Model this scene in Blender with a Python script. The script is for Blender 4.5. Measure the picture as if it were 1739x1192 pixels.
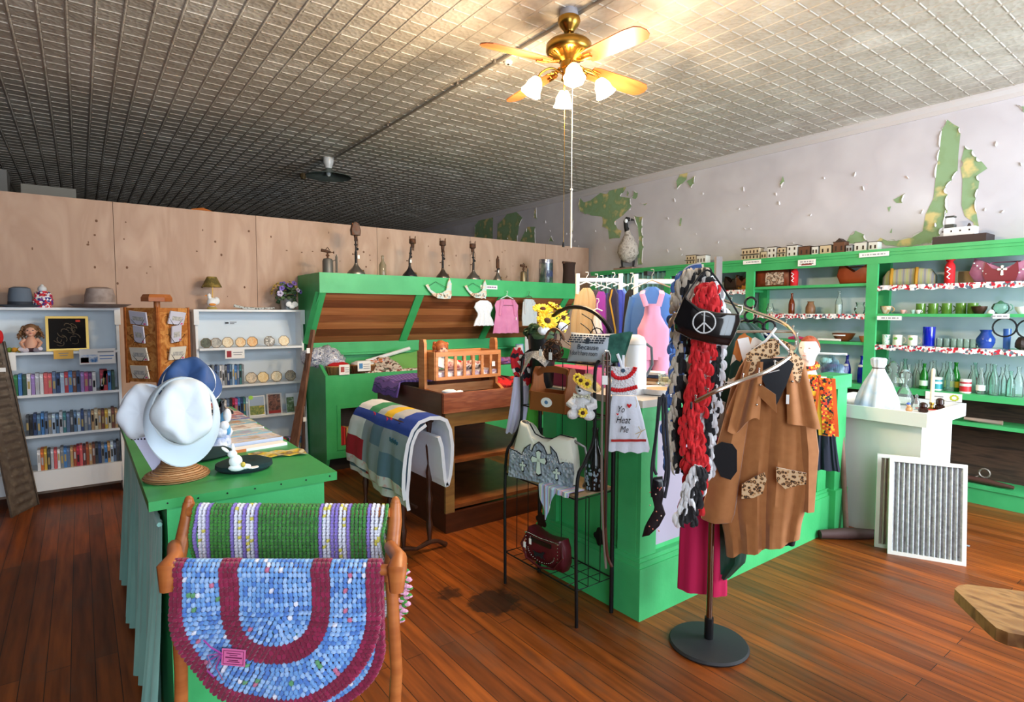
import bpy, bmesh, math, random
from mathutils import Vector, Matrix, Euler
for o in list(bpy.data.objects): bpy.data.objects.remove(o, do_unlink=True)
SC = bpy.context.scene
COL = SC.collection
PI = math.pi
random.seed(7)
# ---------------------------------------------------------------- camera
F_PX, CX, CY, CAM_H = 979.0, 869.5, 596.0, 1.5
YAW, PITCH, ROLL = map(math.radians, (53.167, 3.705, 0.184))
_f = Vector((math.cos(YAW)*math.cos(PITCH), math.sin(YAW)*math.cos(PITCH), -math.sin(PITCH)))
_r0 = Vector((math.sin(YAW), -math.cos(YAW), 0)); _u0 = _r0.cross(_f)
_r = _r0*math.cos(ROLL) + _u0*math.sin(ROLL)
_u = _u0*math.cos(ROLL) - _r0*math.sin(ROLL)
CAM = Vector((0, 0, CAM_H))
cd = bpy.data.cameras.new('camera'); cam = bpy.data.objects.new('camera', cd); COL.objects.link(cam)
cd.sensor_width = 36.0; cd.lens = 36.0*F_PX/1739.0; cd.clip_start = 0.05; cd.clip_end = 60
mw = Matrix((( _r.x, _u.x, -_f.x, 0), (_r.y, _u.y, -_f.y, 0), (_r.z, _u.z, -_f.z, CAM_H), (0, 0, 0, 1)))
cam.matrix_world = mw
SC.camera = cam
# ---------------------------------------------------------------- world, daylight through the shop windows, exposure
w = bpy.data.worlds.new('world'); SC.world = w; w.use_nodes = True
w.node_tree.nodes['Background'].inputs[0].default_value = (.62, .78, 1, 1)
w.node_tree.nodes['Background'].inputs[1].default_value = 2.0
def area(name, loc, rot, sx, sy, power, color):
    l = bpy.data.lights.new(name, 'AREA'); l.shape = 'RECTANGLE'; l.size = sx; l.size_y = sy
    l.energy = power; l.color = color
    o = bpy.data.objects.new(name, l); o.location = loc; o.rotation_euler = rot; COL.objects.link(o); return o
# daylight entering by the street windows in the front wall (y = -1.4), aimed into the room
area('window_daylight_large', (4.45, -1.3, 1.75), (math.radians(80), 0, 0), 2.5, 2.1, 190, (.86, .93, 1))
area('window_daylight_small', (0.0, -1.3, 1.75), (math.radians(82), 0, 0), 1.9, 2.1, 62, (.84, .92, 1))
SC.view_settings.view_transform = 'Standard'; SC.view_settings.look = 'None'
SC.view_settings.gamma = 1; SC.view_settings.use_curve_mapping = False
SC.view_settings.exposure = 0.55
# ---------------------------------------------------------------- helpers
def P(px, py, X=None, Y=None, Z=None):
    """point of the room seen at a pixel of the 1739x1192 photograph, on the plane X, Y or Z = value"""
    d = _f + _r*((px-CX)/F_PX) - _u*((py-CY)/F_PX)
    if X is not None: t = X/d.x
    elif Y is not None: t = Y/d.y
    else: t = (Z-CAM_H)/d.z
    return CAM + d*t
def PD(px, py, D):
    """same, at horizontal distance D in front of the camera"""
    d = _f + _r*((px-CX)/F_PX) - _u*((py-CY)/F_PX)
    fh = Vector((math.cos(YAW), math.sin(YAW), 0))
    return CAM + d*(D/d.dot(fh))
def depth(p): return Vector((p[0], p[1], 0)).dot(Vector((math.cos(YAW), math.sin(YAW), 0)))
FACE = YAW - PI/2          # z rotation that turns a thing's front (-y) to the camera
def T(x=0, y=0, z=0): return Matrix.Translation((x, y, z))
def RZ(a): return Matrix.Rotation(a, 4, 'Z')
def RX(a): return Matrix.Rotation(a, 4, 'X')
def RY(a): return Matrix.Rotation(a, 4, 'Y')
class MB:
    def __init__(s): s.v = []; s.f = []; s.m = []; s.T = Matrix(); s.mi = 0; s.c = None
    def add(s, vs, fs):
        n = len(s.v); s.v += [s.T @ Vector(v) for v in vs]
        s.f += [tuple(i+n for i in f) for f in fs]; s.m += [s.mi]*len(fs); return s
    def box(s, a, b):
        x0, y0, z0 = a; x1, y1, z1 = b
        return s.add([(x0,y0,z0),(x1,y0,z0),(x1,y1,z0),(x0,y1,z0),(x0,y0,z1),(x1,y0,z1),(x1,y1,z1),(x0,y1,z1)],
                     [(0,3,2,1),(4,5,6,7),(0,1,5,4),(1,2,6,5),(2,3,7,6),(3,0,4,7)])
    def bx(s, c, d): return s.box([c[i]-d[i]/2 for i in range(3)], [c[i]+d[i]/2 for i in range(3)])
    def tube(s, pts, r, n=8, closed=False, cap=True, flat=1.0):
        pts = [Vector(p) for p in pts]; N = len(pts)
        if N < 2: return s
        rs = r if isinstance(r, (list, tuple)) else [r]*N
        vs = []; prev = None
        for i, p in enumerate(pts):
            a = pts[(i-1) % N] if (i > 0 or closed) else p; b = pts[(i+1) % N] if (i < N-1 or closed) else p
            t = (b-a); t = t.normalized() if t.length > 1e-9 else Vector((0, 0, 1))
            if prev is None:
                up = Vector((0, 0, 1)) if abs(t.z) < .9 else Vector((0, 1, 0))
                nrm = t.cross(up).normalized()
            else:
                nrm = (prev - t*prev.dot(t)); nrm = nrm.normalized() if nrm.length > 1e-6 else t.orthogonal().normalized()
            prev = nrm; bn = t.cross(nrm)
            vs += [p + nrm*rs[i]*math.cos(2*PI*k/n) + bn*rs[i]*flat*math.sin(2*PI*k/n) for k in range(n)]
        fs = []
        for i in range(N if closed else N-1):
            j = (i+1) % N
            fs += [(i*n+k, i*n+(k+1) % n, j*n+(k+1) % n, j*n+k) for k in range(n)]
        if cap and not closed: fs += [tuple(range(n))[::-1], tuple(range((N-1)*n, N*n))]
        return s.add(vs, fs)
    def cyl(s, a, b, r0, r1=None, n=16): return s.tube([a, b], [r0, r0 if r1 is None else r1], n)
    def lathe(s, prof, n=20, c=(0, 0, 0), cap=True, wob=0, lobes=0):
        vs = []
        for r, z in prof:
            for k in range(n):
                a = 2*PI*k/n; rr = r*(1+wob*math.cos(lobes*a))
                vs.append((c[0]+rr*math.cos(a), c[1]+rr*math.sin(a), c[2]+z))
        fs = [(i*n+k, i*n+(k+1) % n, (i+1)*n+(k+1) % n, (i+1)*n+k) for i in range(len(prof)-1) for k in range(n)]
        if cap: fs += [tuple(range(n))[::-1], tuple(range((len(prof)-1)*n, len(prof)*n))]
        return s.add(vs, fs)
    def ball(s, c, r, n=12, m=8, noise=0):
        r = r if isinstance(r, (tuple, list)) else (r, r, r); vs = []
        for i in range(m+1):
            t = PI*i/m
            for k in range(n):
                a = 2*PI*k/n; q = 1+noise*(random.random()-.5)
                vs.append((c[0]+r[0]*math.sin(t)*math.cos(a)*q, c[1]+r[1]*math.sin(t)*math.sin(a)*q, c[2]+r[2]*math.cos(t)*q))
        return s.add(vs, [(i*n+k, (i+1)*n+k, (i+1)*n+(k+1) % n, i*n+(k+1) % n) for i in range(m) for k in range(n)])
    def prism(s, pts, d0, d1, ax='y'):
        """2D outline extruded along an axis: ax y -> outline in x,z; x -> y,z; z -> x,y"""
        def mk(p, d): return {'y': (p[0], d, p[1]), 'x': (d, p[0], p[1]), 'z': (p[0], p[1], d)}[ax]
        n = len(pts); return s.add([mk(p, d0) for p in pts]+[mk(p, d1) for p in pts],
            [tuple(range(n))[::-1], tuple(range(n, 2*n))]+[(i, (i+1) % n, (i+1) % n+n, i+n) for i in range(n)])
    def grid(s, fn, nu, nv, thick=0):
        """cloth: fn(u,v) -> point, u,v in 0..1; thick > 0 gives it a back side"""
        V = [Vector(fn(i/nu, j/nv)) for j in range(nv+1) for i in range(nu+1)]
        q = [(j*(nu+1)+i, j*(nu+1)+i+1, (j+1)*(nu+1)+i+1, (j+1)*(nu+1)+i) for j in range(nv) for i in range(nu)]
        if not thick: return s.add(V, q)
        N = []
        for j in range(nv+1):
            for i in range(nu+1):
                a = V[j*(nu+1)+min(i+1, nu)]-V[j*(nu+1)+max(i-1, 0)]; b = V[min(j+1, nv)*(nu+1)+i]-V[max(j-1, 0)*(nu+1)+i]
                c = a.cross(b); N.append(c.normalized() if c.length > 1e-12 else Vector((0, 0, 1)))
        n = len(V); W = V+[v-k*thick for v, k in zip(V, N)]
        fs = q+[tuple(i+n for i in f[::-1]) for f in q]
        rim = [i for i in range(nu+1)]+[j*(nu+1)+nu for j in range(1, nv+1)]+[nv*(nu+1)+i for i in range(nu-1, -1, -1)]+[j*(nu+1) for j in range(nv-1, 0, -1)]
        fs += [(rim[(k+1) % len(rim)], rim[k], rim[k]+n, rim[(k+1) % len(rim)]+n) for k in range(len(rim))]
        return s.add(W, fs)
    def build(s, name, mat, parent=None, smooth=False, world=False):
        me = bpy.data.meshes.new(name); vs = s.v
        if world and parent is not None:
            inv = parent_matrix(parent).inverted(); vs = [inv @ v for v in vs]
        me.from_pydata([tuple(v) for v in vs], [], s.f)
        for mm in (mat if isinstance(mat, (list, tuple)) else [mat]): me.materials.append(mm)
        for p, i in zip(me.polygons, s.m): p.material_index = i
        if smooth:
            for p in me.polygons: p.use_smooth = True
            try: me.set_sharp_from_angle(angle=math.radians(42))
            except Exception: pass
        o = bpy.data.objects.new(name, me); COL.objects.link(o)
        if parent is not None: o.parent = parent
        return o
def parent_matrix(o):
    m = Matrix.LocRotScale(o.location, o.rotation_euler, o.scale)
    return (parent_matrix(o.parent) @ m) if o.parent else m
def tag(o, label, cat, group=None, kind=None):
    o['label'] = label; o['category'] = cat
    if group: o['group'] = group
    if kind: o['kind'] = kind
    return o
def thing(name, label, cat, loc=(0, 0, 0), rz=0, group=None):
    o = bpy.data.objects.new(name, None); o.empty_display_size = .05; COL.objects.link(o)
    o.location = loc; o.rotation_euler = (0, 0, rz); return tag(o, label, cat, group)
def struct(o): o['kind'] = 'structure'; return o
def dup(root, loc, rz, label, group=None, scale=None):
    """a copy of a thing with copies of its parts and sub-parts"""
    r = root.copy(); COL.objects.link(r); r.location = loc; r.rotation_euler = (0, 0, rz); r['label'] = label
    if group: r['group'] = group
    if scale: r.scale = scale
    for ch in [o for o in bpy.data.objects if o.parent == root]:
        c = ch.copy(); COL.objects.link(c); c.parent = r
        for g in [o for o in bpy.data.objects if o.parent == ch]:
            d = g.copy(); COL.objects.link(d); d.parent = c
    return r
def text(s, size, mat, parent, M, name='lettering', squash=1.0, ext=.0006):
    cu = bpy.data.curves.new(name, 'FONT'); cu.body = s; cu.size = size; cu.extrude = ext
    cu.align_x = 'CENTER'; cu.align_y = 'CENTER'; cu.resolution_u = 2
    t = bpy.data.objects.new(name, cu); COL.objects.link(t)
    dg = bpy.context.evaluated_depsgraph_get(); me = bpy.data.meshes.new_from_object(t.evaluated_get(dg))
    bpy.data.objects.remove(t, do_unlink=True)
    me.transform(M @ Matrix.Diagonal((squash, 1, 1, 1)))
    me.materials.clear(); me.materials.append(mat)
    o = bpy.data.objects.new(name, me); COL.objects.link(o); o.parent = parent; return o
# ---------------------------------------------------------------- materials
def sr(h):
    if isinstance(h, str): h = tuple(int(h[i:i+2], 16) for i in (0, 2, 4))
    return tuple(((c/255)/12.92 if c/255 <= .04045 else ((c/255+.055)/1.055)**2.4) for c in h)+(1,)
MATS = {}
def mat(name, col, rough=.6, metal=0, col2=None, pat=None, scale=8, bump=0, bscale=None, trans=0, ior=1.45, emit=0,
        coords='Object', stretch=(1, 1, 1), sheen=0, rot=(0, 0, 0), thr=None, dist=0, detail=3, coat=0, spec=.5):
    if name in MATS: return MATS[name]
    m = bpy.data.materials.new(name); MATS[name] = m; m.use_nodes = True
    nt = m.node_tree; N = nt.nodes; L = nt.links; b = N['Principled BSDF']
    b.inputs['Base Color'].default_value = sr(col); b.inputs['Roughness'].default_value = rough
    b.inputs['Metallic'].default_value = metal; b.inputs['IOR'].default_value = ior
    b.inputs['Specular IOR Level'].default_value = spec
    b.inputs['Transmission Weight'].default_value = trans
    b.inputs['Sheen Weight'].default_value = sheen; b.inputs['Coat Weight'].default_value = coat
    if emit: b.inputs['Emission Color'].default_value = sr(col); b.inputs['Emission Strength'].default_value = emit
    if pat or bump:
        tc = N.new('ShaderNodeTexCoord'); mp = N.new('ShaderNodeMapping')
        mp.inputs['Scale'].default_value = stretch; mp.inputs['Rotation'].default_value = rot
        L.new(tc.outputs[coords], mp.inputs[0])
        def tex(kind, sc):
            if kind in ('noise', 'stain'):
                t = N.new('ShaderNodeTexNoise'); t.inputs['Scale'].default_value = sc; t.inputs['Detail'].default_value = detail
                t.inputs['Distortion'].default_value = dist; o = t.outputs[0]
            elif kind == 'wave':
                t = N.new('ShaderNodeTexWave'); t.inputs['Scale'].default_value = sc; t.inputs['Distortion'].default_value = dist
                t.inputs['Detail'].default_value = 2; o = t.outputs['Fac']
            elif kind == 'voronoi':
                t = N.new('ShaderNodeTexVoronoi'); t.inputs['Scale'].default_value = sc; o = t.outputs['Distance']
            elif kind == 'cells':
                t = N.new('ShaderNodeTexVoronoi'); t.inputs['Scale'].default_value = sc; s2 = N.new('ShaderNodeSeparateColor')
                L.new(mp.outputs[0], t.inputs['Vector']); L.new(t.outputs['Color'], s2.inputs[0]); return s2.outputs[0]
            L.new(mp.outputs[0], t.inputs['Vector']); return o
        if pat:
            src = tex(pat, scale); rp = N.new('ShaderNodeValToRGB'); L.new(src, rp.inputs[0])
            cols = col2 if isinstance(col2, list) else [col2]
            cols = [col]+cols; e = rp.color_ramp.elements
            lo, hi = thr if thr else (.35, .65)
            e[0].position = lo; e[0].color = sr(cols[0]); e[1].position = hi; e[1].color = sr(cols[-1])
            for i, c in enumerate(cols[1:-1], 1):
                x = e.new(lo+(hi-lo)*i/(len(cols)-1)); x.color = sr(c)
            if pat == 'cells': rp.color_ramp.interpolation = 'CONSTANT'
            L.new(rp.outputs[0], b.inputs['Base Color'])
        if bump:
            bp = N.new('ShaderNodeBump'); bp.inputs['Strength'].default_value = bump; bp.inputs['Distance'].default_value = .01
            k, sc = bscale if bscale else ('noise', scale); L.new(tex(k, sc), bp.inputs['Height']); L.new(bp.outputs[0], b.inputs['Normal'])
    return m
def glass(name, col, rough=.02, haze=.0):
    """thin coloured glass: see-through with reflections"""
    if name in MATS: return MATS[name]
    m = bpy.data.materials.new(name); MATS[name] = m; m.use_nodes = True
    nt = m.node_tree; N = nt.nodes; L = nt.links; N.remove(N['Principled BSDF']); out = N['Material Output']
    t = N.new('ShaderNodeBsdfTransparent'); t.inputs[0].default_value = sr(col)
    g = N.new('ShaderNodeBsdfGlossy'); g.inputs['Roughness'].default_value = rough; g.inputs[0].default_value = (.9, .95, 1, 1)
    df = N.new('ShaderNodeBsdfDiffuse'); df.inputs[0].default_value = sr(col); m0 = N.new('ShaderNodeMixShader'); m0.inputs[0].default_value = haze
    L.new(t.outputs[0], m0.inputs[1]); L.new(df.outputs[0], m0.inputs[2])
    fr = N.new('ShaderNodeLayerWeight'); fr.inputs[0].default_value = .25
    mx = N.new('ShaderNodeMixShader'); L.new(fr.outputs['Fresnel'], mx.inputs[0]); L.new(m0.outputs[0], mx.inputs[1]); L.new(g.outputs[0], mx.inputs[2])
    L.new(mx.outputs[0], out.inputs[0]); return m
G = mat('green_paint', '46b56e', .42, col2='3ca964', pat='noise', scale=5, bump=.08, bscale=('noise', 60))
GT = mat('green_counter_top_paint', '2f8f4c', .4, col2='3a9a55', pat='noise', scale=6, bump=.06)
WHT = mat('white_paint', 'e9edf0', .45); OFF = mat('cream_paint', 'e4dfd8', .5)
BLK = mat('black_metal', '17171a', .4, .3); CHR = mat('chrome', 'c9c4bd', .18, 1)
BRASS = mat('brass', 'a8813a', .28, 1); STEEL = mat('old_steel', '8b8680', .38, .85)
IRON = mat('rusty_iron', '4a3a33', .75, .5, col2='6b4630', pat='noise', scale=30, bump=.2)
PINE = mat('pine_wood', 'c98a55', .5, col2='b8733f', pat='noise', scale=6, stretch=(1, 1, 8), bump=.05)
OAK = mat('honey_wood', 'b36a35', .42, col2='9c5527', pat='noise', scale=5, stretch=(1, 1, 6))
DKW = mat('dark_wood', '4a2616', .4, col2='331a10', pat='noise', scale=5, stretch=(8, 1, 1))
TAGM = mat('tag_card', 'f4f4f2', .7); INK = mat('ink', '222226', .8); GREY = mat('grey_print', '8c9098', .8)
RED = mat('red_cloth', 'c8141e', .75); WCL = mat('white_cloth', 'e6e9ef', .85, bump=.15, bscale=('noise', 90)); BKC = mat('black_cloth', '15161a', .85)
GLASS = glass('clear_glass', 'eef7f3', haze=.1); GREENG = glass('green_glass', '4f9a3a'); BLUEG = glass('cobalt_glass', '1c3fd0'); AQUA = glass('aqua_glass', 'cdeee2', haze=.12)
AMBER = glass('amber_glass', '8a3a12')
def price_tag(parent, M, w=.018, h=.028):
    b = MB(); b.T = M; b.box((-w/2, -.001, -h), (w/2, .001, 0)); b.tube([(0, 0, 0), (0, 0, .015)], .0006, 4)
    return b.build('price_tag', TAGM, parent)
def arc(c, r, a0, a1, n, plane='xz'):
    o = []
    for i in range(n+1):
        a = a0+(a1-a0)*i/n; x, y = r*math.cos(a), r*math.sin(a)
        o.append({'xz': (c[0]+x, c[1], c[2]+y), 'xy': (c[0]+x, c[1]+y, c[2]), 'yz': (c[0], c[1]+x, c[2]+y)}[plane])
    return o
# ================================================================= the room
WX, CZ, PY = 5.98, 3.3, 6.08          # right wall, ceiling, plywood partition
def floor_mat():
    m = bpy.data.materials.new('old_fir_floorboards'); m.use_nodes = True; nt = m.node_tree; N = nt.nodes; L = nt.links; b = N['Principled BSDF']
    tc = N.new('ShaderNodeTexCoord'); mp = N.new('ShaderNodeMapping'); mp.inputs['Rotation'].default_value = (0, 0, PI/2)
    L.new(tc.outputs['Object'], mp.inputs[0])
    br = N.new('ShaderNodeTexBrick'); br.inputs['Scale'].default_value = 1; br.inputs['Brick Width'].default_value = 2.2
    br.inputs['Row Height'].default_value = .083; br.inputs['Mortar Size'].default_value = .0016; br.inputs['Bias'].default_value = .1
    br.inputs['Color1'].default_value = sr('6e3610'); br.inputs['Color2'].default_value = sr('964e18'); br.inputs['Mortar'].default_value = sr('20100a')
    br.offset = .37; L.new(mp.outputs[0], br.inputs[0])
    m2 = N.new('ShaderNodeMapping'); m2.inputs['Scale'].default_value = (14, .9, 1); L.new(tc.outputs['Object'], m2.inputs[0])
    n1 = N.new('ShaderNodeTexNoise'); n1.inputs['Scale'].default_value = 2.2; n1.inputs['Detail'].default_value = 5; L.new(m2.outputs[0], n1.inputs[0])
    r1 = N.new('ShaderNodeValToRGB'); r1.color_ramp.elements[0].position = .3; r1.color_ramp.elements[0].color = (.45, .38, .35, 1)
    r1.color_ramp.elements[1].position = .7; r1.color_ramp.elements[1].color = (1.18, 1.12, 1.08, 1); L.new(n1.outputs[0], r1.inputs[0])
    mu = N.new('ShaderNodeMix'); mu.data_type = 'RGBA'; mu.blend_type = 'MULTIPLY'; mu.inputs[0].default_value = 1
    L.new(br.outputs[0], mu.inputs[6]); L.new(r1.outputs[0], mu.inputs[7])
    n2 = N.new('ShaderNodeTexNoise'); n2.inputs['Scale'].default_value = 1.6; n2.inputs['Detail'].default_value = 6; n2.inputs['Roughness'].default_value = .7
    m3 = N.new('ShaderNodeMapping'); m3.inputs['Scale'].default_value = (2.2, .8, 1); L.new(tc.outputs['Object'], m3.inputs[0]); L.new(m3.outputs[0], n2.inputs[0])
    r2 = N.new('ShaderNodeValToRGB'); r2.color_ramp.elements[0].position = .52; r2.color_ramp.elements[0].color = (0, 0, 0, 1)
    r2.color_ramp.elements[1].position = .72; r2.color_ramp.elements[1].color = (.62, .62, .62, 1); L.new(n2.outputs[0], r2.inputs[0])
    mx = N.new('ShaderNodeMix'); mx.data_type = 'RGBA'; L.new(r2.outputs[0], mx.inputs[0]); L.new(mu.outputs[2], mx.inputs[6]); mx.inputs[7].default_value = sr('5a4638')
    # two scorched round marks in the boards
    last = mx.outputs[2]
    for (cx, cy, rad) in ((1.674, 2.389, .14), (1.529, 2.6, .07)):
        vm = N.new('ShaderNodeVectorMath'); vm.operation = 'DISTANCE'; L.new(tc.outputs['Object'], vm.inputs[0]); vm.inputs[1].default_value = (cx, cy, 0)
        nn = N.new('ShaderNodeTexNoise'); nn.inputs['Scale'].default_value = 22; L.new(tc.outputs['Object'], nn.inputs[0])
        ma = N.new('ShaderNodeMath'); ma.operation = 'MULTIPLY_ADD'; L.new(nn.outputs[0], ma.inputs[0]); ma.inputs[1].default_value = .16; L.new(vm.outputs['Value'], ma.inputs[2])
        lt = N.new('ShaderNodeMapRange'); L.new(ma.outputs[0], lt.inputs[0]); lt.inputs[1].default_value = rad+.05; lt.inputs[2].default_value = rad+.09
        lt.inputs[3].default_value = .75; lt.inputs[4].default_value = 0
        q = N.new('ShaderNodeMix'); q.data_type = 'RGBA'; L.new(lt.outputs[0], q.inputs[0]); L.new(last, q.inputs[6]); q.inputs[7].default_value = sr('1c1210'); last = q.outputs[2]
    L.new(last, b.inputs['Base Color']); b.inputs['Roughness'].default_value = .42; b.inputs['Specular IOR Level'].default_value = .35
    bp = N.new('ShaderNodeBump'); bp.inputs['Strength'].default_value = .25; bp.inputs['Distance'].default_value = .004
    L.new(br.outputs['Fac'], bp.inputs['Height']); bp.invert = True; L.new(bp.outputs[0], b.inputs['Normal']); return m
YB, XL, YF = 15.0, -3.0, -1.4
struct(MB().box((XL, YF, -.1), (WX, YB, 0)).build('floor', floor_mat()))
plas = mat('wall_plaster', 'd2d0d8', .7, col2=['c8c5ce', 'dad8e0'], pat='noise', scale=1.3, bump=.25, bscale=('noise', 9), thr=(.3, .7))
wall = struct(MB().box((WX, YF-.1, 0), (WX+.1, YB, CZ)).build('wall_right', plas))
struct(MB().box((XL-.1, YF-.1, 0), (XL, YB, CZ)).build('wall_left', mat('dark_left_wall', '4a4038', .8)))
struct(MB().box((XL, YB, 0), (WX, YB+.1, CZ)).build('wall_back', mat('back_wall_paint', '3c3a38', .8)))
b = MB()                                    # street wall behind the camera, with two shop windows
for x0, x1, z0, z1 in ((XL, -1.0, 0, CZ), (-1.0, 1.0, 0, .6), (-1.0, 1.0, 2.9, CZ), (1.0, 3.15, 0, CZ), (3.15, 5.75, 0, .6), (3.15, 5.75, 2.9, CZ), (5.75, WX, 0, CZ)):
    b.box((x0, YF-.12, z0), (x1, YF, z1))
struct(b.build('wall_front', plas))
for i, (x0, x1) in enumerate(((-1.0, 1.0), (3.15, 5.75))):
    b = MB(); z0, z1 = .6, 2.9
    for a, c in (((x0, z0), (x1, z0+.06)), ((x0, z1-.06), (x1, z1)), ((x0, z0), (x0+.06, z1)), ((x1-.06, z0), (x1, z1)), (((x0+x1)/2-.025, z0), ((x0+x1)/2+.025, z1))):
        b.box((a[0], YF-.09, a[1]), (c[0], YF-.03, c[1]))
    fr = struct(b.build('window_%d' % (i+1), WHT)); MB().box((x0+.05, YF-.062, z0+.05), (x1-.05, YF-.058, z1-.05)).build('pane', glass('window_glass', 'f6fbfb'), fr)
# pressed-tin ceiling: ridges are real, on a 142 mm grid
tin = mat('pressed_tin_paint', 'bfb8ae', .55, col2=['ada499', 'cbc5bc'], pat='noise', scale=2.2, bump=.35, bscale=('voronoi', 34), thr=(.3, .7))
b = MB().box((XL, YF, CZ), (WX, YB, CZ+.1))
g = .1405
for k in range(int((WX-XL)/g)+1):
    x = XL+.05+k*g; b.prism([(x-.009, CZ+.001), (x-.003, CZ-.0038), (x+.003, CZ-.0038), (x+.009, CZ+.001)], YF, YB, 'y')
for k in range(int((YB-YF)/g)+1):
    y = YF+.09+k*g
    if y > 12 or y < -.2: continue
    for j in range(int((WX-XL)/g)+1):
        x = XL+.05+j*g
        if x < WX-.04: b.prism([(y-.006, CZ+.001), (y-.002, CZ-.0042), (y+.002, CZ-.0042), (y+.006, CZ+.001)], x+.014, min(x+g-.014, WX), 'x')
struct(b.build('ceiling', tin))
b = MB(); b.prism([(WX, CZ), (WX-.05, CZ), (WX-.045, CZ-.02), (WX-.02, CZ-.05), (WX-.015, CZ-.085), (WX, CZ-.085)], YF, YB, 'y')
struct(b.build('trim_1', mat('cornice_paint', 'cbc6c8', .55)))
# peeled places: old green and yellow paint laid bare, with curled flakes of the top coat at their edges
peel = mat('bared_green_paint', '8fae86', .75, col2=['8aa67c', 'd9c98c'], pat='noise', scale=7, thr=(.42, .66), bump=.3)
def wall_poly(scale, ox, oy, pts): return [P(ox+x/scale, oy+y/scale, X=WX-.002) for x, y in pts]
polys = [wall_poly(2.721, 1100, 150, q) for q in (
 [(1385,145),(1412,165),(1440,180),(1445,210),(1436,300),(1432,380),(1405,425),(1375,460),(1385,490),(1385,570),(1365,640),(1350,680),(1310,715),(1260,722),(1220,735),(1160,732),(1100,725),(1060,705),(1075,690),(1110,706),(1150,705),(1220,690),(1270,660),(1278,620),(1285,580),(1320,510),(1326,460),(1330,420),(1340,340),(1350,280),(1360,190)],
 [(1465,265),(1500,285),(1520,320),(1545,340),(1570,370),(1525,400),(1532,430),(1528,460),(1515,510),(1520,580),(1530,640),(1510,645),(1505,620),(1465,590),(1450,540),(1455,420),(1447,370),(1450,330)],
 [(915,715),(935,680),(960,658),(1000,675),(1015,705),(990,720)], [(1135,515),(1190,485),(1175,530),(1150,530)], [(1108,550),(1125,545),(1115,572)],
 [(135,470),(132,430),(150,395),(165,372),(188,372),(180,420),(160,440)], [(180,430),(220,403),(215,440),(200,462)], [(610,440),(625,405),(632,430),(618,462)],
 [(145,636),(149,600),(158,600),(153,636)], [(1705,75),(1739,85),(1739,112)], [(1118,668),(1130,645),(1128,668)])]
polys += [wall_poly(4.7, 760, 300, q) for q in (
 [(1058,170),(1090,205),(1140,190),(1220,130),(1270,140),(1300,100),(1370,75),(1420,60),(1425,90),(1400,130),(1380,160),(1460,170),(1470,235),(1400,310),(1340,350),(1345,390),(1360,420),(1390,430),(1375,490),(1290,500),(1285,450),(1280,420),(1235,400),(1240,360),(1235,320),(1150,310),(1100,300),(1060,280),(1045,230)],
 [(1490,110),(1520,130),(1515,160),(1500,180),(1475,170)], [(1490,310),(1560,320),(1555,400),(1562,480),(1565,560),(1555,700),(1520,710),(1515,600),(1530,520),(1520,400)],
 [(215,495),(220,390),(260,330),(330,300),(365,300),(362,400),(360,500)], [(395,500),(400,380),(460,320),(500,250),(560,290),(600,330),(570,400),(562,460),(560,535)],
 [(570,530),(600,470),(640,400),(700,400),(705,545)], [(690,330),(695,270),(712,240),(714,340)], [(975,460),(985,350),(1005,340),(1000,440)], [(805,520),(830,470),(850,520)], [(1545,210),(1595,212),(1575,230)], [(1430,150),(1435,110),(1448,130),(1440,155)])]
b = MB()
for q in polys:
    n = len(q); b.add([(WX-.003, p.y, p.z) for p in q], [tuple(range(n))])
b.build('bared_paint', peel, wall)
b = MB()
for q in polys:
    n = len(q)
    for i in range(n):
        a, c = q[i], q[(i+1) % n]; e = (c-a)
        if e.length < .05 or random.random() < .35: continue
        t = e.normalized(); s = Vector((0, -t.z, t.y)); cen = sum(q, Vector())/n
        if (cen-a).dot(s) > 0: s = -s
        wd = random.uniform(.006, .016)
        b.grid(lambda u, v: a+e*(.08+.84*u)-s*(wd*v*(1-abs(2*u-1)**3))+Vector((-.002-.012*v*v*(.4+random.random()*.6), 0, 0)), 6, 2)
for i in range(60):                           # loose flakes scattered over the wall
    y = random.uniform(1.0, 9.5); z = random.uniform(2.12, 2.95); h = random.uniform(.015, .06); wd = random.uniform(.006, .02); tl = random.uniform(-.02, .02)
    b.grid(lambda u, v: Vector((WX-.002-.012*math.sin(u*2.2), y+tl*v+wd*(u-.5)*math.sin(PI*min(1, v+.1)), z+h*v)), 3, 5)
b.build('paint_flake', mat('paint_flake', 'd8d4d6', .6), wall)['kind'] = 'stuff'
# plywood partition with open space above it
ply = mat('plywood', 'bd9e88', .6, col2=['b4947f', 'c4a691'], pat='noise', scale=1.6, stretch=(3, 1, .8), dist=1.0, thr=(.3, .7), bump=.03)
pz = 2.448; xs = [-3, -2.15, -.93, .262, 1.414, 2.675, 3.9, 5.12, 5.94]
pr = struct(MB().box((XL, PY+.012, 0), (5.94, PY+.05, pz-.02)).build('wall_partition', mat('stud_wood', '6b4a30', .7)))
for a, c in zip(xs, xs[1:]):
    MB().box((a+.002, PY, 0), (c-.002, PY+.012, pz)).build('plywood_panel', ply, pr)
b = MB()
for i in range(70):
    x = random.uniform(-.6, 5.8); z = random.uniform(1.6, 2.4); b.ball((x, PY, z), (random.uniform(.004, .012), .0012, random.uniform(.004, .013)), 8, 4)
b.build('knot', mat('plywood_knot', '6d4a35', .7), pr)['kind'] = 'stuff'
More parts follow.
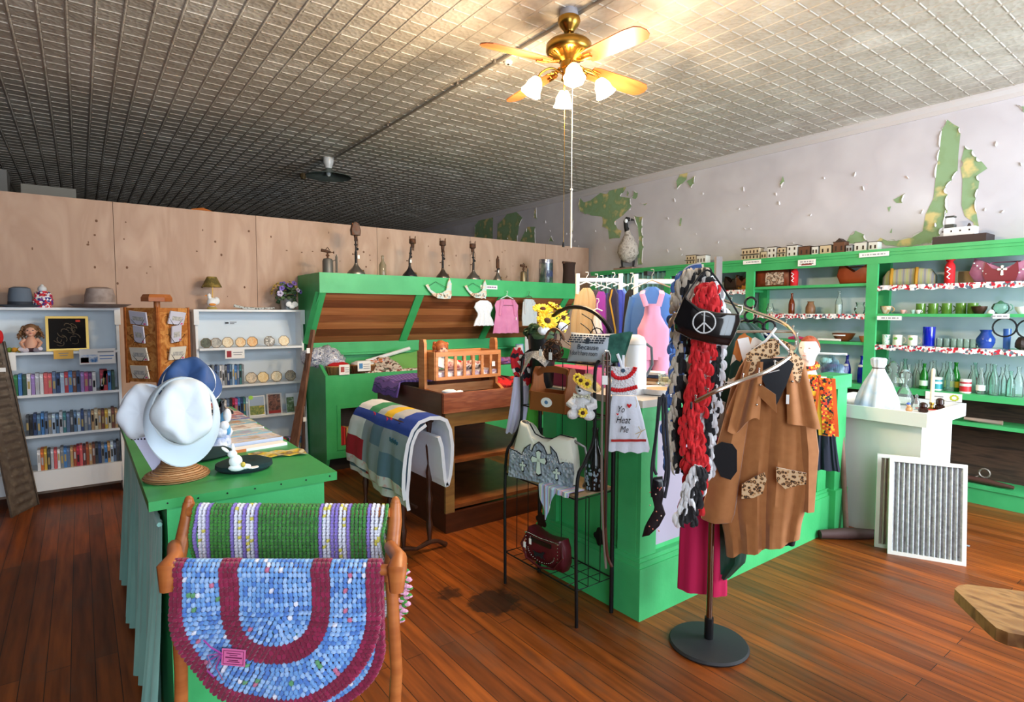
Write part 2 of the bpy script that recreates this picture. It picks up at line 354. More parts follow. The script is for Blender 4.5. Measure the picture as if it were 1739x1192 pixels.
# conduit and fittings on the ceiling
b = MB(); b.cyl((2.46, -1.3, CZ-.018), (2.42, 6.66, CZ-.018), .011, n=8)
for y in (.4, 1.7, 3.45, 3.95, 5.2): b.bx((2.46-.006*y, y, CZ-.014), (.05, .02, .02))
tag(b.build('electrical_conduit', mat('conduit_paint', '8d857c', .5, .3), smooth=True), 'thin painted conduit strapped along the tin ceiling past the fan', 'conduit')
t = thing('smoke_detector', 'small cream fitting on the tin ceiling left of the fan', 'ceiling fitting', (2.52, 3.42, CZ))
MB().lathe([(.03, 0), (.03, -.012), (.022, -.02)], 16).build('body', OFF, t); MB().lathe([(.009, -.0195), (.009, -.023)], 10).build('hole', BLK, t)
t = thing('enamel_lamp', 'old pendant lamp with wide dark enamel shade below the far ceiling', 'lamp', (2.38, 6.75, CZ))
MB().lathe([(.06, 0), (.06, -.05), (.045, -.09), (.035, -.12)], 16).build('socket_cup', mat('porcelain', 'c9cbcc', .3), t, True)
MB().lathe([(.03, -.11), (.05, -.15), (.12, -.185), (.26, -.215), (.255, -.22), (.11, -.19), (.02, -.16)], 28, cap=False).build('lamp_shade', mat('enamel', '4d5652', .3, col2='6a736e', pat='noise', scale=4), t, True)
MB().ball((0, 0, -.17), (.03, .03, .045)).build('bulb', mat('dull_bulb', 'b9bfc0', .2), t, True)
for i, (x, y, r) in enumerate(((2.38, 7.7, .035), (1.9, 11.5, .06))):
    tag(MB().lathe([(r, 0), (r*1.2, -.04), (r*.7, -.07)], 10, (x, y, CZ)).build('ceiling_hook_fitting', mat('dirty_brass', '6e5a3c', .5, .4)), 'small brass fitting on the dark ceiling, %s' % ('just behind the enamel lamp' if i == 0 else 'far back above the plywood'), 'ceiling fitting')
q = P(25, 322, Y=9.0)
tag(MB().box((-1.05, 9, 0), (-.62, 9.4, q.z+.22)).build('upright_board', mat('stored_grey', '8f8d8a', .7)), 'grey upright panel stored behind the plywood, far left', 'panel')
tag(MB().box((-.5, 9, 0), (.02, 9.5, q.z+.08)).build('stored_box', mat('stored_pale', 'a5a198', .7)), 'pale low box stored behind the plywood near the far left', 'box')
tag(MB().tube([(P(325,352,Y=PY).x, PY+.02, pz+.005), (P(345,352,Y=PY).x, PY+.025, pz+.016), (P(360,357,Y=PY).x, PY+.02, pz+.004)], [.004, .016, .003], 8).build('cloth_scrap', mat('orange_cloth', 'b0601f', .8)), 'orange scrap lying on top of the plywood partition', 'cloth')
# ================================================================= wall shelves on the right
SX, SB = 5.66, WX-.012
LILAC = mat('shelf_lining', 'e6e3e8', .7, col2=['c4202e', 'eeeeee', '5b6b78', 'eeeeee', 'b02038', 'ddd6d0'], pat='cells', scale=70, thr=(.1, .9), stretch=(1, 1, .8))
sh = thing('wall_shelf_unit', 'long green wall shelves filled with glassware along the peeling wall', 'shelves', (SX, 2.2, 0))
def part(mb, name, m, parent, smooth=False): return mb.build(name, m, parent, smooth, world=True)
y0, y1 = -.9, 5.73
b = MB(); b.box((SX-.03, y0, 2.045), (WX-.004, y1, 2.075)); part(b, 'top_board', G, sh)
b = MB(); b.box((SX-.012, y0, 1.95), (SX+.012, 4.47, 2.045)); b.box((SX-.02, y0, 2.02), (SX-.008, y1, 2.045)); part(b, 'fascia', G, sh)
for y, full in ((4.45, 1), (3.38, 1), (2.21, 1), (.0, 1), (5.7, 1)):
    b = MB(); b.box((SX-.01, y-.045, .1), (SX+.02, y+.045, 1.955)); part(b, 'upright', G, sh)
    b = MB(); b.box((SB-.05, y-.045, .1), (SB, y+.045, 2.045)); part(b, 'back_upright', G, sh)
def shelf(ya, yb, z, trim, t=.025):
    b = MB(); b.box((SX+.0, ya, z-t), (SB, yb, z)); o = part(b, 'shelf', G, sh)
    if trim:
        n = int((yb-ya)/.02)
        b = MB(); b.grid(lambda u, v: (SX-.004-.004*math.sin(u*n*1.7)*v, ya+.045+(yb-ya-.09)*u, z+.003-(.045+.006*math.sin(u*n*.9))*v), n*3, 2, .001); part(b, 'edging', LILAC, o, True)
shelf(3.38, 4.45, 1.76, 1); shelf(3.38, 4.45, 1.49, 0); shelf(3.38, 4.45, 1.24, 0)
ZB = {'top': 1.785, 'mid': 1.505, 'low': 1.25}
shelf(2.21, 3.38, 1.785, 0); shelf(2.21, 3.38, 1.505, 1); shelf(2.21, 3.38, 1.25, 0)
shelf(y0, 2.21, 1.755, 1); shelf(y0, 2.21, 1.51, 0); shelf(y0, 2.21, 1.235, 1)
b = MB(); b.box((SX-.03, y0, .825), (SB, 4.45, .872)); part(b, 'counter_shelf', G, sh)
b = MB(); b.box((SX+.02, y0, .61), (SB, 2.4, .64)); part(b, 'lower_shelf', G, sh)
b = MB(); b.box((SX+.01, y0, 0), (SX+.03, 4.45, .13)); b.box((SX, y0, .125), (SB, 4.45, .145)); part(b, 'base', G, sh)
b = MB(); b.box((SB, y0, .85), (WX-.004, 4.45, 2.045)); bp = part(b, 'back_panel', mat('pale_blue_wall', 'c4d4e0', .6, col2=['c8d8e2', 'bccfdb', '9ab8a6'], pat='noise', scale=2.6, thr=(.3, .74)), sh)
b = MB(); b.box((SB, y0, .1), (WX-.004, 4.45, .85)); part(b, 'lower_back', mat('dark_boards', '3a2a22', .8, col2=['4a352a', '2a1e1a'], pat='noise', scale=3, stretch=(1, 1, 9)), sh)
b = MB(); b.grid(lambda u, v: (SX+.04+.022*math.sin(u*95+math.sin(v*3+u*9)), 4.5+1.16*u, 2.03-1.95*v), 150, 10, .001)
part(b, 'curtain', mat('teal_curtain', '6f9f98', .8, col2='5f8f8a', pat='noise', scale=5), sh, True)
# signs on the shelf fronts (print too small to read: lines)
def sign(p, wdt, hgt, label, lines=1, red=False):
    t = thing('shelf_sign', label, 'sign', (SX-.03, p.y, p.z))
    MB().box((-.001, -wdt/2, -hgt/2), (.001, wdt/2, hgt/2)).build('card', TAGM, t)
    b = MB(); rng = random.Random(p.y)
    for k in range(lines):
        z = hgt*(.5-(k+1)/(lines+1)); y = -wdt*.38
        while y < wdt*.34:
            l = rng.uniform(.008, .03); b.box((-.0016, y, z-.005), (-.001, y+l, z+.005)); y += l+.008
    b.build('print', GREY, t)
    if red: MB().box((-.0018, -.05, -hgt*.4), (-.001, .05, -hgt*.15)).build('logo', mat('brown_logo', '8a3b32', .7), t)
sign(P(1182, 452, X=SX-.03), .2, .035, 'narrow white sign on the shelf fascia nearest the goose')
sign(P(1277, 445, X=SX-.03), .2, .04, 'narrow white sign on the fascia above the second upright')
sign(P(1370, 446, X=SX-.03), .17, .06, 'taller white sign with a small brown logo on the shelf fascia', 2, True)
sign(P(1484, 432, X=SX-.03), .24, .04, 'long white sign on the fascia above the third upright')
sign(P(1510, 540, X=SX-.03), .19, .035, 'white label strip on the right bay shelf edge under the teacups')
sign(P(1700, 537, X=SX-.03), .1, .035, 'small white label on the shelf edge near the right frame edge')
# ================================================================= sloping seed-display case
cs = thing('seed_display_case', 'green display case with sloping cedar plank back and open bin', 'display case', (1.8, 5.28, 0))
X0, X1, YH, YS, YC = 1.8, 5.1, 5.4, 5.28, PY-.02
CED = mat('cedar_planks', 'a0623c', .45, col2=['8a5030', 'a86c44'], pat='noise', scale=2.2, stretch=(.5, 1, 9), thr=(.3, .7), bump=.1)
part(MB().box((X0, YH, 1.69), (X1, YC, 1.88)), 'hood', G, cs)
for x in (X0, X1-.03): part(MB().prism([(YH, 1.69), (YC, 1.69), (YC, 0.0), (YS+.06, 0), (YS+.0, .13), (YS, .915), (YS+.2, 1.03), (YC-.13, 1.1), (YC-.15, 1.2)], x, x+.03, 'x'), 'side_panel', G, cs)
b = MB(); n = 7
for k in range(n):
    b.mi = (0, 1, 2, 0, 2, 1, 0)[k]
    a, c = k/n, (k+1)/n-.012
    ya, za, yb, zb = YH+.03+(.42)*a, 1.69-.5*a, YH+.03+.42*c, 1.69-.5*c
    b.add([(X0+.03, ya, za), (X1-.03, ya, za), (X1-.03, yb, zb), (X0+.03, yb, zb), (X0+.03, ya+.02, za+.02), (X1-.03, ya+.02, za+.02), (X1-.03, yb+.02, zb+.02), (X0+.03, yb+.02, zb+.02)],
          [(0,3,2,1),(4,5,6,7),(0,1,5,4),(2,3,7,6)])
part(b, 'plank_back', [CED, mat('cedar_dark', '7a4428', .45, col2=['6a3a22', '8a5030'], pat='noise', scale=2.2, stretch=(.5, 1, 9), thr=(.3, .7)), mat('cedar_light', 'b87448', .45, col2=['a8663c', 'c48454'], pat='noise', scale=2.2, stretch=(.5, 1, 9), thr=(.3, .7))], cs)
for x in (1.815, 2.85, 3.9, 4.9):
    b = MB(); b.add([(x-.04*(x > 2), YH+.01, 1.69), (x+.05, YH+.01, 1.69), (x+.05, YH+.435, 1.185), (x-.04*(x > 2), YH+.435, 1.185), (x-.04, YH+.04, 1.7), (x+.05, YH+.04, 1.7), (x+.05, YH+.46, 1.2), (x-.04, YH+.46, 1.2)], [(0,3,2,1),(4,5,6,7),(0,1,5,4),(1,2,6,5),(2,3,7,6),(3,0,4,7)]); part(b, 'slanted_divider', G, cs)
part(MB().box((X0+.03, YH+.43, .9), (X1-.03, YH+.46, 1.2)).box((X0+.03, YH+.36, 1.07), (X1-.03, YH+.43, 1.09)), 'bin_back', G, cs)
part(MB().box((X0+.03, YS+.025, .86), (X1-.03, YH+.44, .88)), 'bin_floor', mat('bin_floor_wood', '7a5236', .6), cs)
ca, cb = P(578, 694, Y=YS), P(607, 754, Y=YS)
b = MB(); xa, xb, za, zb = ca.x, cb.x+.18, cb.z, ca.z
b.box((X0+.03, YS, .13), (xa, YS+.025, .92)).box((xb, YS, .13), (X1-.03, YS+.025, .92)).box((xa, YS, .13), (xb, YS+.025, za)).box((xa, YS, zb), (xb, YS+.025, .92))
for k in ((xa-.035, za-.035, xb+.035, za), (xa-.035, zb, xb+.035, zb+.035), (xa-.035, za, xa, zb), (xb, za, xb+.035, zb)): b.box((k[0], YS-.008, k[1]), (k[2], YS, k[3]))
part(b, 'front_panel', G, cs)
part(MB().box((xa-.05, YS+.026, za-.02), (xb+.05, YS+.3, za)), 'cubby_floor', mat('cubby_wood', '4a3a30', .7), cs)
part(MB().box((X0+.03, YS+.08, 0), (X1-.03, YS+.1, .13)), 'toe_kick', mat('dark_kick', '2b211c', .8), cs)
for i, (dx, h, c) in enumerate(((.02, .17, 'b3202a'), (.045, .165, 'c4302c'), (.075, .16, 'c9a36a'), (.1, .15, 'b08a50'), (.125, .15, 'caa870'), (.15, .14, 'a87a4a'))):
    tag(MB().box((xa+dx, YS+.05, za), (xa+dx+.02, YS+.17, za+h)).build('book', mat('cubby_book_%d' % i, c, .6)), ('%s old book standing in the cubby hole of the green case' % ('bright red', 'dull red', 'tan', 'brown', 'pale tan', 'short brown')[i]), 'book', 'books in the cubby hole')
tag(MB().box((3.60, YH-.004, 1.775), (3.83, YH-.001, 1.82)).build('price_sign', TAGM), 'narrow white sign stuck on the green hood of the display case', 'sign')
bb = bpy.data.objects['price_sign']; b = MB(); rng = random.Random(2); x = 3.62
while x < 3.8: l = rng.uniform(.008, .02); b.box((x, YH-.005, 1.79), (x+l, YH-.004, 1.806)); x += l+.007
b.build('print', mat('purple_ink', '7a4f8a', .8), bb)
# ================================================================= right counter (L-shaped)
KX, KY, KZ = 2.16, 1.834, 1.085
kt = thing('sales_counter', 'green panelled shop counter behind the wire rack and spiral clothes rack', 'counter', (KX, KY, 0))
b = MB()
b.box((KX-.02, KY-.02, KZ-.035), (4.12, KY+.62, KZ)); b.box((KX-.02, KY+.62, KZ-.035), (KX+.62, 2.62, KZ)); part(b, 'counter_top', mat('counter_top_grey', 'b9b5ae', .5), kt)
b = MB(); b.box((KX+.02, KY+.02, 0), (4.08, KY+.6, KZ-.035)).box((KX+.02, KY+.6, 0), (KX+.6, 2.6, KZ-.035)); part(b, 'body', G, kt)
b = MB()
b.box((KX-.012, KY-.012, KZ-.1), (4.1, KY+.02, KZ-.036)).box((KX-.012, KY+.02, KZ-.1), (KX+.02, 2.6, KZ-.036))
for x in (KX-.005, 3.02, 3.95): b.box((x, KY-.006, .3), (x+.12, KY+.02, KZ-.05))
for y in (KY+.0201, 2.45): b.box((KX-.006, y, .3), (KX+.02, y+.12, KZ-.05))
part(b, 'frame_rail', G, kt)
b = MB()   # plinth with a stepped moulding
b.box((KX-.03, KY-.03, 0), (4.12, KY+.02, .26)).box((KX-.022, KY-.022, .26), (4.11, KY+.02, .285)).box((KX-.014, KY-.014, .285), (4.1, KY+.02, .305))
b.box((KX-.03, KY+.02, 0), (KX+.02, 2.6, .26)).box((KX-.022, KY+.02, .26), (KX+.02, 2.6, .285)).box((KX-.014, KY+.02, .285), (KX+.02, 2.6, .305))
part(b, 'plinth', G, kt)
part(MB().box((KX+.12, KY-.004+.02, .33), (3.02, KY+.018, KZ-.12)), 'side_inset', mat('lavender_panel', 'a9a2b4', .5), kt)
b = MB(); b.box((4.1, KY-.05, 0), (4.24, KY+.06, 1.08)).box((4.08, KY-.07, 0), (4.26, KY+.08, .3)).box((4.0, KY-.06, 1.0), (4.28, KY+.1, 1.09)); part(b, 'end_post', G, kt)
# ================================================================= white pedestal with a tray top
pd = thing('white_pedestal', 'white box pedestal with overhanging tray top right of the green counter', 'pedestal', (4.33, 1.35, 0))
py1 = 2.02; c0 = P(1575, 703, X=4.28); c1 = P(1641, 686, Y=c0.y); 
part(MB().box((4.33, 1.36, 0), (c1.x-.13, py1, .8)), 'body', mat('pedestal_paint', 'dcdcda', .5), pd)
b = MB(); tx0, tx1, ty0, ty1, tz = 4.28, c1.x, c0.y, py1+.05, c0.z
for q in ((tx0, ty0, tx1, ty0+.02), (tx0, ty1-.02, tx1, ty1), (tx0, ty0+.02, tx0+.02, ty1-.02), (tx1-.02, ty0+.02, tx1, ty1-.02)): b.box((q[0], q[1], tz-.09), (q[2], q[3], tz))
part(b, 'tray_rim', WHT, pd); part(MB().box((tx0+.02, ty0+.02, tz-.08), (tx1-.02, ty1-.02, tz-.04)), 'tray_bottom', OFF, pd)
TRZ = tz-.04
# ================================================================= brown shelf cabinet
wc = thing('wooden_shelf_cabinet', 'low dark wooden cabinet with open shelves and tray top under the cradle', 'cabinet', (1.94, 3.35, 0))
WY1 = 4.4; WX1 = 2.95; zt = .962
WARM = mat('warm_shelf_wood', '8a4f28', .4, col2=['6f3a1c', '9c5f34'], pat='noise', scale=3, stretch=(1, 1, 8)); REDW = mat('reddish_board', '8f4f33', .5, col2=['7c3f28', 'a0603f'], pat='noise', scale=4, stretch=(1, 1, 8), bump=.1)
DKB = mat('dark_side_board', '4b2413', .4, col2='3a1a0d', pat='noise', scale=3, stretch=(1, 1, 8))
part(MB().box((1.93, 3.335, zt-.135), (WX1, 3.36, zt)), 'front_rim', REDW, wc)
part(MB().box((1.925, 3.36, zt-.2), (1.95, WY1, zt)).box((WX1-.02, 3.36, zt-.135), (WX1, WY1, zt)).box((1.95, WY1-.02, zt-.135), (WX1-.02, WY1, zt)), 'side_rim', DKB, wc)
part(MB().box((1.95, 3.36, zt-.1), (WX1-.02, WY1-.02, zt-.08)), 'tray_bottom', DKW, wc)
z = lambda py: P(800, py, Y=3.37).z
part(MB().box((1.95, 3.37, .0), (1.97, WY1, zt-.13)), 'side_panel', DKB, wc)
b = MB(); b.box((1.95, 3.35, .13), (2.02, 3.375, zt-.135)).box((2.02, 3.352, zt-.23), (WX1, 3.375, zt-.135)); part(b, 'face_frame', mat('olive_wood', '8f6a3a', .45, col2='7a5630', pat='noise', scale=4, stretch=(1, 1, 8)), wc)
for zz in (.47, .15): part(MB().box((1.97, 3.37, zz), (WX1, WY1-.05, zz+.025)), 'shelf', WARM, wc)
part(MB().box((1.97, WY1-.05, .0), (WX1, WY1-.03, zt-.14)), 'back', DKW, wc)
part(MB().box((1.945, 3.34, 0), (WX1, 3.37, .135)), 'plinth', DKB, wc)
# ================================================================= left counter with a skirt
lc = thing('green_table_counter', 'narrow green counter with hats and magazines on top and a sea-green skirt', 'counter', (.146, 2.06, 0))
LX0, LX1, LY0, LY1, LZ = .148, .735, 2.05, 3.88, .92
part(MB().box((LX0, LY0, LZ-.03), (LX1, LY1, LZ)), 'counter_top', GT, lc)
b = MB(); b.box((LX0+.05, LY0+.025, 0), (LX1-.04, LY1-.02, LZ-.03)); b.box((LX0+.05, LY0+.015, 0), (LX1-.04, LY0+.026, LZ-.29)); part(b, 'body', G, lc)
b = MB()
for k in range(7): b.tube([(LX0+.05+k*.085, LY0-.0015, LZ-.012), (LX0+.05+k*.085, LY0+.005, LZ-.012)], .003, 6)
part(b, 'nail_head', BLK, lc)['kind'] = 'stuff'
def skirt(u, v):
    y = LY0+.04+(LY1-LY0-.05)*u; a = .018*math.sin(u*150+2*math.sin(u*11))*(.35+v)+.03*math.sin(u*22)*v
    x = LX0+.036-.02*v-.03*v*v*max(0, 1-u*3)-a*.8; return (x, y, LZ-.09-.80*v-.07*v*math.sin(u*PI)*0)
b = MB(); b.grid(skirt, 170, 14, .001); part(b, 'skirt', mat('sea_green_cloth', '8cc0b4', .7, col2='7db3a8', pat='noise', scale=4, sheen=.3), lc, True)
b = MB(); b.tube([(LX0+.03, LY0+.04+1.8*k/60, LZ-.088+.003*math.sin(k*2)) for k in range(61)], .008, 6); part(b, 'skirt_heading', MATS['sea_green_cloth'], lc, True)
# ================================================================= bookcases
def bookcase(label, x0, x1, yf, z0, z1, levels, slope=.12):
    t = thing('white_bookcase', label, 'bookcase', (x0, yf, 0)); yb = PY-.012
    for x in (x0, x1-.02): part(MB().prism([(yf+.09, z1), (yf+.09, z1-.14), (yf, .12), (yf, 0), (yb, 0), (yb, z1)], x, x+.02, 'x'), 'side_panel', WHT, t)
    part(MB().box((x0-.01, yf+.07, z1-.02), (x1+.01, yb, z1)).box((x0-.012, yf+.065, z1-.14), (x0+.03, yf+.09, z1)).box((x1-.03, yf+.065, z1-.14), (x1+.012, yf+.09, z1)), 'top_board', WHT, t)
    part(MB().box((x0+.02, yb-.01, 0.03), (x1-.02, yb, z1-.02)), 'back_panel', mat('bookcase_back', 'd3dfe9', .5), t)
    for z in levels: part(MB().box((x0+.02, yf+.03, z-.02), (x1-.02, yb-.01, z)), 'shelf', WHT, t)
    part(MB().box((x0+.02, yf+.012, z0), (x1-.02, yf+.03, levels[-1])), 'kick_board', WHT, t)
    return t
BY = 5.78
zb = lambda py, px=120: P(px, py, Y=BY+.02).z
B1L = [P(100, y, Y=BY+.03).z for y in (597, 668, 736, 796)]
bookcase('tall white bookcase at the far left holding rows of paperbacks', -.62, .262, BY, .09, 1.537, B1L)
B2L = [P(440, y, Y=BY+.03).z for y in (589, 651, 706, 775)]
bookcase('white bookcase beside the green case holding small stone plaques and books', .83, 1.785, BY, .09, 1.53, B2L)
# ================================================================= rows of look-alikes get labels that name their neighbours
USED = set()
def rowlabel(desc, i, noun, where):
    d = desc[i]
    if i == 0: s = '%s %s at left end, beside %s, %s' % (d, noun, desc[1] if len(desc) > 1 else 'none', where)
    elif i == len(desc)-1: s = '%s %s at right end, beside %s, %s' % (d, noun, desc[i-1], where)
    else: s = '%s %s between %s and %s, %s' % (d, noun, desc[i-1], desc[i+1], where)
    if s in USED: s = s.replace(' '+noun, ' '+noun+(' nearer the left' if i < len(desc)/2 else ' nearer the right'), 1)
    k = 0
    while s in USED and k < 3: s = 'slightly '+('narrower ', 'taller ', 'shorter ')[k]+s; k += 1
    USED.add(s); return s
PAL = {'green': '2f7a4a', 'blue': '3f78b8', 'dark green': '244a3c', 'white': 'd8dade', 'lilac': '9a7fc0', 'pale grey': 'b4b9c4', 'salmon': 'cc5a5e', 'red': 'b52a34',
 'slate': '5a6f90', 'navy': '27406e', 'pale blue': 'a9c0da', 'brown': '6f4030', 'pink': 'b84a8a', 'purple': '6a3a7a', 'black': '22242c', 'crimson': 'a01c3a', 'grey': '7c8288',
 'tan': 'b59266', 'teal': '3a7a80', 'orange': 'c0662a', 'yellow': 'c8a23a', 'cream': 'd4c7a8', 'maroon': '5e2228', 'steel blue': '56789a', 'rust': '9a4a26', 'dark grey': '3e444c'}
def book_row(names, x0, x1, y, z, h, place, group, tilt=(), jitter=.012, dp=.11, seed=1):
    rng = random.Random(seed); n = len(names); wd = (x1-x0)/n
    for i, c in enumerate(names):
        if c is None: continue
        hh = h+rng.uniform(-jitter, jitter*.6); ww = wd*rng.uniform(.82, .97)
        m = mat('book_'+c.replace(' ', '_'), PAL[c], .5, col2='%02x%02x%02x' % tuple(min(255, int(int(PAL[c][k:k+2], 16)*1.25+14)) for k in (0, 2, 4)), pat='noise', scale=26, thr=(.55, .62))
        ds = [q for q in names if q]; di = len([q for q in names[:i] if q])
        t = thing('paperback_book', rowlabel(ds, di, 'book', place), 'book', (x0+wd*(i+.5), y, z), 0, group)
        b = MB()
        if i in tilt: b.T = T(.02, 0, .006) @ RY(.22)
        b.box((-ww/2, 0, 0), (ww/2, dp, hh)); b.build('cover', m, t)
        b2 = MB(); b2.T = b.T; zz = hh*rng.uniform(.35, .6); b2.box((-ww*.3, -.0008, zz-hh*.16), (ww*.3, .0, zz+hh*.2)); b2.build('spine_print', [mat('dull_print', 'aeb0b4', .6), mat('gold_print', 'b09a5e', .5), INK, m][rng.randrange(4)], t)
xb = lambda px, z=1.0: P(px, 600, Y=BY+.04).x
yk = BY+.045
R1 = ['green', 'blue', 'dark green', 'white', 'lilac', 'pale grey', 'white', 'salmon', 'salmon', 'slate', 'navy', 'pale blue', 'red', 'blue', 'brown', 'navy', 'lilac', 'pink', 'purple', 'white', 'black', 'crimson', 'red', 'blue', 'dark green']
book_row(R1, xb(20), xb(193.5), yk, B1L[1], .165, 'top row, far-left bookcase', 'paperbacks in the top row of the far-left bookcase', (20,), seed=3)
R2 = ['dark grey', 'black', 'navy', 'steel blue', 'blue', 'slate', 'grey', 'pale blue', 'steel blue', 'pale grey', 'teal', 'slate', 'dark grey', 'steel blue', 'pale blue', 'navy', 'grey', 'slate', 'tan', 'cream', 'tan', 'brown', 'yellow', 'cream', 'brown', 'tan']
book_row(R2, xb(37), xb(196), yk, B1L[2], .165, 'middle row, far-left bookcase', 'paperbacks in the middle row of the far-left bookcase', seed=4)
R3 = ['white', 'orange', 'yellow', 'dark grey', 'pale grey', 'salmon', 'white', 'grey', 'blue', 'slate', 'tan', 'rust', 'crimson', 'salmon', 'maroon', 'rust', 'tan', 'brown', 'dark grey', 'navy', 'grey', 'blue', 'tan', 'pale blue', 'slate', 'dark grey']
book_row(R3, xb(54), xb(196), yk, B1L[3], .165, 'bottom row, far-left bookcase', 'paperbacks in the bottom row of the far-left bookcase', seed=5)
yk2 = BY+.045
book_row(['maroon', 'brown', 'black', 'grey', 'navy', 'slate', 'white', 'pale grey', 'grey', 'navy', 'steel blue', 'pale blue', 'blue', 'slate', 'teal', 'grey'], xb(346), xb(414), yk2, B2L[1], .19, 'second shelf, right bookcase', 'books on the second shelf of the right bookcase', seed=6)
book_row(['rust', 'salmon', 'pale grey', 'grey', 'teal', 'pale blue', 'white', 'slate', 'black', 'crimson', 'pink', 'blue', 'navy', 'teal', 'pale blue'], xb(349), xb(420), yk2, B2L[2], .18, 'third shelf, right bookcase', 'books on the third shelf of the right bookcase', (2, 3), seed=7)
book_row(['pale grey', 'blue', 'white', 'red', 'dark green', 'lilac', 'black', 'navy', 'white', 'steel blue', 'grey'], xb(466), xb(514), yk2, B2L[3], .14, 'lowest shelf, right bookcase', 'books on the lowest shelf of the right bookcase', seed=8)
# plaques: octagonal slices of picture stone
def octo(r): return [(r*math.cos(PI/8+k*PI/4), r+r*math.sin(PI/8+k*PI/4)) for k in range(8)]
def plaque(px, z, r, names, i, place, cols, group):
    t = thing('stone_plaque', rowlabel(names, i, 'octagonal plaque', place), 'plaque', (xb(px), yk2+.03, z), 0, group)
    b = MB(); b.T = RX(-.22); b.prism([(x, max(0.0, y)) for x, y in octo(r)], 0, .012, 'y'); b.build('slab', mat('plaque_%s' % cols[0], cols[0], .4, col2=list(cols[1:]), pat='noise', scale=24, dist=1.5, thr=(.35, .65)), t)
    b = MB(); b.T = RX(-.22); o = octo(r); b.tube([(x, -.001, y) for x, y in o], .0025, 5, closed=True); b.build('rim', mat('plaque_rim', '7a6248', .5), t)
NM = ['dark green', 'grey', 'tan', 'peach', 'orange', 'black-and-white', 'pale cream']
CC = [('2e3a34', '5a6a5a'), ('8d8f8c', 'c9c6bc'), ('d8c19a', 'e8dcc0', '9a7a52'), ('dcae78', 'e8cfa4', 'a8713e'), ('d99a56', 'e6bd86', '9c6232'), ('e2e2e0', '4c5254', 'c9ccce'), ('e3cda2', 'efe3c6', 'c9a56c')]
for i, px in enumerate((352, 369, 389, 411, 431, 460, 485)):
    plaque(px, B2L[0], (.047, .047, .05, .047, .05, .05, .052)[i], NM, i, 'top shelf, right bookcase', CC[i], 'stone plaques on the top shelf')
NM2 = ['grey figured', 'golden', 'cream', 'smoky']
for i, px in enumerate((428, 448, 471, 495)):
    plaque(px, B2L[1], .053, NM2, i, 'second shelf, right bookcase', [('a29a8c', 'd9c9ae', '6d655a'), ('d9ba7c', 'e9d7aa'), ('cdbb92', 'e9dfc4', '8f7f5c'), ('7d766c', 'b8a88c', '4a4640')][i], 'stone plaques on the second shelf')
def lean_card(name, label, cat, p, wd, h, m, rz=0, lean=-.15, th=.004, extra=None):
    t = thing(name, label, cat, p, rz); b = MB(); b.T = RX(lean); b.box((-wd/2, 0, 0), (wd/2, th, h)); b.build('cover', m, t)
    if extra:
        for nm, (x0, z0, x1, z1), mm in extra:
            b = MB(); b.T = RX(lean); b.box((x0*wd-wd/2, -.0012, z0*h), (x1*wd-wd/2, .0, z1*h)); b.build(nm, mm, t)
    return t
skyb = mat('print_sky', '9fb4cf', .35); grassp = mat('print_meadow', '9aa04e', .4, col2=['5e7a3a', 'c9b24e'], pat='noise', scale=30); 
lean_card('calendar', 'calendar with sky and golden meadow picture, green sticker, third shelf', 'calendar', (xb(435), yk2, B2L[2]), .145, .19, WHT,
          extra=[('photo_sky', (.06, .5, .94, .95), skyb), ('photo_meadow', (.06, .05, .94, .5), grassp)])
tag(MB().lathe([(.02, 0), (.02, .002)], 12, (0, 0, 0)).build('round_sticker', mat('lime_sticker', 'a5e048', .5)), 'lime round sticker on the corner of the meadow calendar', 'sticker')
o = bpy.data.objects['round_sticker']; o.location = (xb(425), yk2+.022, B2L[2]+.175); o.rotation_euler = (PI/2-.15, 0, 0)
lean_card('photo_book', 'book with dark red landscape cover leaning on the third shelf', 'book', (xb(465), yk2, B2L[2]), .14, .2, mat('book_edge_grey', 'b9bcc2', .4),
          extra=[('photo', (.1, .18, .9, .96), mat('print_red_land', '5e3a30', .35, col2=['8a5a4a', '3a2420', '9a6a5a'], pat='noise', scale=18)), ('title_band', (.1, .04, .9, .18), mat('print_red', 'a02420', .4))])
lean_card('magazine', 'magazine with pine tree and lake cover, right end of third shelf', 'magazine', (xb(497), yk2, B2L[2]), .135, .19, skyb,
          extra=[('photo', (.03, .03, .55, .8), mat('print_trees', '2c4a34', .4, col2=['40684a', '8aa0a8'], pat='noise', scale=30)), ('lower_photo', (.55, .03, .97, .3), mat('print_rocks', '8c7f78', .4))])
def flat_sign(name, label, cat, p, wd, h, m, marks=(), rz=0):
    t = thing(name, label, cat, p, rz); MB().box((-wd/2, -.002, -h/2), (wd/2, 0, h/2)).build('card', m, t)
    for nm, (x0, z0, x1, z1), mm in marks: MB().box((x0*wd-wd/2, -.003, z0*h-h/2), (x1*wd-wd/2, -.002, z1*h-h/2)).build(nm, mm, t)
    return t
wm = [('print', (.4, .62, .9, .7), GREY), ('print', (.42, .38, .85, .46), GREY)]
flat_sign('shelf_notice', 'white notice with red badge on the top shelf edge of right bookcase', 'sign', P(399, 601, Y=BY+.025), .165, .085, TAGM, [('badge', (.08, .15, .32, .85), mat('badge_red', '9a2430', .6))]+wm)
flat_sign('small_decal', 'tiny dark printed lettering on the back of the right bookcase', 'decal', P(392, 548, Y=PY-.03), .1, .03, mat('bookcase_back', 'd3dfe9'), [('print', (.0, .2, .3, .7), INK), ('print', (.4, .5, 1, .8), GREY), ('print', (.4, .1, .8, .35), GREY)])
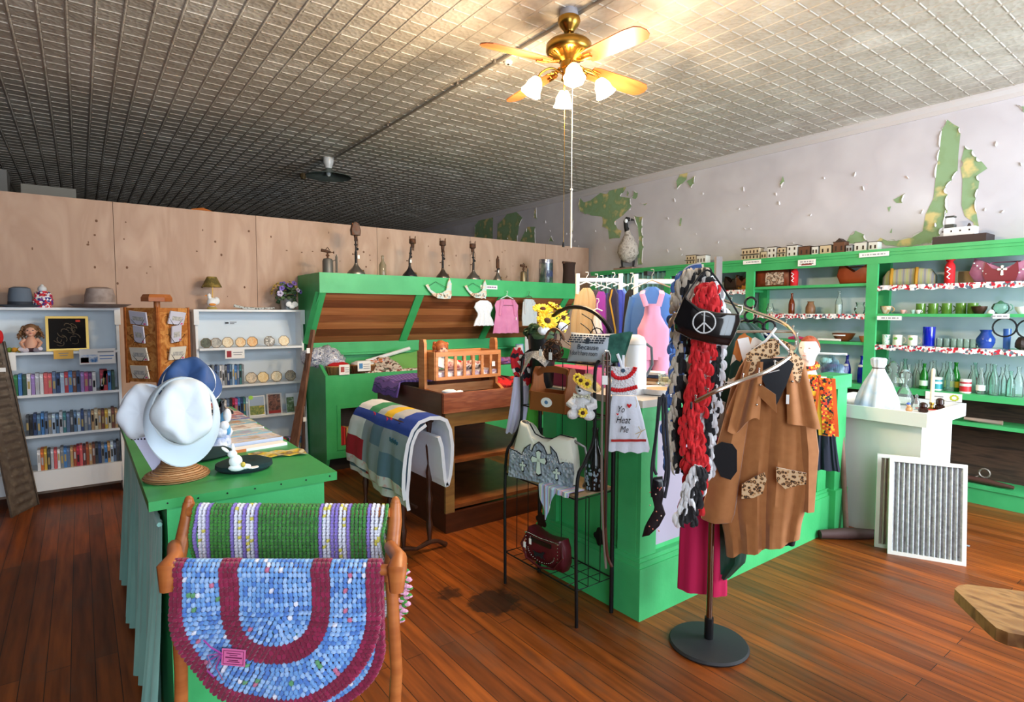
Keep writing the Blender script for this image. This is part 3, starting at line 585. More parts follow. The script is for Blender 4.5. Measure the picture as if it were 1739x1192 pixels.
flat_sign('yellow_note', 'orange-yellow sticky note on the shelf edge of the far-left bookcase', 'note', P(108, 602, Y=BY+.025), .125, .07, mat('sticky_yellow', 'e8b452', .7), [('print', (.25, .6, .75, .68), GREY), ('print', (.3, .35, .7, .42), GREY)])
flat_sign('business_sign', 'white card with small blue and red picture on left bookcase shelf', 'sign', P(166, 605, Y=BY+.02), .24, .125, TAGM, [('picture', (.03, .12, .5, .62), mat('sky_picture', '4f8fd0', .6, col2=['e8f0f6', '3f78b8'], pat='noise', scale=12)), ('picture', (.03, .1, .25, .45), mat('red_picture', 'b04038', .6)), ('print', (.5, .75, .95, .83), GREY), ('print', (.55, .5, .95, .56), mat('blue_print', '5a86c8', .6)), ('print', (.55, .3, .9, .36), mat('blue_print', '5a86c8', .6))])
flat_sign('paper_note', 'blank white paper hanging at the left end of the top shelf', 'note', P(17, 614, Y=BY+.02), .07, .14, TAGM)
# framed picture: gold frame, black velvet with a pale engraved design (generic)
t = thing('framed_picture', 'gold-framed black picture with faint bronze design on the top shelf', 'picture', (xb(116), yk+.06, B1L[0]))
fw, fh = .275, .28; b = MB(); b.T = RX(-.12)
for q in ((-fw/2, 0, fw/2, .018), (-fw/2, fh-.018, fw/2, fh), (-fw/2, .018, -fw/2+.018, fh-.018), (fw/2-.018, .018, fw/2, fh-.018)): b.box((q[0], -.015, q[1]), (q[2], .005, q[3]))
b.build('frame', mat('gold_frame', 'c2a152', .35, .5), t); b = MB(); b.T = RX(-.12); b.box((-fw/2+.016, -.004, .016), (fw/2-.016, .004, fh-.016)); b.build('canvas', mat('black_velvet', '0e0d10', .9), t)
b = MB(); b.T = RX(-.12); rng = random.Random(5)
for k in range(16):
    a = rng.uniform(0, 6.28); cx, cz = rng.uniform(-.06, .06), rng.uniform(.07, .2)
    b.tube([(cx+.035*math.cos(a+s*.5)*(1-s*.1), -.006, cz+.03*math.sin(a+s*.5)) for s in range(6)], .0028, 5)
b.build('design', mat('faint_bronze', '6a5c48', .6), t)
b = MB(); b.T = RX(-.12); b.box((.055, -.006, .235), (.085, -.004, .25)); b.build('sticker', mat('sticker_red', 'c8301c', .6), t)
# ---- dolls, curly hair
skin = mat('doll_skin', 'd9a58c', .5); 
def doll_head(t, c, s, hair, hairm, rz=0):
    b = MB(); b.T = T(*c) @ RZ(rz); b.ball((0, 0, 0), (.9*s, .95*s, 1.08*s), 14, 10); b.ball((0, -.9*s, -.12*s), (.14*s, .16*s, .17*s), 8, 6); b.ball((0, -.6*s, -.72*s), (.4*s, .35*s, .3*s), 8, 6)
    for sx in (-1, 1): b.ball((sx*.45*s, -.62*s, -.3*s), (.3*s, .25*s, .25*s), 8, 6); b.ball((sx*.9*s, 0, -.05*s), (.12*s, .2*s, .25*s), 8, 6)
    h = b.build('head', skin, t, True)
    b = MB(); b.T = T(*c) @ RZ(rz)
    for sx in (-1, 1): b.ball((sx*.36*s, -.84*s, .1*s), (.15*s, .08*s, .1*s), 8, 6)
    b.build('eye', mat('eye_dark', '2a2a33', .3), h, True)
    b = MB(); b.T = T(*c) @ RZ(rz); b.ball((0, -.88*s, -.45*s), (.2*s, .08*s, .06*s), 8, 6); b.build('mouth', mat('lip_red', 'b0404a', .4), h, True)
    b = MB(); b.T = T(*c) @ RZ(rz); rng = random.Random(3); hair(b, s, rng); b.build('hair', hairm, t, True)
    return h
def curly(b, s, rng):
    b.ball((0, .2*s, .35*s), (1.1*s, 1.0*s, 1.0*s), 14, 8)
    for k in range(46):
        a = rng.uniform(-.35, PI+.35); x0 = 1.0*s*math.cos(a); y0 = .15*s+.7*s*math.sin(a)
        pts = []; L = rng.uniform(1.6, 2.5)
        for j in range(9):
            v = j/8; sp = 1+.9*v; pts.append((x0*sp+.14*s*math.cos(j*2.2+k), y0*(1+.3*v)+.14*s*math.sin(j*2.2+k), .7*s-L*s*v+.2*s))
        b.tube(pts, [.17*s*(1-.5*j/8) for j in range(9)], 5)
brownhair = mat('brown_hair', '6a4a30', .55, col2='8a6544', pat='noise', scale=60)
t = thing('doll', 'bare-shouldered doll with long curly brown hair sitting on the top shelf', 'doll', (xb(53), yk+.05, B1L[0]))
doll_head(t, (0, 0, .165), .042, curly, brownhair)
b = MB(); b.tube([(0, 0, .125), (0, 0, .105), (0, 0, .08), (0, 0, .03)], [.016, .03, .042, .045], 12)
for sx in (-1, 1):
    b.tube([(sx*.035, -.005, .1), (sx*.06, -.02, .07), (sx*.045, -.05, .04)], [.014, .013, .01], 8); b.ball((sx*.042, -.058, .034), (.012, .014, .01), 8, 6)
b.build('body', skin, t, True)
b = MB(); b.ball((0, 0, .022), (.06, .05, .025), 12, 6); b.build('dress', mat('dark_dress', '4a3038', .8), t, True)
for sx in (-1, 1): b = MB(); b.tube([(sx*.025, -.03, .018), (sx*.05, -.08, .018), (sx*.06, -.105, .03)], [.018, .016, .015], 8); b.build('leg', mat('white_sock', 'dcd6e4', .7), t, True)
t = thing('toy_fruit', 'small heap of yellow and green toy fruit beside the curly-haired doll', 'toy', (xb(24), yk+.03, B1L[0]))
for i, (x, c) in enumerate(((0, 'd89a2a'), (.03, 'c9b23a'), (-.03, '7a9a3a'))): MB().ball((x, .01*i, .02), .02).build('fruit', mat('fruit_%d' % i, c, .4), t, True)
# ---- on top of the left bookcase
TB = 1.537
def hat(name, label, p, m, r=.19, h=.12, rz=0, band=None, brim_up=.02, sag=0):
    t = thing(name, label, 'hat', p, rz)
    b = MB(); b.lathe([(r, brim_up), (r*.8, .008), (r*.55, .004), (r*.5, .02), (r*.48, h*.6), (r*.42, h*.92), (r*.25, h), (.001, h*.96)], 28, cap=False, wob=.03, lobes=2)
    b.lathe([(r, brim_up-.002), (r*.55, 0), (r*.001, 0)], 28, cap=False, wob=.03, lobes=2); b.build('felt', m, t, True)
    if band: MB().lathe([(r*.51, .015), (r*.5, .045)], 28, cap=False, wob=.03, lobes=2).build('hat_band', band, t, True)
    return t
hat('cap', 'grey-blue hat on top of the left bookcase at the frame edge', (P(8, 519, Z=TB).x-.02, 5.97-.05, TB), mat('slate_felt', '5f6c7c', .8), .15, .16, band=mat('dark_band', '2c3440', .7))
hat('wide_hat', 'pale pinkish wide-brimmed sheer hat on top of the left bookcase', (P(180, 519, Y=5.93).x-.04, 5.86, TB), mat('sheer_mauve', 'a2948f', .6, col2='8c7d78', pat='noise', scale=20), .21, .17, brim_up=.03, band=mat('mauve_band', 'b9aba6', .6))
t = thing('rag_figure', 'small figure covered in red, white and blue rag scraps on left bookcase', 'figurine', (P(73, 519, Y=5.92).x, 5.92, TB))
b = MB(); b.lathe([(.055, 0), (.06, .03), (.05, .09), (.03, .13)], 14); b.build('body', mat('rag_scraps', 'c22a40', .8, col2=['e8e8ee', '3a3f8a', 'd03a3a', 'f0f0f0', '7a3a8a'], pat='cells', scale=60, thr=(.1, .9)), t, True)
b = MB(); b.ball((0, 0, .145), .03); b.ball((.0, 0, .172), (.012, .012, .012)); b.build('head', mat('rag_white', 'cfd3d6', .6), t, True)
b = MB(); rng = random.Random(4)
for k in range(60):
    a = rng.uniform(0, 6.28); z = rng.uniform(.01, .12); r = .056-.12*max(0, z-.06); b.ball((r*math.cos(a), r*math.sin(a), z), (.012, .012, .009), 6, 4)
b.build('rag_tuft', MATS['rag_scraps'], t)['kind'] = 'stuff'
# ---- on top of the right bookcase
t = thing('goose_lamp', 'small lamp with white goose figure and mottled olive shade', 'lamp', (P(360, 522, Y=5.93).x, 5.93, 1.53))
b = MB(); b.lathe([(.04, 0), (.045, .01), (.035, .025)], 16); b.build('base', mat('tan_base', 'b09a5c', .5), t, True)
b = MB(); b.ball((0, 0, .065), (.042, .035, .045)); b.tube([(-.01, 0, .09), (-.02, 0, .115), (-.022, -.0, .13)], [.02, .016, .018], 10); b.ball((-.022, 0, .13), (.018, .017, .018)); b.ball((.04, 0, .08), (.028, .02, .035)); b.build('goose_body', WHT, t, True)
b = MB(); b.tube([(-.036, 0, .13), (-.056, 0, .126)], [.007, .003], 6); b.ball((.0, -.03, .045), (.03, .012, .012)); b.build('beak', mat('goose_orange', 'd98a2a', .5), t, True)
b = MB(); b.cyl((.008, 0, .1), (.008, 0, .22), .004); b.build('stem', BRASS, t)
b = MB(); b.lathe([(.085, .205), (.083, .207), (.04, .3), (.038, .3), (.08, .205)], 24, c=(.005, 0, 0), cap=False); b.build('lamp_shade', mat('olive_shade', '7d6a2f', .7, col2=['5c5228', 'a58c44'], pat='noise', scale=16), t, True)
tag(MB().tube([P(397, 519, Y=5.9), P(415, 523, Y=5.9), P(440, 524, Y=5.9), P(466, 523, Y=5.9)], [.014, .012, .01, .008], 8).build('lace_roll', mat('lace', 'c4c8c6', .8, col2='6c6f6c', pat='cells', scale=90, thr=(.2, .7)), smooth=True), 'rolled white lace trim lying on top of the right bookcase', 'lace')
# flower arrangements
def petals(b, c, r, n, w, tilt, rng, dirv):
    d = Vector(dirv).normalized(); q = d.to_track_quat('Z', 'Y').to_matrix().to_4x4()
    for k in range(n):
        b.T = T(*c) @ q @ RZ(2*PI*k/n+rng.uniform(-.1, .1)) @ RY(-tilt)
        b.grid(lambda u, v: (r*(.12+.88*u), w*r*(v-.5)*math.sin(PI*min(.97, .12+.8*u))**.7*2, .1*r*math.sin(u*2.4)-.15*r*(2*v-1)**2), 4, 4)
    b.T = Matrix()
pot = thing('pansy_pot', 'tin pot of purple, yellow and white pansies beside the green case', 'flower arrangement', (P(487, 524, Y=5.9).x, 5.9, 1.53))
MB().lathe([(.05, 0), (.052, .005), (.062, .1), (.068, .11), (.066, .113), (.055, .1)], 20).build('tin_pot', mat('galvanised', '9aa3ad', .35, .7), pot, True)
rng = random.Random(8); pur, yel, wht = MB(), MB(), MB(); ctr = MB(); lf = MB()
for k in range(26):
    a = rng.uniform(0, 2*PI); e = rng.uniform(.05, 1.3); R = rng.uniform(.1, .15); d = (math.cos(a)*math.cos(e)*1.1, math.sin(a)*math.cos(e), math.sin(e))
    c = (d[0]*R, d[1]*R, .15+d[2]*R*.95); mb = (pur, yel, wht, pur, yel)[k % 5]
    petals(mb, c, rng.uniform(.022, .032), 5, .55, .15, rng, (d[0], d[1]-.5, d[2])); ctr.ball((c[0]+d[0]*.003, c[1]-.004, c[2]+.003), .006, 6, 4)
for k in range(60):
    a = rng.uniform(0, 2*PI); e = rng.uniform(-.5, 1.2); R = rng.uniform(.07, .135); d = (math.cos(a)*math.cos(e)*1.15, math.sin(a)*math.cos(e), math.sin(e))
    petals(lf, (d[0]*R*.6, d[1]*R*.6, .13+d[2]*R), rng.uniform(.035, .055), 2, .3, .4, rng, (d[0], d[1], d[2]+.4))
LEAF = mat('silk_leaf', '3f5c40', .6, col2='56704a', pat='noise', scale=30)
for mb, nm, c in ((pur, 'purple_petals', '7a66c0'), (yel, 'yellow_petals', 'd8c25a'), (wht, 'pale_petals', 'd0c8e6')): o = mb.build(nm, mat(nm, c, .7, col2='6a3a8a' if nm != 'purple_petals' else 'a08ad8', pat='noise', scale=40, thr=(.55, .75)), pot, True); o['kind'] = 'stuff'
ctr.build('flower_centres', mat('flower_dark', '4a2a50', .7), pot)['kind'] = 'stuff'; lf.build('leaves', LEAF, pot, True)['kind'] = 'stuff'
b = MB(); b.T = T(.0, -.075, .045)
for sx in (-1, 1): b.T = T(.03, -.074, .055) @ RY(sx*.5); b.ball((sx*.025, 0, .015), (.03, .006, .026)); b.ball((sx*.018, 0, -.016), (.02, .006, .02))
b.T = Matrix(); b.build('butterfly', WHT, pot, True)
# ================================================================= spinning card rack between the bookcases
cr = thing('card_spinner', 'honey-coloured wooden card spinner between the two white bookcases', 'card rack', (P(268, 560, Y=5.25).x, 5.25, 0), FACE+.55)
zr = lambda py: P(268, py, Y=5.25).z
za_, zb_, zc_ = zr(523), zr(645), zr(500)
W_ = .15
BURL = mat('burl_veneer', 'b9793c', .4, col2=['a35f28', 'cf9452', '8f4e20'], pat='noise', scale=11, dist=1.5, thr=(.3, .72))
b = MB(); b.lathe([(.105, 0), (.105, .03), (.09, .055)], 6, (0, 0, zc_-.055)); b.build('cap', OAK, cr)
b = MB(); b.cyl((0, 0, .03), (0, 0, zc_-.05), .022); b.build('post', OAK, cr)
b = MB(); b.lathe([(.24, 0), (.24, .03), (.06, .05)], 8); b.build('base', OAK, cr)
cards = []
for k in range(4):
    ang = PI/4+k*PI/2
    M = RZ(ang) @ T(0, -W_, 0)
    b = MB(); b.T = M; b.box((-W_+.012, 0, zb_-.0), (W_-.012, .012, za_)); b.build('panel', BURL, cr)
    b = MB(); b.T = M
    for x in (-W_+.006, W_-.006): b.box((x-.008, -.008, zb_-.01), (x+.008, .014, za_+.005))
    b.build('panel_frame', OAK, cr)
    for j in range(4):
        z0 = zb_+.03+j*(za_-zb_)/4.15
        b = MB(); b.T = M
        for sx in (-1, 1): b.tube([(sx*.075, 0, z0+.06), (sx*.075, -.03, z0+.055), (sx*.02, -.022, z0-.005), (0, -.01, z0-.005)], .0018, 5)
        b.build('wire_holder', BLK, cr); cards.append((k, j, z0))
base = cr.location
LBL = {3: 'left', 0: 'right', 1: 'hidden right', 2: 'hidden left'}
for k, j, z0 in cards:
    if k in (1, 2) and j == 3: continue
    ang = PI/4+k*PI/2; upright = j == 2
    M = RZ(FACE+.55+ang); o = M @ Vector((0, -W_-.014, 0)); side = {3: 'left front face', 0: 'right front face', 1: 'right rear face', 2: 'left rear face'}[k]
    what = {0: 'cream card with grey town engraving', 1: 'cream card with grey building engraving', 2: 'upright pale lilac card', 3: 'pale blue card lying across'}[j]
    t = thing('greeting_card', '%s, %s holder, %s of card spinner' % (what, ('lowest', 'second lowest', 'third', 'top')[j], side), 'card', (base.x+o.x, base.y+o.y, z0), FACE+.55+ang, 'greeting cards in the spinner')
    wd, hh = (.09, .13) if upright else (.15, .1)
    if k in (1, 2): wd, hh = .11, .13
    b = MB(); b.T = RX(.22 if k in (0, 3) else .32) @ RY(.1*(j == 3)+.14*upright*(1 if k == 3 else -1)); b.box((-wd/2, -.006, 0), (wd/2, .004, hh)); b.build('card_stack', mat('card_lilac', 'c9cadc', .6) if j >= 2 else mat('card_cream', 'dcd8cc', .6), t)
    b2 = MB(); b2.T = b.T; b2.box((-wd*.32, -.007, hh*.3), (wd*.32, -.006, hh*.62)); b2.build('engraving', mat('engraving', '9a9b9c', .8, col2='c9c8c2', pat='noise', scale=80), t)
    b3 = MB(); b3.T = b.T; b3.box((wd*.3, -.0075, hh*.04), (wd*.42, -.006, hh*.16)); b3.build('price_sticker', mat('pink_sticker', 'd85a8a', .6), t)
# ================================================================= leaning things
t = thing('embossed_metal_panel', 'weathered brown embossed metal panel leaning at the far left', 'metal panel', (-.33, 5.62, 0), 0)
a1, a2 = P(22, 878, Z=0), P(68, 855, Z=0)
top1 = P(-40, 585, Y=5.66); top2 = P(8, 580, Y=5.72)
def panel(u, v):
    lo = a1.lerp(a2, u); hi = top1.lerp(top2, u); p = lo.lerp(hi, v); e = .012*math.sin(v*120)*(1 if .25 < u < .75 else .2)
    return p + Vector((0, -e-(.018 if u < .06 or u > .94 else 0), 0))
part(MB().grid(panel, 26, 220, .015), 'metal_sheet', mat('weathered_metal', '6e6258', .6, .2, col2=['62574e', '786c60'], pat='noise', scale=14, bump=.2), t, True)
tt = flat_sign('price_label', 'small white label on the leaning metal panel at far left', 'label', P(2, 628, Y=5.55), .05, .03, TAGM)
b = MB(); b.ball(P(0, 572, Y=5.7), (.02, .02, .05)); tag(b.build('red_cloth_corner', RED, None, True), 'bit of red cloth at the left edge above the metal panel', 'cloth')
t = thing('wooden_paddle', 'long worn wooden paddle leaning between bookcase and green case', 'paddle', tuple(P(500, 742, Y=5.3).xy)+(0,), 0)
lo, hi = P(498, 760, Y=5.28), P(532, 560, Y=5.38); dd = (hi-lo).normalized(); lo = lo-dd*(lo.z/dd.z); L = (hi-lo).length
b = MB(); b.T = Matrix.Translation(lo) @ dd.to_track_quat('Z', 'Y').to_matrix().to_4x4()
b.prism([(-.045, 0), (.045, 0), (.045, L*.3), (.03, L*.7), (.022, L), (-.018, L), (-.03, L*.7), (-.05, L*.3)], -.012, .012, 'y')
part(b, 'plank', mat('worn_plank', '6f4a38', .7, col2='8a6450', pat='noise', scale=6, stretch=(6, 6, 1)), t)
part(MB().box(P(521, 600, Y=5.26), P(526, 591, Y=5.265)), 'price_tag', TAGM, t)
t = thing('dark_stick', 'thin dark stick with a hanging tag leaning behind the wooden paddle', 'stick', tuple(P(512, 745, Y=5.32).xy)+(0,), 0)
part(MB().tube([tuple(P(512, 750, Y=5.32).xy)+(.002,), P(516, 700, Y=5.32), P(521, 600, Y=5.36)], [.018, .014, .012], 8), 'shaft', mat('dark_stick_wood', '4a332a', .7), t, True)
part(MB().box(P(515, 716, Y=5.26), P(520, 708, Y=5.262)).tube([P(517, 708, Y=5.26), P(517, 690, Y=5.27)], .001, 4), 'price_tag', TAGM, t)
# ================================================================= on top of the green case: lamps, blowtorches, tins
def face_at(px): return FACE + math.atan((CX-px)/F_PX)
CT = 1.88
def ct(px): p = P(px, 470, Y=5.62); return (p.x, 5.62, CT)
def hz(py_top, px): return P(px, py_top, Y=5.62).z-CT
def gas_lamp(px, top, label, br=.085, basem=None, burner=True, lean=0.0, cloth=False, group=None):
    t = thing('pressure_lamp', label, 'lamp', ct(px)); H = hz(top, px)
    MB().lathe([(br*.95, 0), (br, .015), (br*.9, .035), (br*.45, .075), (br*.22, .105), (br*.2, .12)], 24).build('fuel_tank', basem or STEEL, t, True)
    b = MB(); b.cyl((0, 0, .11), (0, 0, H*.45), .013); b.ball((.016, 0, H*.5), .014, 8, 6); b.cyl((0, 0, H*.44), (lean*.5, 0, H*.74), .009); b.ball((lean*.3, 0, H*.58), (.018, .012, .012), 8, 6); b.build('stem', BLK, t, True)
    b = MB(); b.tube([(0, 0, H*.5), (.022, 0, H*.56), (.02, 0, H*.68), (lean*.5+.01, 0, H*.76)], .0035, 6); b.cyl((-.03, 0, H*.4), (.0, 0, H*.4), .003); b.ball((-.032, 0, H*.4), .008, 6, 4); b.build('fuel_tube', IRON, t)
    if burner:
        b = MB(); r = .036
        b.lathe([(r*.5, H*.72), (r*.55, H*.8), (r, H*.82), (r, H*.92), (r*.6, H*.93)], 14, (lean, 0, 0))
        for k in range(4): a = k*PI/2+.4; b.cyl((lean+r*math.cos(a), r*math.sin(a), H*.9), (lean+r*1.15*math.cos(a), r*1.15*math.sin(a), H*.99), .003)
        for k in range(3): b.cyl((lean+.014*math.cos(k*2.1), .014*math.sin(k*2.1), H*.65), (lean+.014*math.cos(k*2.1), .014*math.sin(k*2.1), H*.78), .004)
        b.build('burner', IRON, t, True)
    b = MB(); b.ball((br*.75, -.01, .045), .014, 8, 6); b.build('filler_cap', BRASS, t, True)
    return t
t = gas_lamp(605, 378, 'tallest old pressure lamp with a wrapped rusty burner on the green case', .09); price_tag(t, T(.012, -.04, .2), .022, .036)
H = hz(378, 605); b = MB(); b.lathe([(.045, H*.76), (.05, H*.86), (.035, H*.98), (.012, H*1.01)], 12, wob=.12, lobes=5); b.build('cloth_wrap', mat('grimy_cloth', '6f625a', .85, col2='7a4a32', pat='noise', scale=20), t, True)
t = gas_lamp(696, 400, 'black-based pressure lamp with bent neck, right of the clear bottle', .082, mat('black_enamel', '26262a', .25), lean=.035); price_tag(t, T(-.002, -.03, .19), .02, .034)
gas_lamp(752, 404, 'pressure lamp with bronze base above the first painted jawbone', .078, mat('bronze_base', '6e625a', .3, .8))
gas_lamp(804, 409, 'pressure lamp with nickel base above the second painted jawbone', .084, lean=-.01)
t = gas_lamp(845, 434, 'short lamp with small nickel base and slim burner, right of the tall lamps', .055, burner=False); price_tag(t, T(.0, -.02, .13), .016, .026)
H = hz(434, 845); MB().lathe([(.014, H*.5), (.02, H*.55), (.02, H*.85), (.014, H*.88), (.004, H)], 10).build('burner', IRON, t, True)
def blowtorch(px, top, label, m, w=.05):
    t = thing('blowtorch', label, 'blowtorch', ct(px)); H = hz(top, px)
    MB().lathe([(w, 0), (w*1.02, .01), (w, H*.5), (w*.8, H*.57), (w*.25, H*.6)], 18).build('tank', m, t, True)
    b = MB(); b.cyl((0, 0, H*.58), (0, 0, H*.85), .009); b.cyl((-w*1.2, 0, H*.88), (w*.5, 0, H*.83), .016, .012); b.cyl((w*.3, 0, H*.83), (w*1.2, -.0, H*.82), .004); b.ball((w*1.2, 0, H*.82), (.004, .013, .013), 8, 6); b.ball((0, 0, H*.7), (.02, .014, .01), 8, 6); b.tube([(-.02, 0, H*.9), (0, 0, H), (.02, 0, H*.9)], .004, 6); b.build('burner', IRON, t, True)
    b = MB(); b.tube([(w, 0, H*.5), (w*1.6, 0, H*.55), (w*1.75, 0, H*.5)], .005, 6); b.cyl((w*1.75, 0, .02), (w*1.75, 0, H*.68), .011); b.cyl((w*1.75, 0, H*.68), (w*1.75, 0, H*.75), .006); b.build('pump_handle', mat('grimy_handle', '5d5750', .6), t, True)
blowtorch(557, 420, 'dull grey blowtorch at the left end of the green case top', mat('dull_lead', '6e6c68', .5, .5))
blowtorch(889, 447, 'small greyish brass blowtorch beside the big silver tin', mat('dull_brass', '807258', .4, .7), .038)
b = MB(); b.lathe([(.035, 0), (.037, .01), (.036, .12), (.014, .16), (.013, .2), (.016, .21), (.012, .215)], 20); o = b.build('glass_bottle', mat('worn_yellow_glass', 'b3a88e', .1, trans=.6), None, True); o.location = ct(650)
tag(o, 'cloudy pale bottle standing between two lamps on the green case', 'bottle')
t = thing('silver_tin', 'big shiny tin can with worn blue print on the green case', 'tin', ct(927)); H = hz(441, 927)
MB().lathe([(.088, 0), (.09, .004), (.09, H*.84), (.092, H*.86), (.088, H*.9), (.092, H*.98), (.09, H)], 30).build('body', mat('shiny_tin', 'b9bcc4', .25, .9, col2=['8a8fa0', 'd5d7dc'], pat='noise', scale=9), t, True)
b = MB(); n = 14
for k in range(n):
    a = -PI/2-.55+1.1*k/n
    if k % 5 != 4: b.T = RZ(a) ; b.box((.0902, -.006, H*.25+.01*(k % 3)), (.091, .006, H*.25+.05+.02*(k % 3)))
b.build('print', mat('navy_print', '3a4468', .6), t)
t = thing('wire_spool', 'rusty drum wound with dark wire and crossbar on the green case', 'wire spool', ct(966)); H = hz(444, 966)
MB().lathe([(.083, 0), (.08, H*.3), (.075, H*.6), (.083, H*.9), (.08, H*.93)], 24).build('drum', mat('wound_wire', '4e3a34', .7, bump=.8, bscale=('wave', 40), rot=(0, PI/2, 0)), t, True)
MB().box((-.11, -.012, H*.9), (.11, .012, H*.99)).build('crossbar', IRON, t)
# ================================================================= hung from the hood of the case
def jaw(px, px0, py0, label, sc=1.0):
    p = P(px, 497, Y=YH-.02); t = thing('painted_jawbone', label, 'ornament', (p.x, YH-.028, p.z))
    pts = [(-.15, .075), (-.12, .085), (-.09, .03), (-.02, -.01), (.05, .0), (.1, .03), (.115, .1), (.14, .16), (.155, .12), (.165, .1), (.16, .03), (.165, -.02), (.15, -.06), (.08, -.065), (.0, -.06), (-.06, -.03), (-.12, .03)]
    pts = [(x*sc, z*sc) for x, z in pts]
    MB().prism(pts, -.008, .008, 'y').build('bone', mat('painted_bone', 'd9d3c4', .5, col2=['b9d8dc', 'e2d3bc', 'cda98c'], pat='noise', scale=9, stretch=(1, 1, 2)), t)
    b = MB(); rng = random.Random(px)
    for k in range(22):
        x = rng.uniform(-.08, .14)*sc; z = rng.uniform(-.05, -.015)*sc
        b.prism([(x-.005, z), (x+.005, z), (x, z+.018)], -.0095, -.008, 'y')
    b.build('painted_trees', mat('tree_paint', '4a5a40', .7, col2='8a4a3a', pat='noise', scale=40), t)
    b = MB(); b.tube([(-.12*sc, -.004, .06*sc), (-.02, .012, .115*sc), (.11*sc, -.004, .05*sc)], .002, 5); b.build('cord', BLK, t)
    return t
jaw(743, 0, 0, 'painted jawbone ornament hanging on the hood, left of the other', 1.0)
jaw(806, 0, 0, 'painted jawbone ornament hanging on the hood above the white baby dress', .92)
def garment(name, label, cat, root, outline, m, rz=0, thick=.02, folds=5, amp=.008, parts=(), smooth=True, hem=0):
    """hanging clothes: outline = [(z, left x, right x)...] from top to bottom, rounded front and back, with folds"""
    t = thing(name, label, cat, root, rz)
    shell(outline, m, t, 'fabric', thick, folds, amp, hem)
    for f in parts: f(t)
    return t
def shell(outline, m, t, name, thick=.02, folds=5, amp=.008, hem=0, yoff=0, n=40, M=None, slope=0):
    b = MB(); b.T = M or Matrix(); zs = [o[0] for o in outline]; R = []
    for i in range(len(outline)-1):
        k = max(1, int(abs(outline[i][0]-outline[i+1][0])/.02))
        for j in range(k): R.append(tuple(outline[i][q]+(outline[i+1][q]-outline[i][q])*j/k for q in range(3)))
    R.append(outline[-1]); vs = []; z0, z1 = zs[0], zs[-1]
    for z, x0, x1 in R:
        v = (z0-z)/(z0-z1); c, w = (x0+x1)/2, (x1-x0)/2
        for k in range(n):
            a = 2*PI*k/n; s = math.sin(a); x = c+w*math.cos(a); cc_ = math.cos(a); fr = amp*(.3+.9*v)*(.6*math.sin(folds*cc_*1.7+1.3*v+(0 if s < 0 else 2)+.8*math.sin(3*cc_))+.4*math.sin(folds*cc_*3.9+2*v+folds))
            zz = z + (hem*math.sin(folds*math.cos(a)*1.9) if z == zs[-1] else 0)
            zz -= slope*(x-c)*v*v*v
            vs.append((x, yoff+thick*(abs(s)**.7)*(1 if s > 0 else -1)*(.6+.5*v)+fr*(abs(s)**.5), zz))
    N = len(R); fs = [(i*n+k, (i+1)*n+k, (i+1)*n+(k+1) % n, i*n+(k+1) % n) for i in range(N-1) for k in range(n)]
    fs.append(tuple(range(n))); b.add(vs, fs); return b.build(name, m, t, True)
def hanger(t, w, z, m=None, hook=.05, M=None):
    b = MB(); b.T = M or Matrix(); b.tube([(-w, 0, z-.09*w/.2), (-w*.9, 0, z-.075*w/.2), (0, 0, z), (w*.9, 0, z-.075*w/.2), (w, 0, z-.09*w/.2)], .005, 6)
    b.tube([(0, 0, z), (0, 0, z+hook*.5), (.012, 0, z+hook*.75), (.01, 0, z+hook), (-.008, 0, z+hook)], .0025, 6); return b.build('hanger', m or WHT, t, True)
hy = YH-.04
def hp(px, py): return P(px, py, Y=hy)
p = hp(821, 508)
def dress_root(px, py): q = hp(px, py); return (q.x, hy, q.z)
def scl(p0, lst): # pixel outline -> (z, x0, x1) local
    q = hp(*p0); out = []
    for y, a, c in lst: A, B = hp(a, y), hp(c, y); out.append((A.z-q.z, A.x-q.x, B.x-q.x))
    return out
t = garment('baby_dress', 'white ruffled baby dress hanging on the green hood', 'dress', dress_root(821, 508), scl((821, 508), [(510, 815, 828), (514, 808, 834), (522, 805, 837), (532, 811, 833), (536, 811, 833), (544, 807, 837), (553, 804, 839)]), mat('lace_white', 'e4e8ee', .8, bump=.3, bscale=('voronoi', 60)), folds=8, amp=.008, hem=.004); hanger(t, .03, .02)
t = garment('pink_dress', 'long-sleeved pink girls dress on a white hanger', 'dress', dress_root(861, 505), scl((861, 505), [(508, 852, 868), (511, 843, 875), (518, 840, 880), (530, 842, 879), (545, 840, 880), (566, 837, 881)]), mat('pink_cotton', 'd98ab2', .8, col2='cf7da8', pat='noise', scale=9), folds=7, amp=.008, hem=.003)
for sx in (-1, 1): b = MB(); b.tube([(sx*.08, 0, -.03), (sx*.1, -.01, -.13), (sx*.11, -.01, -.21)], [.03, .022, .02], 10); b.build('sleeve', MATS['pink_cotton'], t, True)
hanger(t, .09, .02); b = MB(); b.tube([(-.07, -.03, -.09), (.07, -.03, -.09)], .003, 5); b.build('smocking', mat('smock', '8a5a6a', .8), t); price_tag(t, T(.11, -.03, -.23), .012, .03)
t = garment('lace_jacket', 'pale lace-trimmed jacket hanging right of the pink dress', 'jacket', dress_root(898, 505), scl((898, 505), [(508, 892, 904), (513, 888, 909), (525, 887, 912), (540, 886, 912), (553, 887, 911)]), mat('pale_denim', 'c3ccd0', .8, bump=.3, bscale=('noise', 60)), folds=5, amp=.006)
for sx in (-1, 1): b = MB(); b.tube([(sx*.05, 0, -.03), (sx*.065, -.01, -.12), (sx*.06, -.01, -.2)], [.025, .018, .016], 10); b.build('sleeve', MATS['pale_denim'], t, True)
hanger(t, .05, .02, CHR)
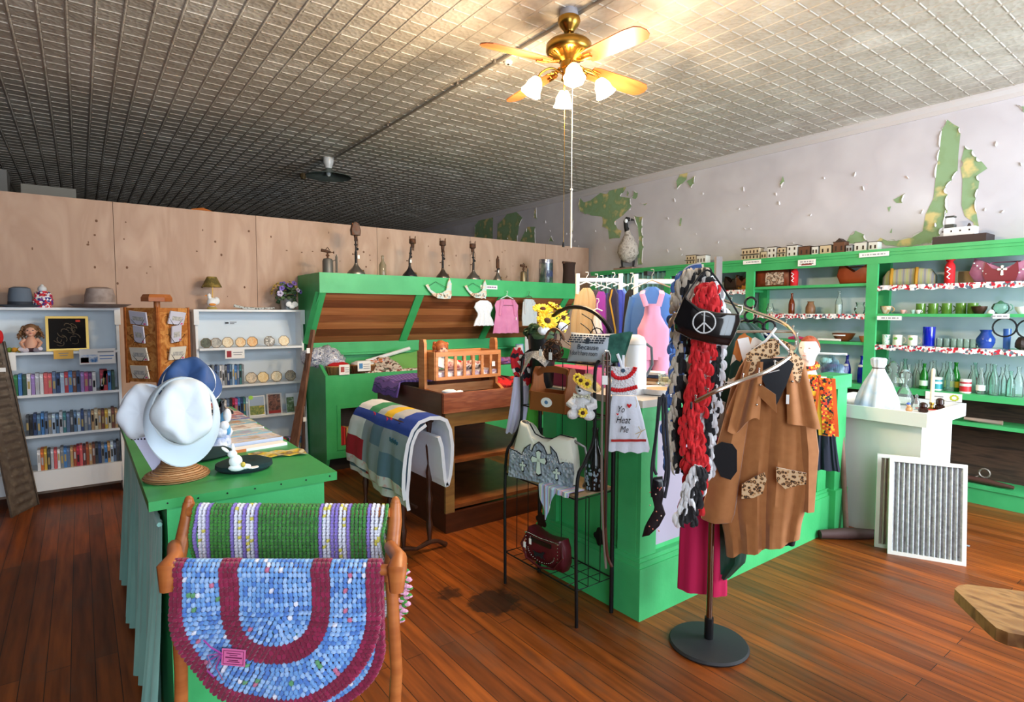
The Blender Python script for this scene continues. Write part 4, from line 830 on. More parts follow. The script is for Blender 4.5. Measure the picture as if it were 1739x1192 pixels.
t = garment('christening_slip', 'narrow grey-white strip of cloth hanging below the pale jacket', 'cloth', dress_root(899, 560), scl((899, 560), [(560, 892, 904), (585, 891, 905), (606, 892, 906)]), mat('slip', 'c4c8cc', .8), folds=3, amp=.004)
# ================================================================= in the bin of the case
BZ = .88
def bp_(px, py, z=BZ): return P(px, py, Z=z)
def heap(name, label, cat, px, y, z, r, m, n=9, seed=1, flat=.5, parts=None):
    x = P(px, 600, Y=y).x; t = thing(name, label, cat, (x, y, z)); b = MB(); rng = random.Random(seed)
    for k in range(n):
        a = rng.uniform(0, 6.28); q = rng.uniform(0, .65)
        b.T = T(r[0]*q*math.cos(a), r[1]*q*math.sin(a), r[2]*rng.uniform(.2, .7)) @ RZ(rng.uniform(0, 3)) @ RX(rng.uniform(-.5, .5))
        s = rng.uniform(.35, .6); b.ball((0, 0, 0), (r[0]*s, r[1]*s*.8, r[2]*s*flat), 10, 7, .18)
    b.T = Matrix(); o = b.build('folds', m, t, True); return t
PLAST = mat('plastic_bag', 'c4c9d6', .15, col2=['8f98b4', 'dfe4ec', '5a6480'], pat='noise', scale=14, dist=2, bump=1.0, bscale=('noise', 25), coat=.6)
heap('plastic_bag_pile', 'heap of crinkled clear plastic bags at the left end of the bin', 'bags', 553, 5.55, BZ+.06, (.23, .14, .26), PLAST, 12, 3, .6)
def basket(px, label, w, m, liner, lm):
    x = P(px, 630, Y=5.4).x; t = thing('splint_basket', label, 'basket', (x, 5.41, BZ+.002))
    b = MB(); b.lathe([(w*.75, 0), (w*.8, .01), (w, .115), (w*.96, .118), (w*.74, .012)], 26, cap=False); b.lathe([(w*.74, .004), (.001, .004)], 26, cap=False)
    for k in range(20): a = 2*PI*k/20; b.tube([(w*.78*math.cos(a), w*.78*math.sin(a), .002), (w*1.01*math.cos(a), w*1.01*math.sin(a), .115)], .004, 4)
    b.build('woven_side', m, t, True)
    b = MB(); b.lathe([(w*1.0, .105), (w*1.03, .112), (w, .12), (w*.96, .112), (w*1.0, .105)], 26, cap=False); b.build('rim', mat('rim_splint', 'b98a55', .6), t, True)
    b = MB(); b.lathe([(w*.93, .1), (w*.9, .13), (w*.5, .15), (.001, .14)], 22, cap=False, wob=.06, lobes=7); b.build(liner, lm, t, True); return t
t = basket(574, 'splint basket lined with bright red cloth and holding a white card', .115, mat('splint', '9c7a4e', .6, col2='7a5c38', pat='noise', scale=20), 'cloth_lining', RED)
t1 = basket(617, 'brown wicker basket with a blue printed card at its rim', .12, mat('wicker_brown', '8a5a38', .6, col2='6f4428', pat='noise', scale=20), 'contents', WCL)
for px, nm, cc, y in ((587, 'red', 'b0504a', 5.27), (618, 'blue', '4f8fc8', 5.27)):
    p = P(px, 628 if px < 600 else 622, Y=y); t = thing('basket_card', 'white card with faint %s picture propped on a basket in the bin' % nm, 'card', (p.x, 5.265, p.z), 0)
    MB().box((-.065, -.003, -.045), (.065, 0, .05) if px > 600 else (.035, 0, .05)).build('card', TAGM, t)
    MB().box((-.05, -.004, -.02), (-.015, -.003, .03)).build('picture', mat('pic_'+nm, cc, .6), t); b = MB()
    for z in (.02, 0, -.02): b.box((-.008, -.004, z-.003), (.028 if px < 600 else .055, -.003, z+.003))
    b.build('print', GREY, t)
FLOR = mat('floral_cloth', 'd8d0c8', .8, col2=['d8d0c8', '5a4a44', 'e6e0d8', '9a5048'], pat='cells', scale=55, thr=(.15, .9)); LIME = mat('lime_cloth', '7dc06a', .8)
t = thing('table_runner', 'green table runner with floral border lying folded in the bin', 'table runner', (P(670, 620, Y=5.5).x, 5.5, BZ+.002))
b = MB(); b.grid(lambda u, v: (-.42+.84*u, -.17+.36*v, .035+.16*u*v+.01*math.sin(u*14+v*5)+.03*v), 30, 12, .02); b.build('green_panel', LIME, t, True)
b = MB(); b.grid(lambda u, v: (-.42+.42*u, -.18+.34*v, .065+.16*u*.5*v+.035*v+.012*math.sin(u*13+v*5)), 24, 12, .006); b.tube([(-.4+.85*k/20, -.17-.003*math.sin(k), .03) for k in range(21)], .028, 8); b.build('floral_border', FLOR, t, True)
b = MB(); b.tube([(-.25+.5*k/12, .15, .12+.12*k/12) for k in range(13)], .02, 8); b.build('white_edge', WCL, t, True)
t = heap('striped_cloth', 'small cloth with orange and blue print under the runner', 'cloth', 645, 5.6, BZ+.09, (.13, .06, .08), mat('orange_print', 'd8923a', .7, col2=['d86a2a', 'e8e0e0', '5a5ac0'], pat='noise', scale=20, thr=(.3, .7)), 5, 6, .4)
t = heap('knitted_mat', 'fuzzy pink and lilac knitted mat in the bin behind the cradle', 'knitted mat', 862, 5.5, BZ+.02, (.17, .1, .12), mat('pink_lilac_knit', 'a878b0', .9, col2=['c46a8a', '8a6ac0'], pat='noise', scale=40, bump=.8, bscale=('noise', 90)), 6, 9, .5)
lean_card('framed_card', 'small card in a pale blue frame standing in the bin', 'card', (P(882, 600, Y=5.62).x, 5.6, BZ+.12), .12, .13, mat('pale_blue_frame', '8fb4dc', .5), extra=[('card', (.12, .1, .88, .9), TAGM)], rz=0)
MB().box((P(870, 600, Y=5.62).x-.02, 5.55, BZ), (P(895, 600, Y=5.62).x+.03, 5.68, BZ+.12)).build('green_riser', G, cs)
bpy.data.objects['green_riser'].location = (-cs.location.x, -cs.location.y, 0)
# ================================================================= on the brown cabinet: cradle with doll
TP = zt-.08
cp = P(778, 668, Y=3.72); cr0 = thing('doll_cradle', 'slatted pine doll cradle hanging between two posts on the brown cabinet', 'cradle', (cp.x, 3.72, TP), 0)
xl, xr = P(718, 600, Y=3.72).x-cp.x, P(838, 600, Y=3.72).x-cp.x
ztop = P(838, 573, Y=3.72).z-TP; zrail = P(778, 597, Y=3.58).z-TP; zlow = P(778, 644, Y=3.58).z-TP
for x in (xl, xr):
    pw = .022; MB().prism([(-.045, 0), (.045, 0), (.04, ztop-.03), (.028, ztop), (-.028, ztop), (-.04, ztop-.03)], x-pw/2, x+pw/2, 'x').build('post', PINE, cr0)
    MB().prism([(-.17, 0), (.17, 0), (.17, .02), (.06, .075), (-.06, .075), (-.17, .02)], x-.014, x+.014, 'x').build('foot', PINE, cr0)
MB().box((xl, -.015, .03), (xr, .015, .095)).build('stretcher', PINE, cr0)
xl2, xr2 = xl+.03, xr-.03
for y in (-.13, .13):
    b = MB(); b.box((xl2, y-.009, zrail-.032), (xr2, y+.009, zrail)); b.box((xl2, y-.009, zlow), (xr2, y+.009, zlow+.022)); b.build('side_rail', PINE, cr0)
    for k in range(8):
        x = xl2+.01+(xr2-xl2-.02)*k/7.0; MB().box((x-.011, y-.006, zlow+.02), (x+.011, y+.006, zrail-.03)).build('slat', PINE, cr0)
for x in (xl2, xr2): MB().box((x-.008, -.13, zlow), (x+.008, .13, zrail)).build('end_board', PINE, cr0)
MB().box((xl2, -.125, zlow+.0), (xr2, .125, zlow+.012)).build('bottom', PINE, cr0); price_tag(cr0, T(xr2-.075, -.15, zrail-.085), .028, .036)
t = thing('cradle_mattress', 'padded print mattress inside the doll cradle', 'mattress', (cp.x, 3.72, TP+zlow+.013)); MB().bx(((xl2+xr2)/2, 0, .02), (xr2-xl2-.03, .22, .04)).build('pad', mat('mattress_print', 'cfcfd8', .8, col2=['e8e4e0', '8a7aa8', 'dcb8a0'], pat='noise', scale=26, thr=(.3, .7)), t)
t = thing('auburn_doll', 'auburn-haired doll lying in the pine cradle', 'doll', (cp.x+xl2+.08, 3.73, TP+zlow+.055))
MB().tube([(.02, 0, .03), (.05, 0, .12)], [.05, .02], 10).build('pillow', WCL, t, True)
def cap_hair(b, s, rng):
    b.ball((0, .12*s, .25*s), (1.12*s, 1.05*s, 1.05*s), 14, 8, .06)
    for k in range(20):
        a = rng.uniform(-.4, PI+.4); b.ball((s*math.cos(a), s*.3+.6*s*math.sin(a), rng.uniform(-.4, .9)*s), .35*s, 6, 5)
doll_head(t, (.05, 0, .16), .05, cap_hair, mat('auburn_hair', '8a4422', .5, col2='a8602e', pat='noise', scale=50))
b = MB(); b.tube([(.05, 0, .05), (.1, 0, .045), (.2, 0, .03), (.26, 0, .03)], [.03, .045, .04, .03], 10); b.build('body', mat('doll_dress_pink', 'd8a090', .8, col2=['e8c8c0', 'a04038'], pat='noise', scale=18), t, True)
t = thing('red_cap_doll', 'small cloth doll in red and white lying at the foot of the cradle', 'doll', (cp.x+.04, 3.72, TP+zlow+.055)); b = MB(); b.tube([(0, 0, .03), (.08, 0, .035), (.18, 0, .03)], [.03, .035, .025], 10); b.build('body', mat('cloth_doll', 'c8b8b0', .8, col2=['8a2430', 'e6ded8', '3a2a30'], pat='noise', scale=22), t, True); MB().ball((-.03, 0, .04), .028).build('head', skin, t, True)
MB().ball((-.035, .004, .052), (.028, .028, .022)).build('cap', RED, t, True)
heap('lace_cloth', 'crumpled white lace lying in the cabinet tray below the cradle', 'cloth', 765, 3.5, TP+.0, (.13, .08, .1), WCL, 6, 4, .4)
heap('red_cloth_heap', 'heap of red, black and tartan cloth right of the cradle', 'cloth', 860, 3.75, TP, (.16, .12, .13), mat('red_black_cloth', 'c01a24', .8, col2=['d8242c', '2a1a1a', 'c8b8a8'], pat='noise', scale=9, thr=(.35, .68)), 9, 12, .5)
heap('printed_cloth_heap', 'bundle of cream and green printed scarves behind the wire rack', 'cloth', 893, 3.7, TP, (.12, .1, .18), mat('cream_green_print', 'd8d2c0', .8, col2=['e8e4dc', '3a6a4a', 'c8281e'], pat='noise', scale=16, thr=(.4, .68)), 9, 14, .6)
q = P(680, 655, Z=zt+.01); t = thing('crocheted_rug', 'blue and purple crocheted mat draped over the cabinet corner below the cradle', 'rug', (1.95, 4.2, zt))
CROC = mat('purple_blue_crochet', '6a50a8', .9, col2=['3f4a78', '8a62c8', '4a4a7a', '9a78d0'], pat='wave', scale=9, dist=3, thr=(.1, .9), bump=.9, bscale=('noise', 70))
def drape(u, v):
    x = .5-.62*u; y = -.25+.45*v; z = .016+.006*math.sin(v*17+u*9)
    if x < -.03: z -= (-.03-x)*1.25; x = -.035-(-.03-x)*.3
    return (x, y, z)
b = MB(); b.grid(drape, 30, 20, .012); b.build('crochet', CROC, t, True)
# ================================================================= quilt over a turned rack in front of the cabinet
qt = thing('quilt_stand', 'dark turned-wood quilt stand with spindle legs before the cabinet', 'quilt stand', (1.63, 3.48, 0), 0)
QX, QY = 1.63, 3.48
qa, qb = P(625, 700, Y=4.05), P(728, 706, Y=3.25)
def spind(b, x, y, z0, z1):
    n = 14; b.tube([(x, y, z0+(z1-z0)*k/n) for k in range(n+1)], [.011+.006*((k*7) % 3) for k in range(n+1)], 8)
for y in (.26, -.32):
    b = MB(); spind(b, -.09, y, .06, .84); spind(b, .09, y, .06, .84); b.build('spindle', DKW, qt, True)
    b = MB(); b.tube([(-.21, y, .014), (-.15, y, .05), (-.09, y, .06), (0, y, .035), (.09, y, .06), (.15, y, .05), (.21, y, .014)], [.016, .014, .018, .012, .018, .014, .016], 8); b.build('foot', DKW, qt, True)
for x in (-.09, .09): b = MB(); b.cyl((x, -.36, .84), (x, .3, .84), .014); b.build('rail', DKW, qt, True)
b = MB(); b.cyl((0, -.32, .3), (0, .26, .3), .01); b.build('stretcher', DKW, qt, True)
# ---- the quilt itself
qu = thing('patchwork_quilt', 'patchwork quilt with blue, red, green and yellow patches hung over the stand', 'quilt', (QX, QY, 0), 0)
QC = {'white': 'dfe2ea', 'print': 'd9d2d6', 'grey': '8f98a6', 'lgrey': 'aab2bd', 'blue': '1f3f9c', 'dblue': '5f7890', 'red': 'a81c2c', 'green': '3a8a62', 'yellow': 'd8b22c', 'back': 'e3e6f0'}
qm = [mat('quilt_'+k, v, .85, col2=('d9b0b4' if k == 'print' else v), pat='noise' if k == 'print' else None, scale=22, thr=(.55, .62), bump=.25, bscale=('noise', 30)) for k, v in QC.items()]; qi = {k: i for i, k in enumerate(QC)}
prof = [(-.175, .46), (-.18, .52), (-.175, .6), (-.165, .68), (-.15, .76), (-.12, .83), (-.075, .875), (0, .895), (.07, .89), (.12, .865), (.15, .8), (.165, .7), (.16, .6), (.15, .52), (.13, .455), (.105, .45), (.09, .5), (.08, .6), (.07, .7), (.05, .76)]
def pl(pr, v):
    f = v*(len(pr)-1); i = min(int(f), len(pr)-2); t = f-i; return (pr[i][0]*(1-t)+pr[i+1][0]*t, pr[i][1]*(1-t)+pr[i+1][1]*t)
QN, QF = -.50, .34            # near and far ends (y)
def quilt(u, v, pr=prof, dz=0.0, dx=0.0):
    x, z = pl(pr, v); y = QF+(QN-QF)*u
    f = .010*math.sin(u*13+v*5)+.006*math.sin(u*31)
    lo = max(0, .3-v)/.3; return (x-f*lo*1.2+dx, y+.02*math.sin(v*6)*lo-.04*lo*(1-u)*-1, z+dz-.07*(u-.4)*lo+.012*math.sin(u*9)*lo)
b = MB(); nu, nv = 60, 76
b.grid(quilt, nu, nv, .022)
def qcol(u, v):
    if v < .055: return 'print'
    if v < .14: return 'red' if u < .3 else ('dblue' if u > .62 else 'grey')
    if v < .235: return 'white' if u < .27 else ('dblue' if .42 < u < .6 and v > .16 else 'grey')
    if v < .285: return 'blue'
    if v < .62:
        if u > .8 or (u > .74 and v < .3): return 'blue'
        return 'white' if u < .22 else 'green' if u < .38 else 'lgrey' if u < .5 else 'yellow' if u < .64 else 'lgrey'
    return 'back'
nq = nu*nv
for j in range(nv):
    for i in range(nu):
        b.m[j*nu+i] = qi['back'] if False else qi[qcol((i+.5)/nu, (j+.5)/nv)]; b.m[nq+j*nu+i] = qi['back']
for k in range(2*nq, len(b.m)): b.m[k] = qi['back']
b.build('top_layer', qm, qu, True)
prof2 = [(-.15, .395), (-.155, .46), (-.15, .56), (-.14, .66), (-.125, .75), (-.09, .82), (-.03, .855)]
b = MB(); nu2, nv2 = 40, 20; b.grid(lambda u, v: quilt(u, v*1, prof2), nu2, nv2, .02)
for j in range(nv2):
    for i in range(nu2): b.m[j*nu2+i] = qi['print'] if j < 2 else qi['red'] if (j < 5 and .28 < i/nu2 < .6) else qi['dblue']; b.m[nu2*nv2+j*nu2+i] = qi['back']
for k in range(2*nu2*nv2, len(b.m)): b.m[k] = qi['back']
b.build('under_layer', qm, qu, True)
b = MB(); rng = random.Random(2)
for u_, v_ in ((.36, .285), (.6, .28), (.64, .29)):
    p = quilt(u_, v_)
    for k in range(4): b.tube([(p[0]-.004, p[1], p[2]), (p[0]-.014, p[1]+rng.uniform(-.015, .015), p[2]+rng.uniform(-.02, .012))], .0015, 4)
b.build('yarn_tie', RED, qu)
b = MB()
for k in range(9):
    p = quilt(.74+k*.017, .2); b.box((p[0]-.004, p[1]-.006, p[2]-.012-.006*(k % 2)), (p[0]-.0, p[1]+.005, p[2]+.006+.008*(k % 3 == 0)))
b.build('stitched_lettering', mat('teal_thread', '2f5f78', .8), qu)
# ================================================================= left counter: hats on a wicker stand
LZ_ = LZ
def cz(px, py): return P(px, py, Z=LZ_)
p = cz(303, 814); hsx, hsy = p.x, p.y+.035
hs = thing('hat_stand', 'flared wicker hat stand on the green table counter', 'hat stand', (hsx, hsy, LZ_))
WICK = mat('wicker', 'c08a5a', .55, col2=['a8733f', 'd2a070'], pat='wave', scale=28, dist=2, rot=(0, PI/2, 0), bump=.9, bscale=('wave', 60))
MB().lathe([(.1, 0), (.105, .008), (.098, .018), (.068, .034), (.05, .055), (.042, .085), (.038, .12), (.036, .16)], 36).build('flared_base', WICK, hs, True)
b = MB(); b.cyl((0, 0, .15), (0, 0, .37), .016); b.build('post', PINE, hs, True)
b = MB(); b.ball((0, 0, .25), (.05, .05, .08), 16, 10); b.build('crown_form', WICK, hs, True)
HM = FACE+math.atan((CX-305)/F_PX)
def hatM(p, yaw, pitch, roll=0): return T(*p) @ RZ(HM+yaw) @ RX(pitch) @ RY(roll)
def floppy(name, label, loc, yaw, pitch, m, r=.145, cr=.09, ch=.12, wr=.05, seed=1, squash=1, brimm=None, liner=None, roll=0, root=None, back=1.0, up=0.0):
    """hat seen from above its crown: brim in local xz plane, crown towards -y"""
    t = thing(name, label, 'hat', loc, 0); M = RZ(HM+yaw) @ RX(pitch) @ RY(roll); rng = random.Random(seed); n = 48
    ph = [rng.uniform(0, 6.28) for _ in range(4)]
    b = MB(); b.T = M
    def crown(u, v):
        a = 2*PI*u; w = 1+wr*(math.sin(3*a+ph[0]+4*v)+.6*math.sin(5*a+ph[1]-3*v))*min(1, 1.4*(1-v)+.15); q = math.cos(v*PI/2)**.55
        dent = -.35*ch*math.exp(-((math.cos(a)*q*1.6)**2))*v**2
        return (cr*q*w*math.cos(a), -(ch*math.sin(v*PI/2)**.9+dent)-.006*math.sin(7*a+ph[2]+v*6)*(1-v), cr*1.22*q*w*math.sin(a)+up)
    b.grid(crown, n, 14); b.build('crown', m, t, True)
    b = MB(); b.T = M
    def brim(u, v):
        a = 2*PI*u; R = cr+(r-cr)*v; return (R*math.cos(a)*(1+(squash-1)*v), -.012-.02*math.sin(2*a+ph[3])*v**2+.022*v*back, (cr*1.22+(r*1.15-cr*1.22)*v)*math.sin(a)+up*(1-v))
    b.grid(brim, n, 6, .004); b.build('brim', brimm or m, t, True)
    b = MB(); b.T = M; b.tube([brim(k/n, 1) for k in range(n)], .003, 5, closed=True); b.tube([(lambda q: (q[0], q[1]-.004, q[2]))(brim(k/n, .02)) for k in range(n)], .0035, 5, closed=True); b.build('stitched_edge', liner or m, t, True)
    return t
WH = mat('white_cotton_hat', 'd3dde4', .75, bump=.25, bscale=('noise', 14)); PB = mat('pale_blue_brim', 'c0d0dd', .7); NV = mat('navy_hat', '2f4f82', .75, bump=.1); LN = mat('grey_mesh', '8d8d8a', .8)
p = PD(312, 716, depth((hsx, hsy))-.10); floppy('sun_hat', 'white crumpled sun hat with broad pale brim hanging in front on stand', p, .12, -.12, WH, .128, .09, .08, .06, 5, squash=.86, up=.035, brimm=PB, liner=mat('hat_seam', 'b9c2c6', .8))
p = PD(250, 700, depth((hsx, hsy))+.02); t = floppy('bonnet', 'soft white bonnet hanging at the left of the hat stand', p, -.35, -.1, mat('bonnet_cotton', 'dfe6f0', .8, bump=.3, bscale=('noise', 12)), .085, .08, .09, .06, 8, back=.4)
b = MB(); b.T = RZ(HM-.35); b.add([(-.02, -.03, -.1), (.05, -.03, -.12), (.085, -.03, -.19), (.045, -.03, -.21)], [(0, 1, 2, 3)]); b.grid(lambda u, v: (-.03+.09*u+.06*v, -.045, -.08-.03*u*0-.12*v+.02*u), 5, 6, .002); b.build('tie_flap', mat('lilac_white', 'cfcfea', .8), t)
b = MB(); b.T = RZ(HM-.35)
for k in range(9): b.ball((-.03+.01*k, -.052, -.085-.0*k), .003, 6, 4)
b.build('edge_stitching', INK, t)
p = PD(322, 655, depth((hsx, hsy))+.05); t = floppy('navy_hat', 'navy blue hat with white-piped brim on top of the hat stand', p, -.1, -.75, NV, .1, .082, .09, .03, 3, liner=mat('white_piping', 'dfe0e0', .6))
# items lying on the counter
t = thing('beret', 'dark green felt beret lying on the green counter with rabbit pin', 'beret', (cz(415, 796).x, cz(415, 796).y, LZ_), HM)
b = MB(); b.T = Matrix.Diagonal((.78, .78, 1, 1)); b.lathe([(.001, .0), (.1, 0), (.118, .012), (.116, .026), (.08, .038), (.04, .03), (.001, .032)], 30, cap=False, wob=.07, lobes=2); b.build('felt', mat('dark_teal_felt', '0c2c2e', .95), t, True)
b.T = Matrix()
t2 = thing('felt_hat', 'second dark green felt hat lying behind the beret, under the hats', 'hat', (cz(350, 775).x, cz(350, 775).y, LZ_), 0)
MB().lathe([(.001, .0), (.08, 0), (.1, .01), (.07, .03), (.001, .032)], 26, cap=False, wob=.1, lobes=3).build('felt', MATS['dark_teal_felt'], t2, True)
p = cz(402, 806); t = thing('rabbit_brooch', 'white rabbit brooch with long ears standing against the dark beret', 'brooch', (p.x, p.y-.015, LZ_+.018), HM)
b = MB(); b.ball((0, 0, .012), (.03, .012, .014)); b.ball((-.005, 0, .035), (.022, .013, .024)); b.ball((-.015, -.002, .062), (.016, .012, .014)); b.ball((.025, 0, .012), (.02, .01, .01)); b.build('body', WHT, t, True)
for sx in (-1, 1): b = MB(); b.T = T(-.018+sx*.008, 0, .07) @ RY(-.5+sx*.35); b.ball((0, 0, .014), (.006, .005, .017), 8, 6); b.build('ear', WHT, t, True)
MB().ball((.018, -.01, .022), (.008, .006, .01)).build('yellow_flower', mat('gold_flower', 'c8b04a', .5), t, True); b = MB(); b.T = T(.05, -.002, .006); b.lathe([(.02, 0), (.02, .002)], 14); b.build('price_tag', TAGM, t)
t = thing('fluffy_toy', 'fluffy pale blue and white soft toy half hidden behind the white hat', 'soft toy', (cz(362, 770).x, cz(362, 770).y+.05, LZ_+.03), 0)
b = MB(); rng = random.Random(3)
for k in range(14): b.ball((rng.uniform(-.03, .06), rng.uniform(-.03, .04), rng.uniform(0, .07)), rng.uniform(.025, .04), 8, 6, .12)
b.build('body', mat('fluffy_pale', 'ccd4e6', .9, col2=['e6e8f0', 'a9b8d8'], pat='noise', scale=14, bump=.6, bscale=('noise', 80)), t, True)
b = MB(); b.ball((.05, -.02, .1), (.018, .015, .035)); b.ball((.06, -.04, .06), (.012, .01, .022)); b.build('blue_patch', mat('sky_plush', '5fa0cc', .9), t, True)
b = MB(); b.ball((.06, -.035, .12), (.016, .014, .03)); b.ball((.045, -.045, .08), (.02, .014, .02)); b.build('white_patch', WCL, t, True)
# magazines and picture books in a fanned row
mags = [((372, 484, 745, 0), 'c0c8e0', 'b8a890', 'topmost-front picture book with white spine, nearest the beret'), ((370, 487, 738, 1), '8fc8e0', 'a8a8c8', 'picture book with pale turquoise spine, second from the beret'),
        ((366, 466, 729, 2), 'e6e6e6', 'b0988c', 'picture book with white spine and brown sketch cover, third from the beret'), ((362, 443, 722, 3), '6fb0c8', 'c08850', 'picture book with fox-coloured cover and blue spine'),
        ((358, 426, 714, 4), '4f5fa8', 'c07868', 'thin book with blue spine under a reddish cover'), ((356, 425, 708, 5), 'b04a58', 'c88888', 'red-covered magazine farthest up the row'), ]
for (px0, px1, py, k), sp, cv, lb in mags:
    y = 2.66+.15*k; x1 = cz(px1, py).x if k < 1 else min(LX1-.03, P(px1, py, Y=y).x); w_ = .25-.012*k
    x1 = min(x1, .715); t = thing('picture_book', lb, 'book', (x1-w_/2, y, LZ_+.001), .12-.02*k, 'picture books fanned along the green counter')
    b = MB(); b.T = Matrix(); z0 = .0; 
    b.box((-w_/2, -.0, z0), (w_/2, .128, z0+.02)); b.build('pages', TAGM, t)
    b = MB(); b.T = Matrix(); b.box((-w_/2-.001, .002, z0+.02), (w_/2, .13, z0+.023)); b.build('cover', mat('cover_%d' % k, cv, .35, col2=['e0d8d0', sp, cv], pat='noise', scale=14, thr=(.35, .65)), t)
    b = MB(); b.T = Matrix(); b.box((-w_/2, -.002, z0), (w_/2, .002, z0+.023)); b.build('spine', mat('spine_%d' % k, sp, .4), t)
t = thing('picture_book', 'lowest picture book with orange spine edge at the front of the row', 'book', (.585, 2.6, LZ_+.0), .14, 'picture books fanned along the green counter')
MB().box((-.125, -.02, 0), (.125, .04, .012)).build('pages', TAGM, t); MB().box((-.126, -.022, 0), (-.05, -.019, .012)).build('spine', mat('orange_spine', 'd87a3a', .5), t)
t = thing('brochure', 'crumpled yellow and olive brochure lying near the counter front', 'brochure', (cz(468, 772).x, cz(468, 772).y, LZ_+.002), -.1)
b = MB(); b.grid(lambda u, v: (-.1+.21*u, -.045+.1*v-.03*u, .002+.006*abs(math.sin(u*9+v*3))), 16, 8, .001); b.build('paper', mat('olive_print', 'b5a24e', .4, col2=['c9c29a', 'e0c030', '7d6a48', 'd8cfa8'], pat='noise', scale=14, thr=(.3, .7)), t)
p = (.56, 3.5); t = thing('pen_tray', 'small black plastic tray holding little bottles at the counter far end', 'tray', (p[0], p[1], LZ_), 0)
b = MB(); b.box((-.1, -.06, 0), (.1, .06, .006))
for q in ((-.1, -.06, .1, -.054), (-.1, .054, .1, .06), (-.1, -.054, -.094, .054), (.094, -.054, .1, .054)): b.box((q[0], q[1], .006), (q[2], q[3], .04 if q[1] > -.06 else .035))
b.build('tray', mat('black_plastic', '191c22', .35), t)
for i, (x, c, nm) in enumerate(((-.06, 'ece8e4', 'cream'), (-.02, '6a78b8', 'blue-labelled'), (.02, 'd8dce8', 'white'), (.055, '2f3540', 'black'))):
    o = MB().lathe([(.013, 0), (.014, .004), (.014, .05), (.007, .06), (.008, .075)], 12).build('small_bottle', mat('tray_bottle_%d' % i, c, .4), None, True); o.location = (p[0]+x, p[1]-.01, LZ_+.007); tag(o, '%s small bottle standing in the black tray' % nm, 'bottle', 'little bottles in the black tray')
tag(MB().box((.46, 3.62, LZ_), (.7, 3.8, LZ_+.012)).build('paper_stack', mat('pale_papers', 'c8b8b0', .7)), 'pale loose papers at the far end of the green counter', 'papers')
t = thing('white_box', 'white carton standing at the far left corner behind the bonnet', 'box', (.235, 3.74, LZ_)); MB().bx((0, 0, .045), (.12, .18, .05)).build('carton', WHT, t); MB().bx((0, 0, .01), (.11, .17, .02)).build('dark_tray', BLK, t); MB().bx((-.01, .0, .0755), (.11, .16, .011)).build('papers', mat('pinkish_papers', 'cbb8b0', .7), t)
# ================================================================= foreground stand with crocheted rugs
ER = Vector((math.sin(YAW), -math.cos(YAW), 0)); EF = Vector((math.cos(YAW), math.sin(YAW), 0))
def F3(s, d, z): q = ER*s+EF*d; return (q.x, q.y, z)
D1, D2 = 1.66, 1.46
def SX_(px, D): return (px-CX)/F_PX*D
def ZD(py, D): return PD(CX, py, D).z
z1, z2 = PD(480, 857, D1).z, PD(480, 953, D2).z
st = thing('quilt_rack', 'honey-oak quilt rack with scrolled ends in the left foreground', 'rack', F3(SX_(470, 1.5), 1.5, 0))
sl, sr_ = SX_(316, D1)-.01, SX_(652, D1)+.012
part(MB().cyl(F3(sl, D1, z1-.022), F3(sr_, D1, z1-.022), .014), 'upper_rail', OAK, st, True)
part(MB().cyl(F3(SX_(272, D2), D2, z2-.022), F3(SX_(668, D2), D2, z2-.022), .014), 'front_rail', OAK, st, True)
def frame(s0, s1, nm):
    b = MB(); c = [F3(s0, D1+.02, z1+.0), F3(s0, D1+.01, z1-.05), F3(s0, D1-.03, z1-.12), F3(s0, D1-.07, z1-.2)]
    b.tube(c, [.016, .021, .02, .022], 10); b.ball(F3(s0, D1+.02, z1+.0), (.014, .014, .02))
    b.tube([F3(s0, D1-.06, z1-.1), F3(s1, D2+.02, z2+.0), F3(s1, D2-.015, z2-.01), F3(s1, D2-.02, z2-.07)], [.018, .02, .026, .018], 10)
    b.tube([F3(s0, D1-.06, z1-.15), F3((s0+s1)/2, 1.55, .5), F3(s0, 1.6, .25), F3(s0, 1.6, .0)], [.018, .017, .018, .018], 10)
    b.tube([F3(s0, 1.42, .015), F3(s0, 1.6, .05), F3(s0, 1.78, .015)], [.02, .026, .02], 8)
    part(b, 'end_frame', OAK, st, True)
frame(sl-.01, SX_(276, D2), 'left'); frame(sr_+.012, SX_(672, D2), 'right')
part(MB().cyl(F3(sl, 1.6, .2), F3(sr_, 1.6, .2), .014), 'stretcher', OAK, st)
def stitch(b, c, ex, ez, ey, w, h, d):
    """one crochet stitch: squashed ball, axes ex (across) ez (along) ey (outwards)"""
    vs = []; n, m = 6, 4
    for i in range(m+1):
        t_ = PI*i/m
        for k in range(n):
            a = 2*PI*k/n; vs.append(c+ex*(w*math.sin(t_)*math.cos(a))+ey*(d*math.sin(t_)*math.sin(a))+ez*(h*math.cos(t_)))
    b.add(vs, [(i*n+k, (i+1)*n+k, (i+1)*n+(k+1) % n, i*n+(k+1) % n) for i in range(m) for k in range(n)])
gm = [mat('yarn_'+k, v, .9, sheen=.3) for k, v in (('green', '3f8a34'), ('green_dark', '36792e'), ('white', 'e0e0ec'), ('lilac', '8c78c8'), ('yellow', 'd8cc5a'), ('pink', 'd89ab8'))]
gr_ = thing('green_rag_rug', 'green crocheted rug with lilac and white stripes over the upper rail', 'rug', F3(SX_(480, D1), D1, z1))
rng = random.Random(11); b = MB(); W = SX_(655, D1)-SX_(318, D1); L = .82
base = MB(); r0 = .024
def rugpath(t, r):      # t = distance along from the rail top; + to the front, - to the back
    q = abs(t); sgn = -1 if t > 0 else 1
    if q < r*PI/2: a = q/r; return (sgn*r*math.sin(a), r*math.cos(a)-r)
    return (sgn*(r+.0*q), -r-(q-r*PI/2))
s0 = SX_(318, D1); pitch = .0115
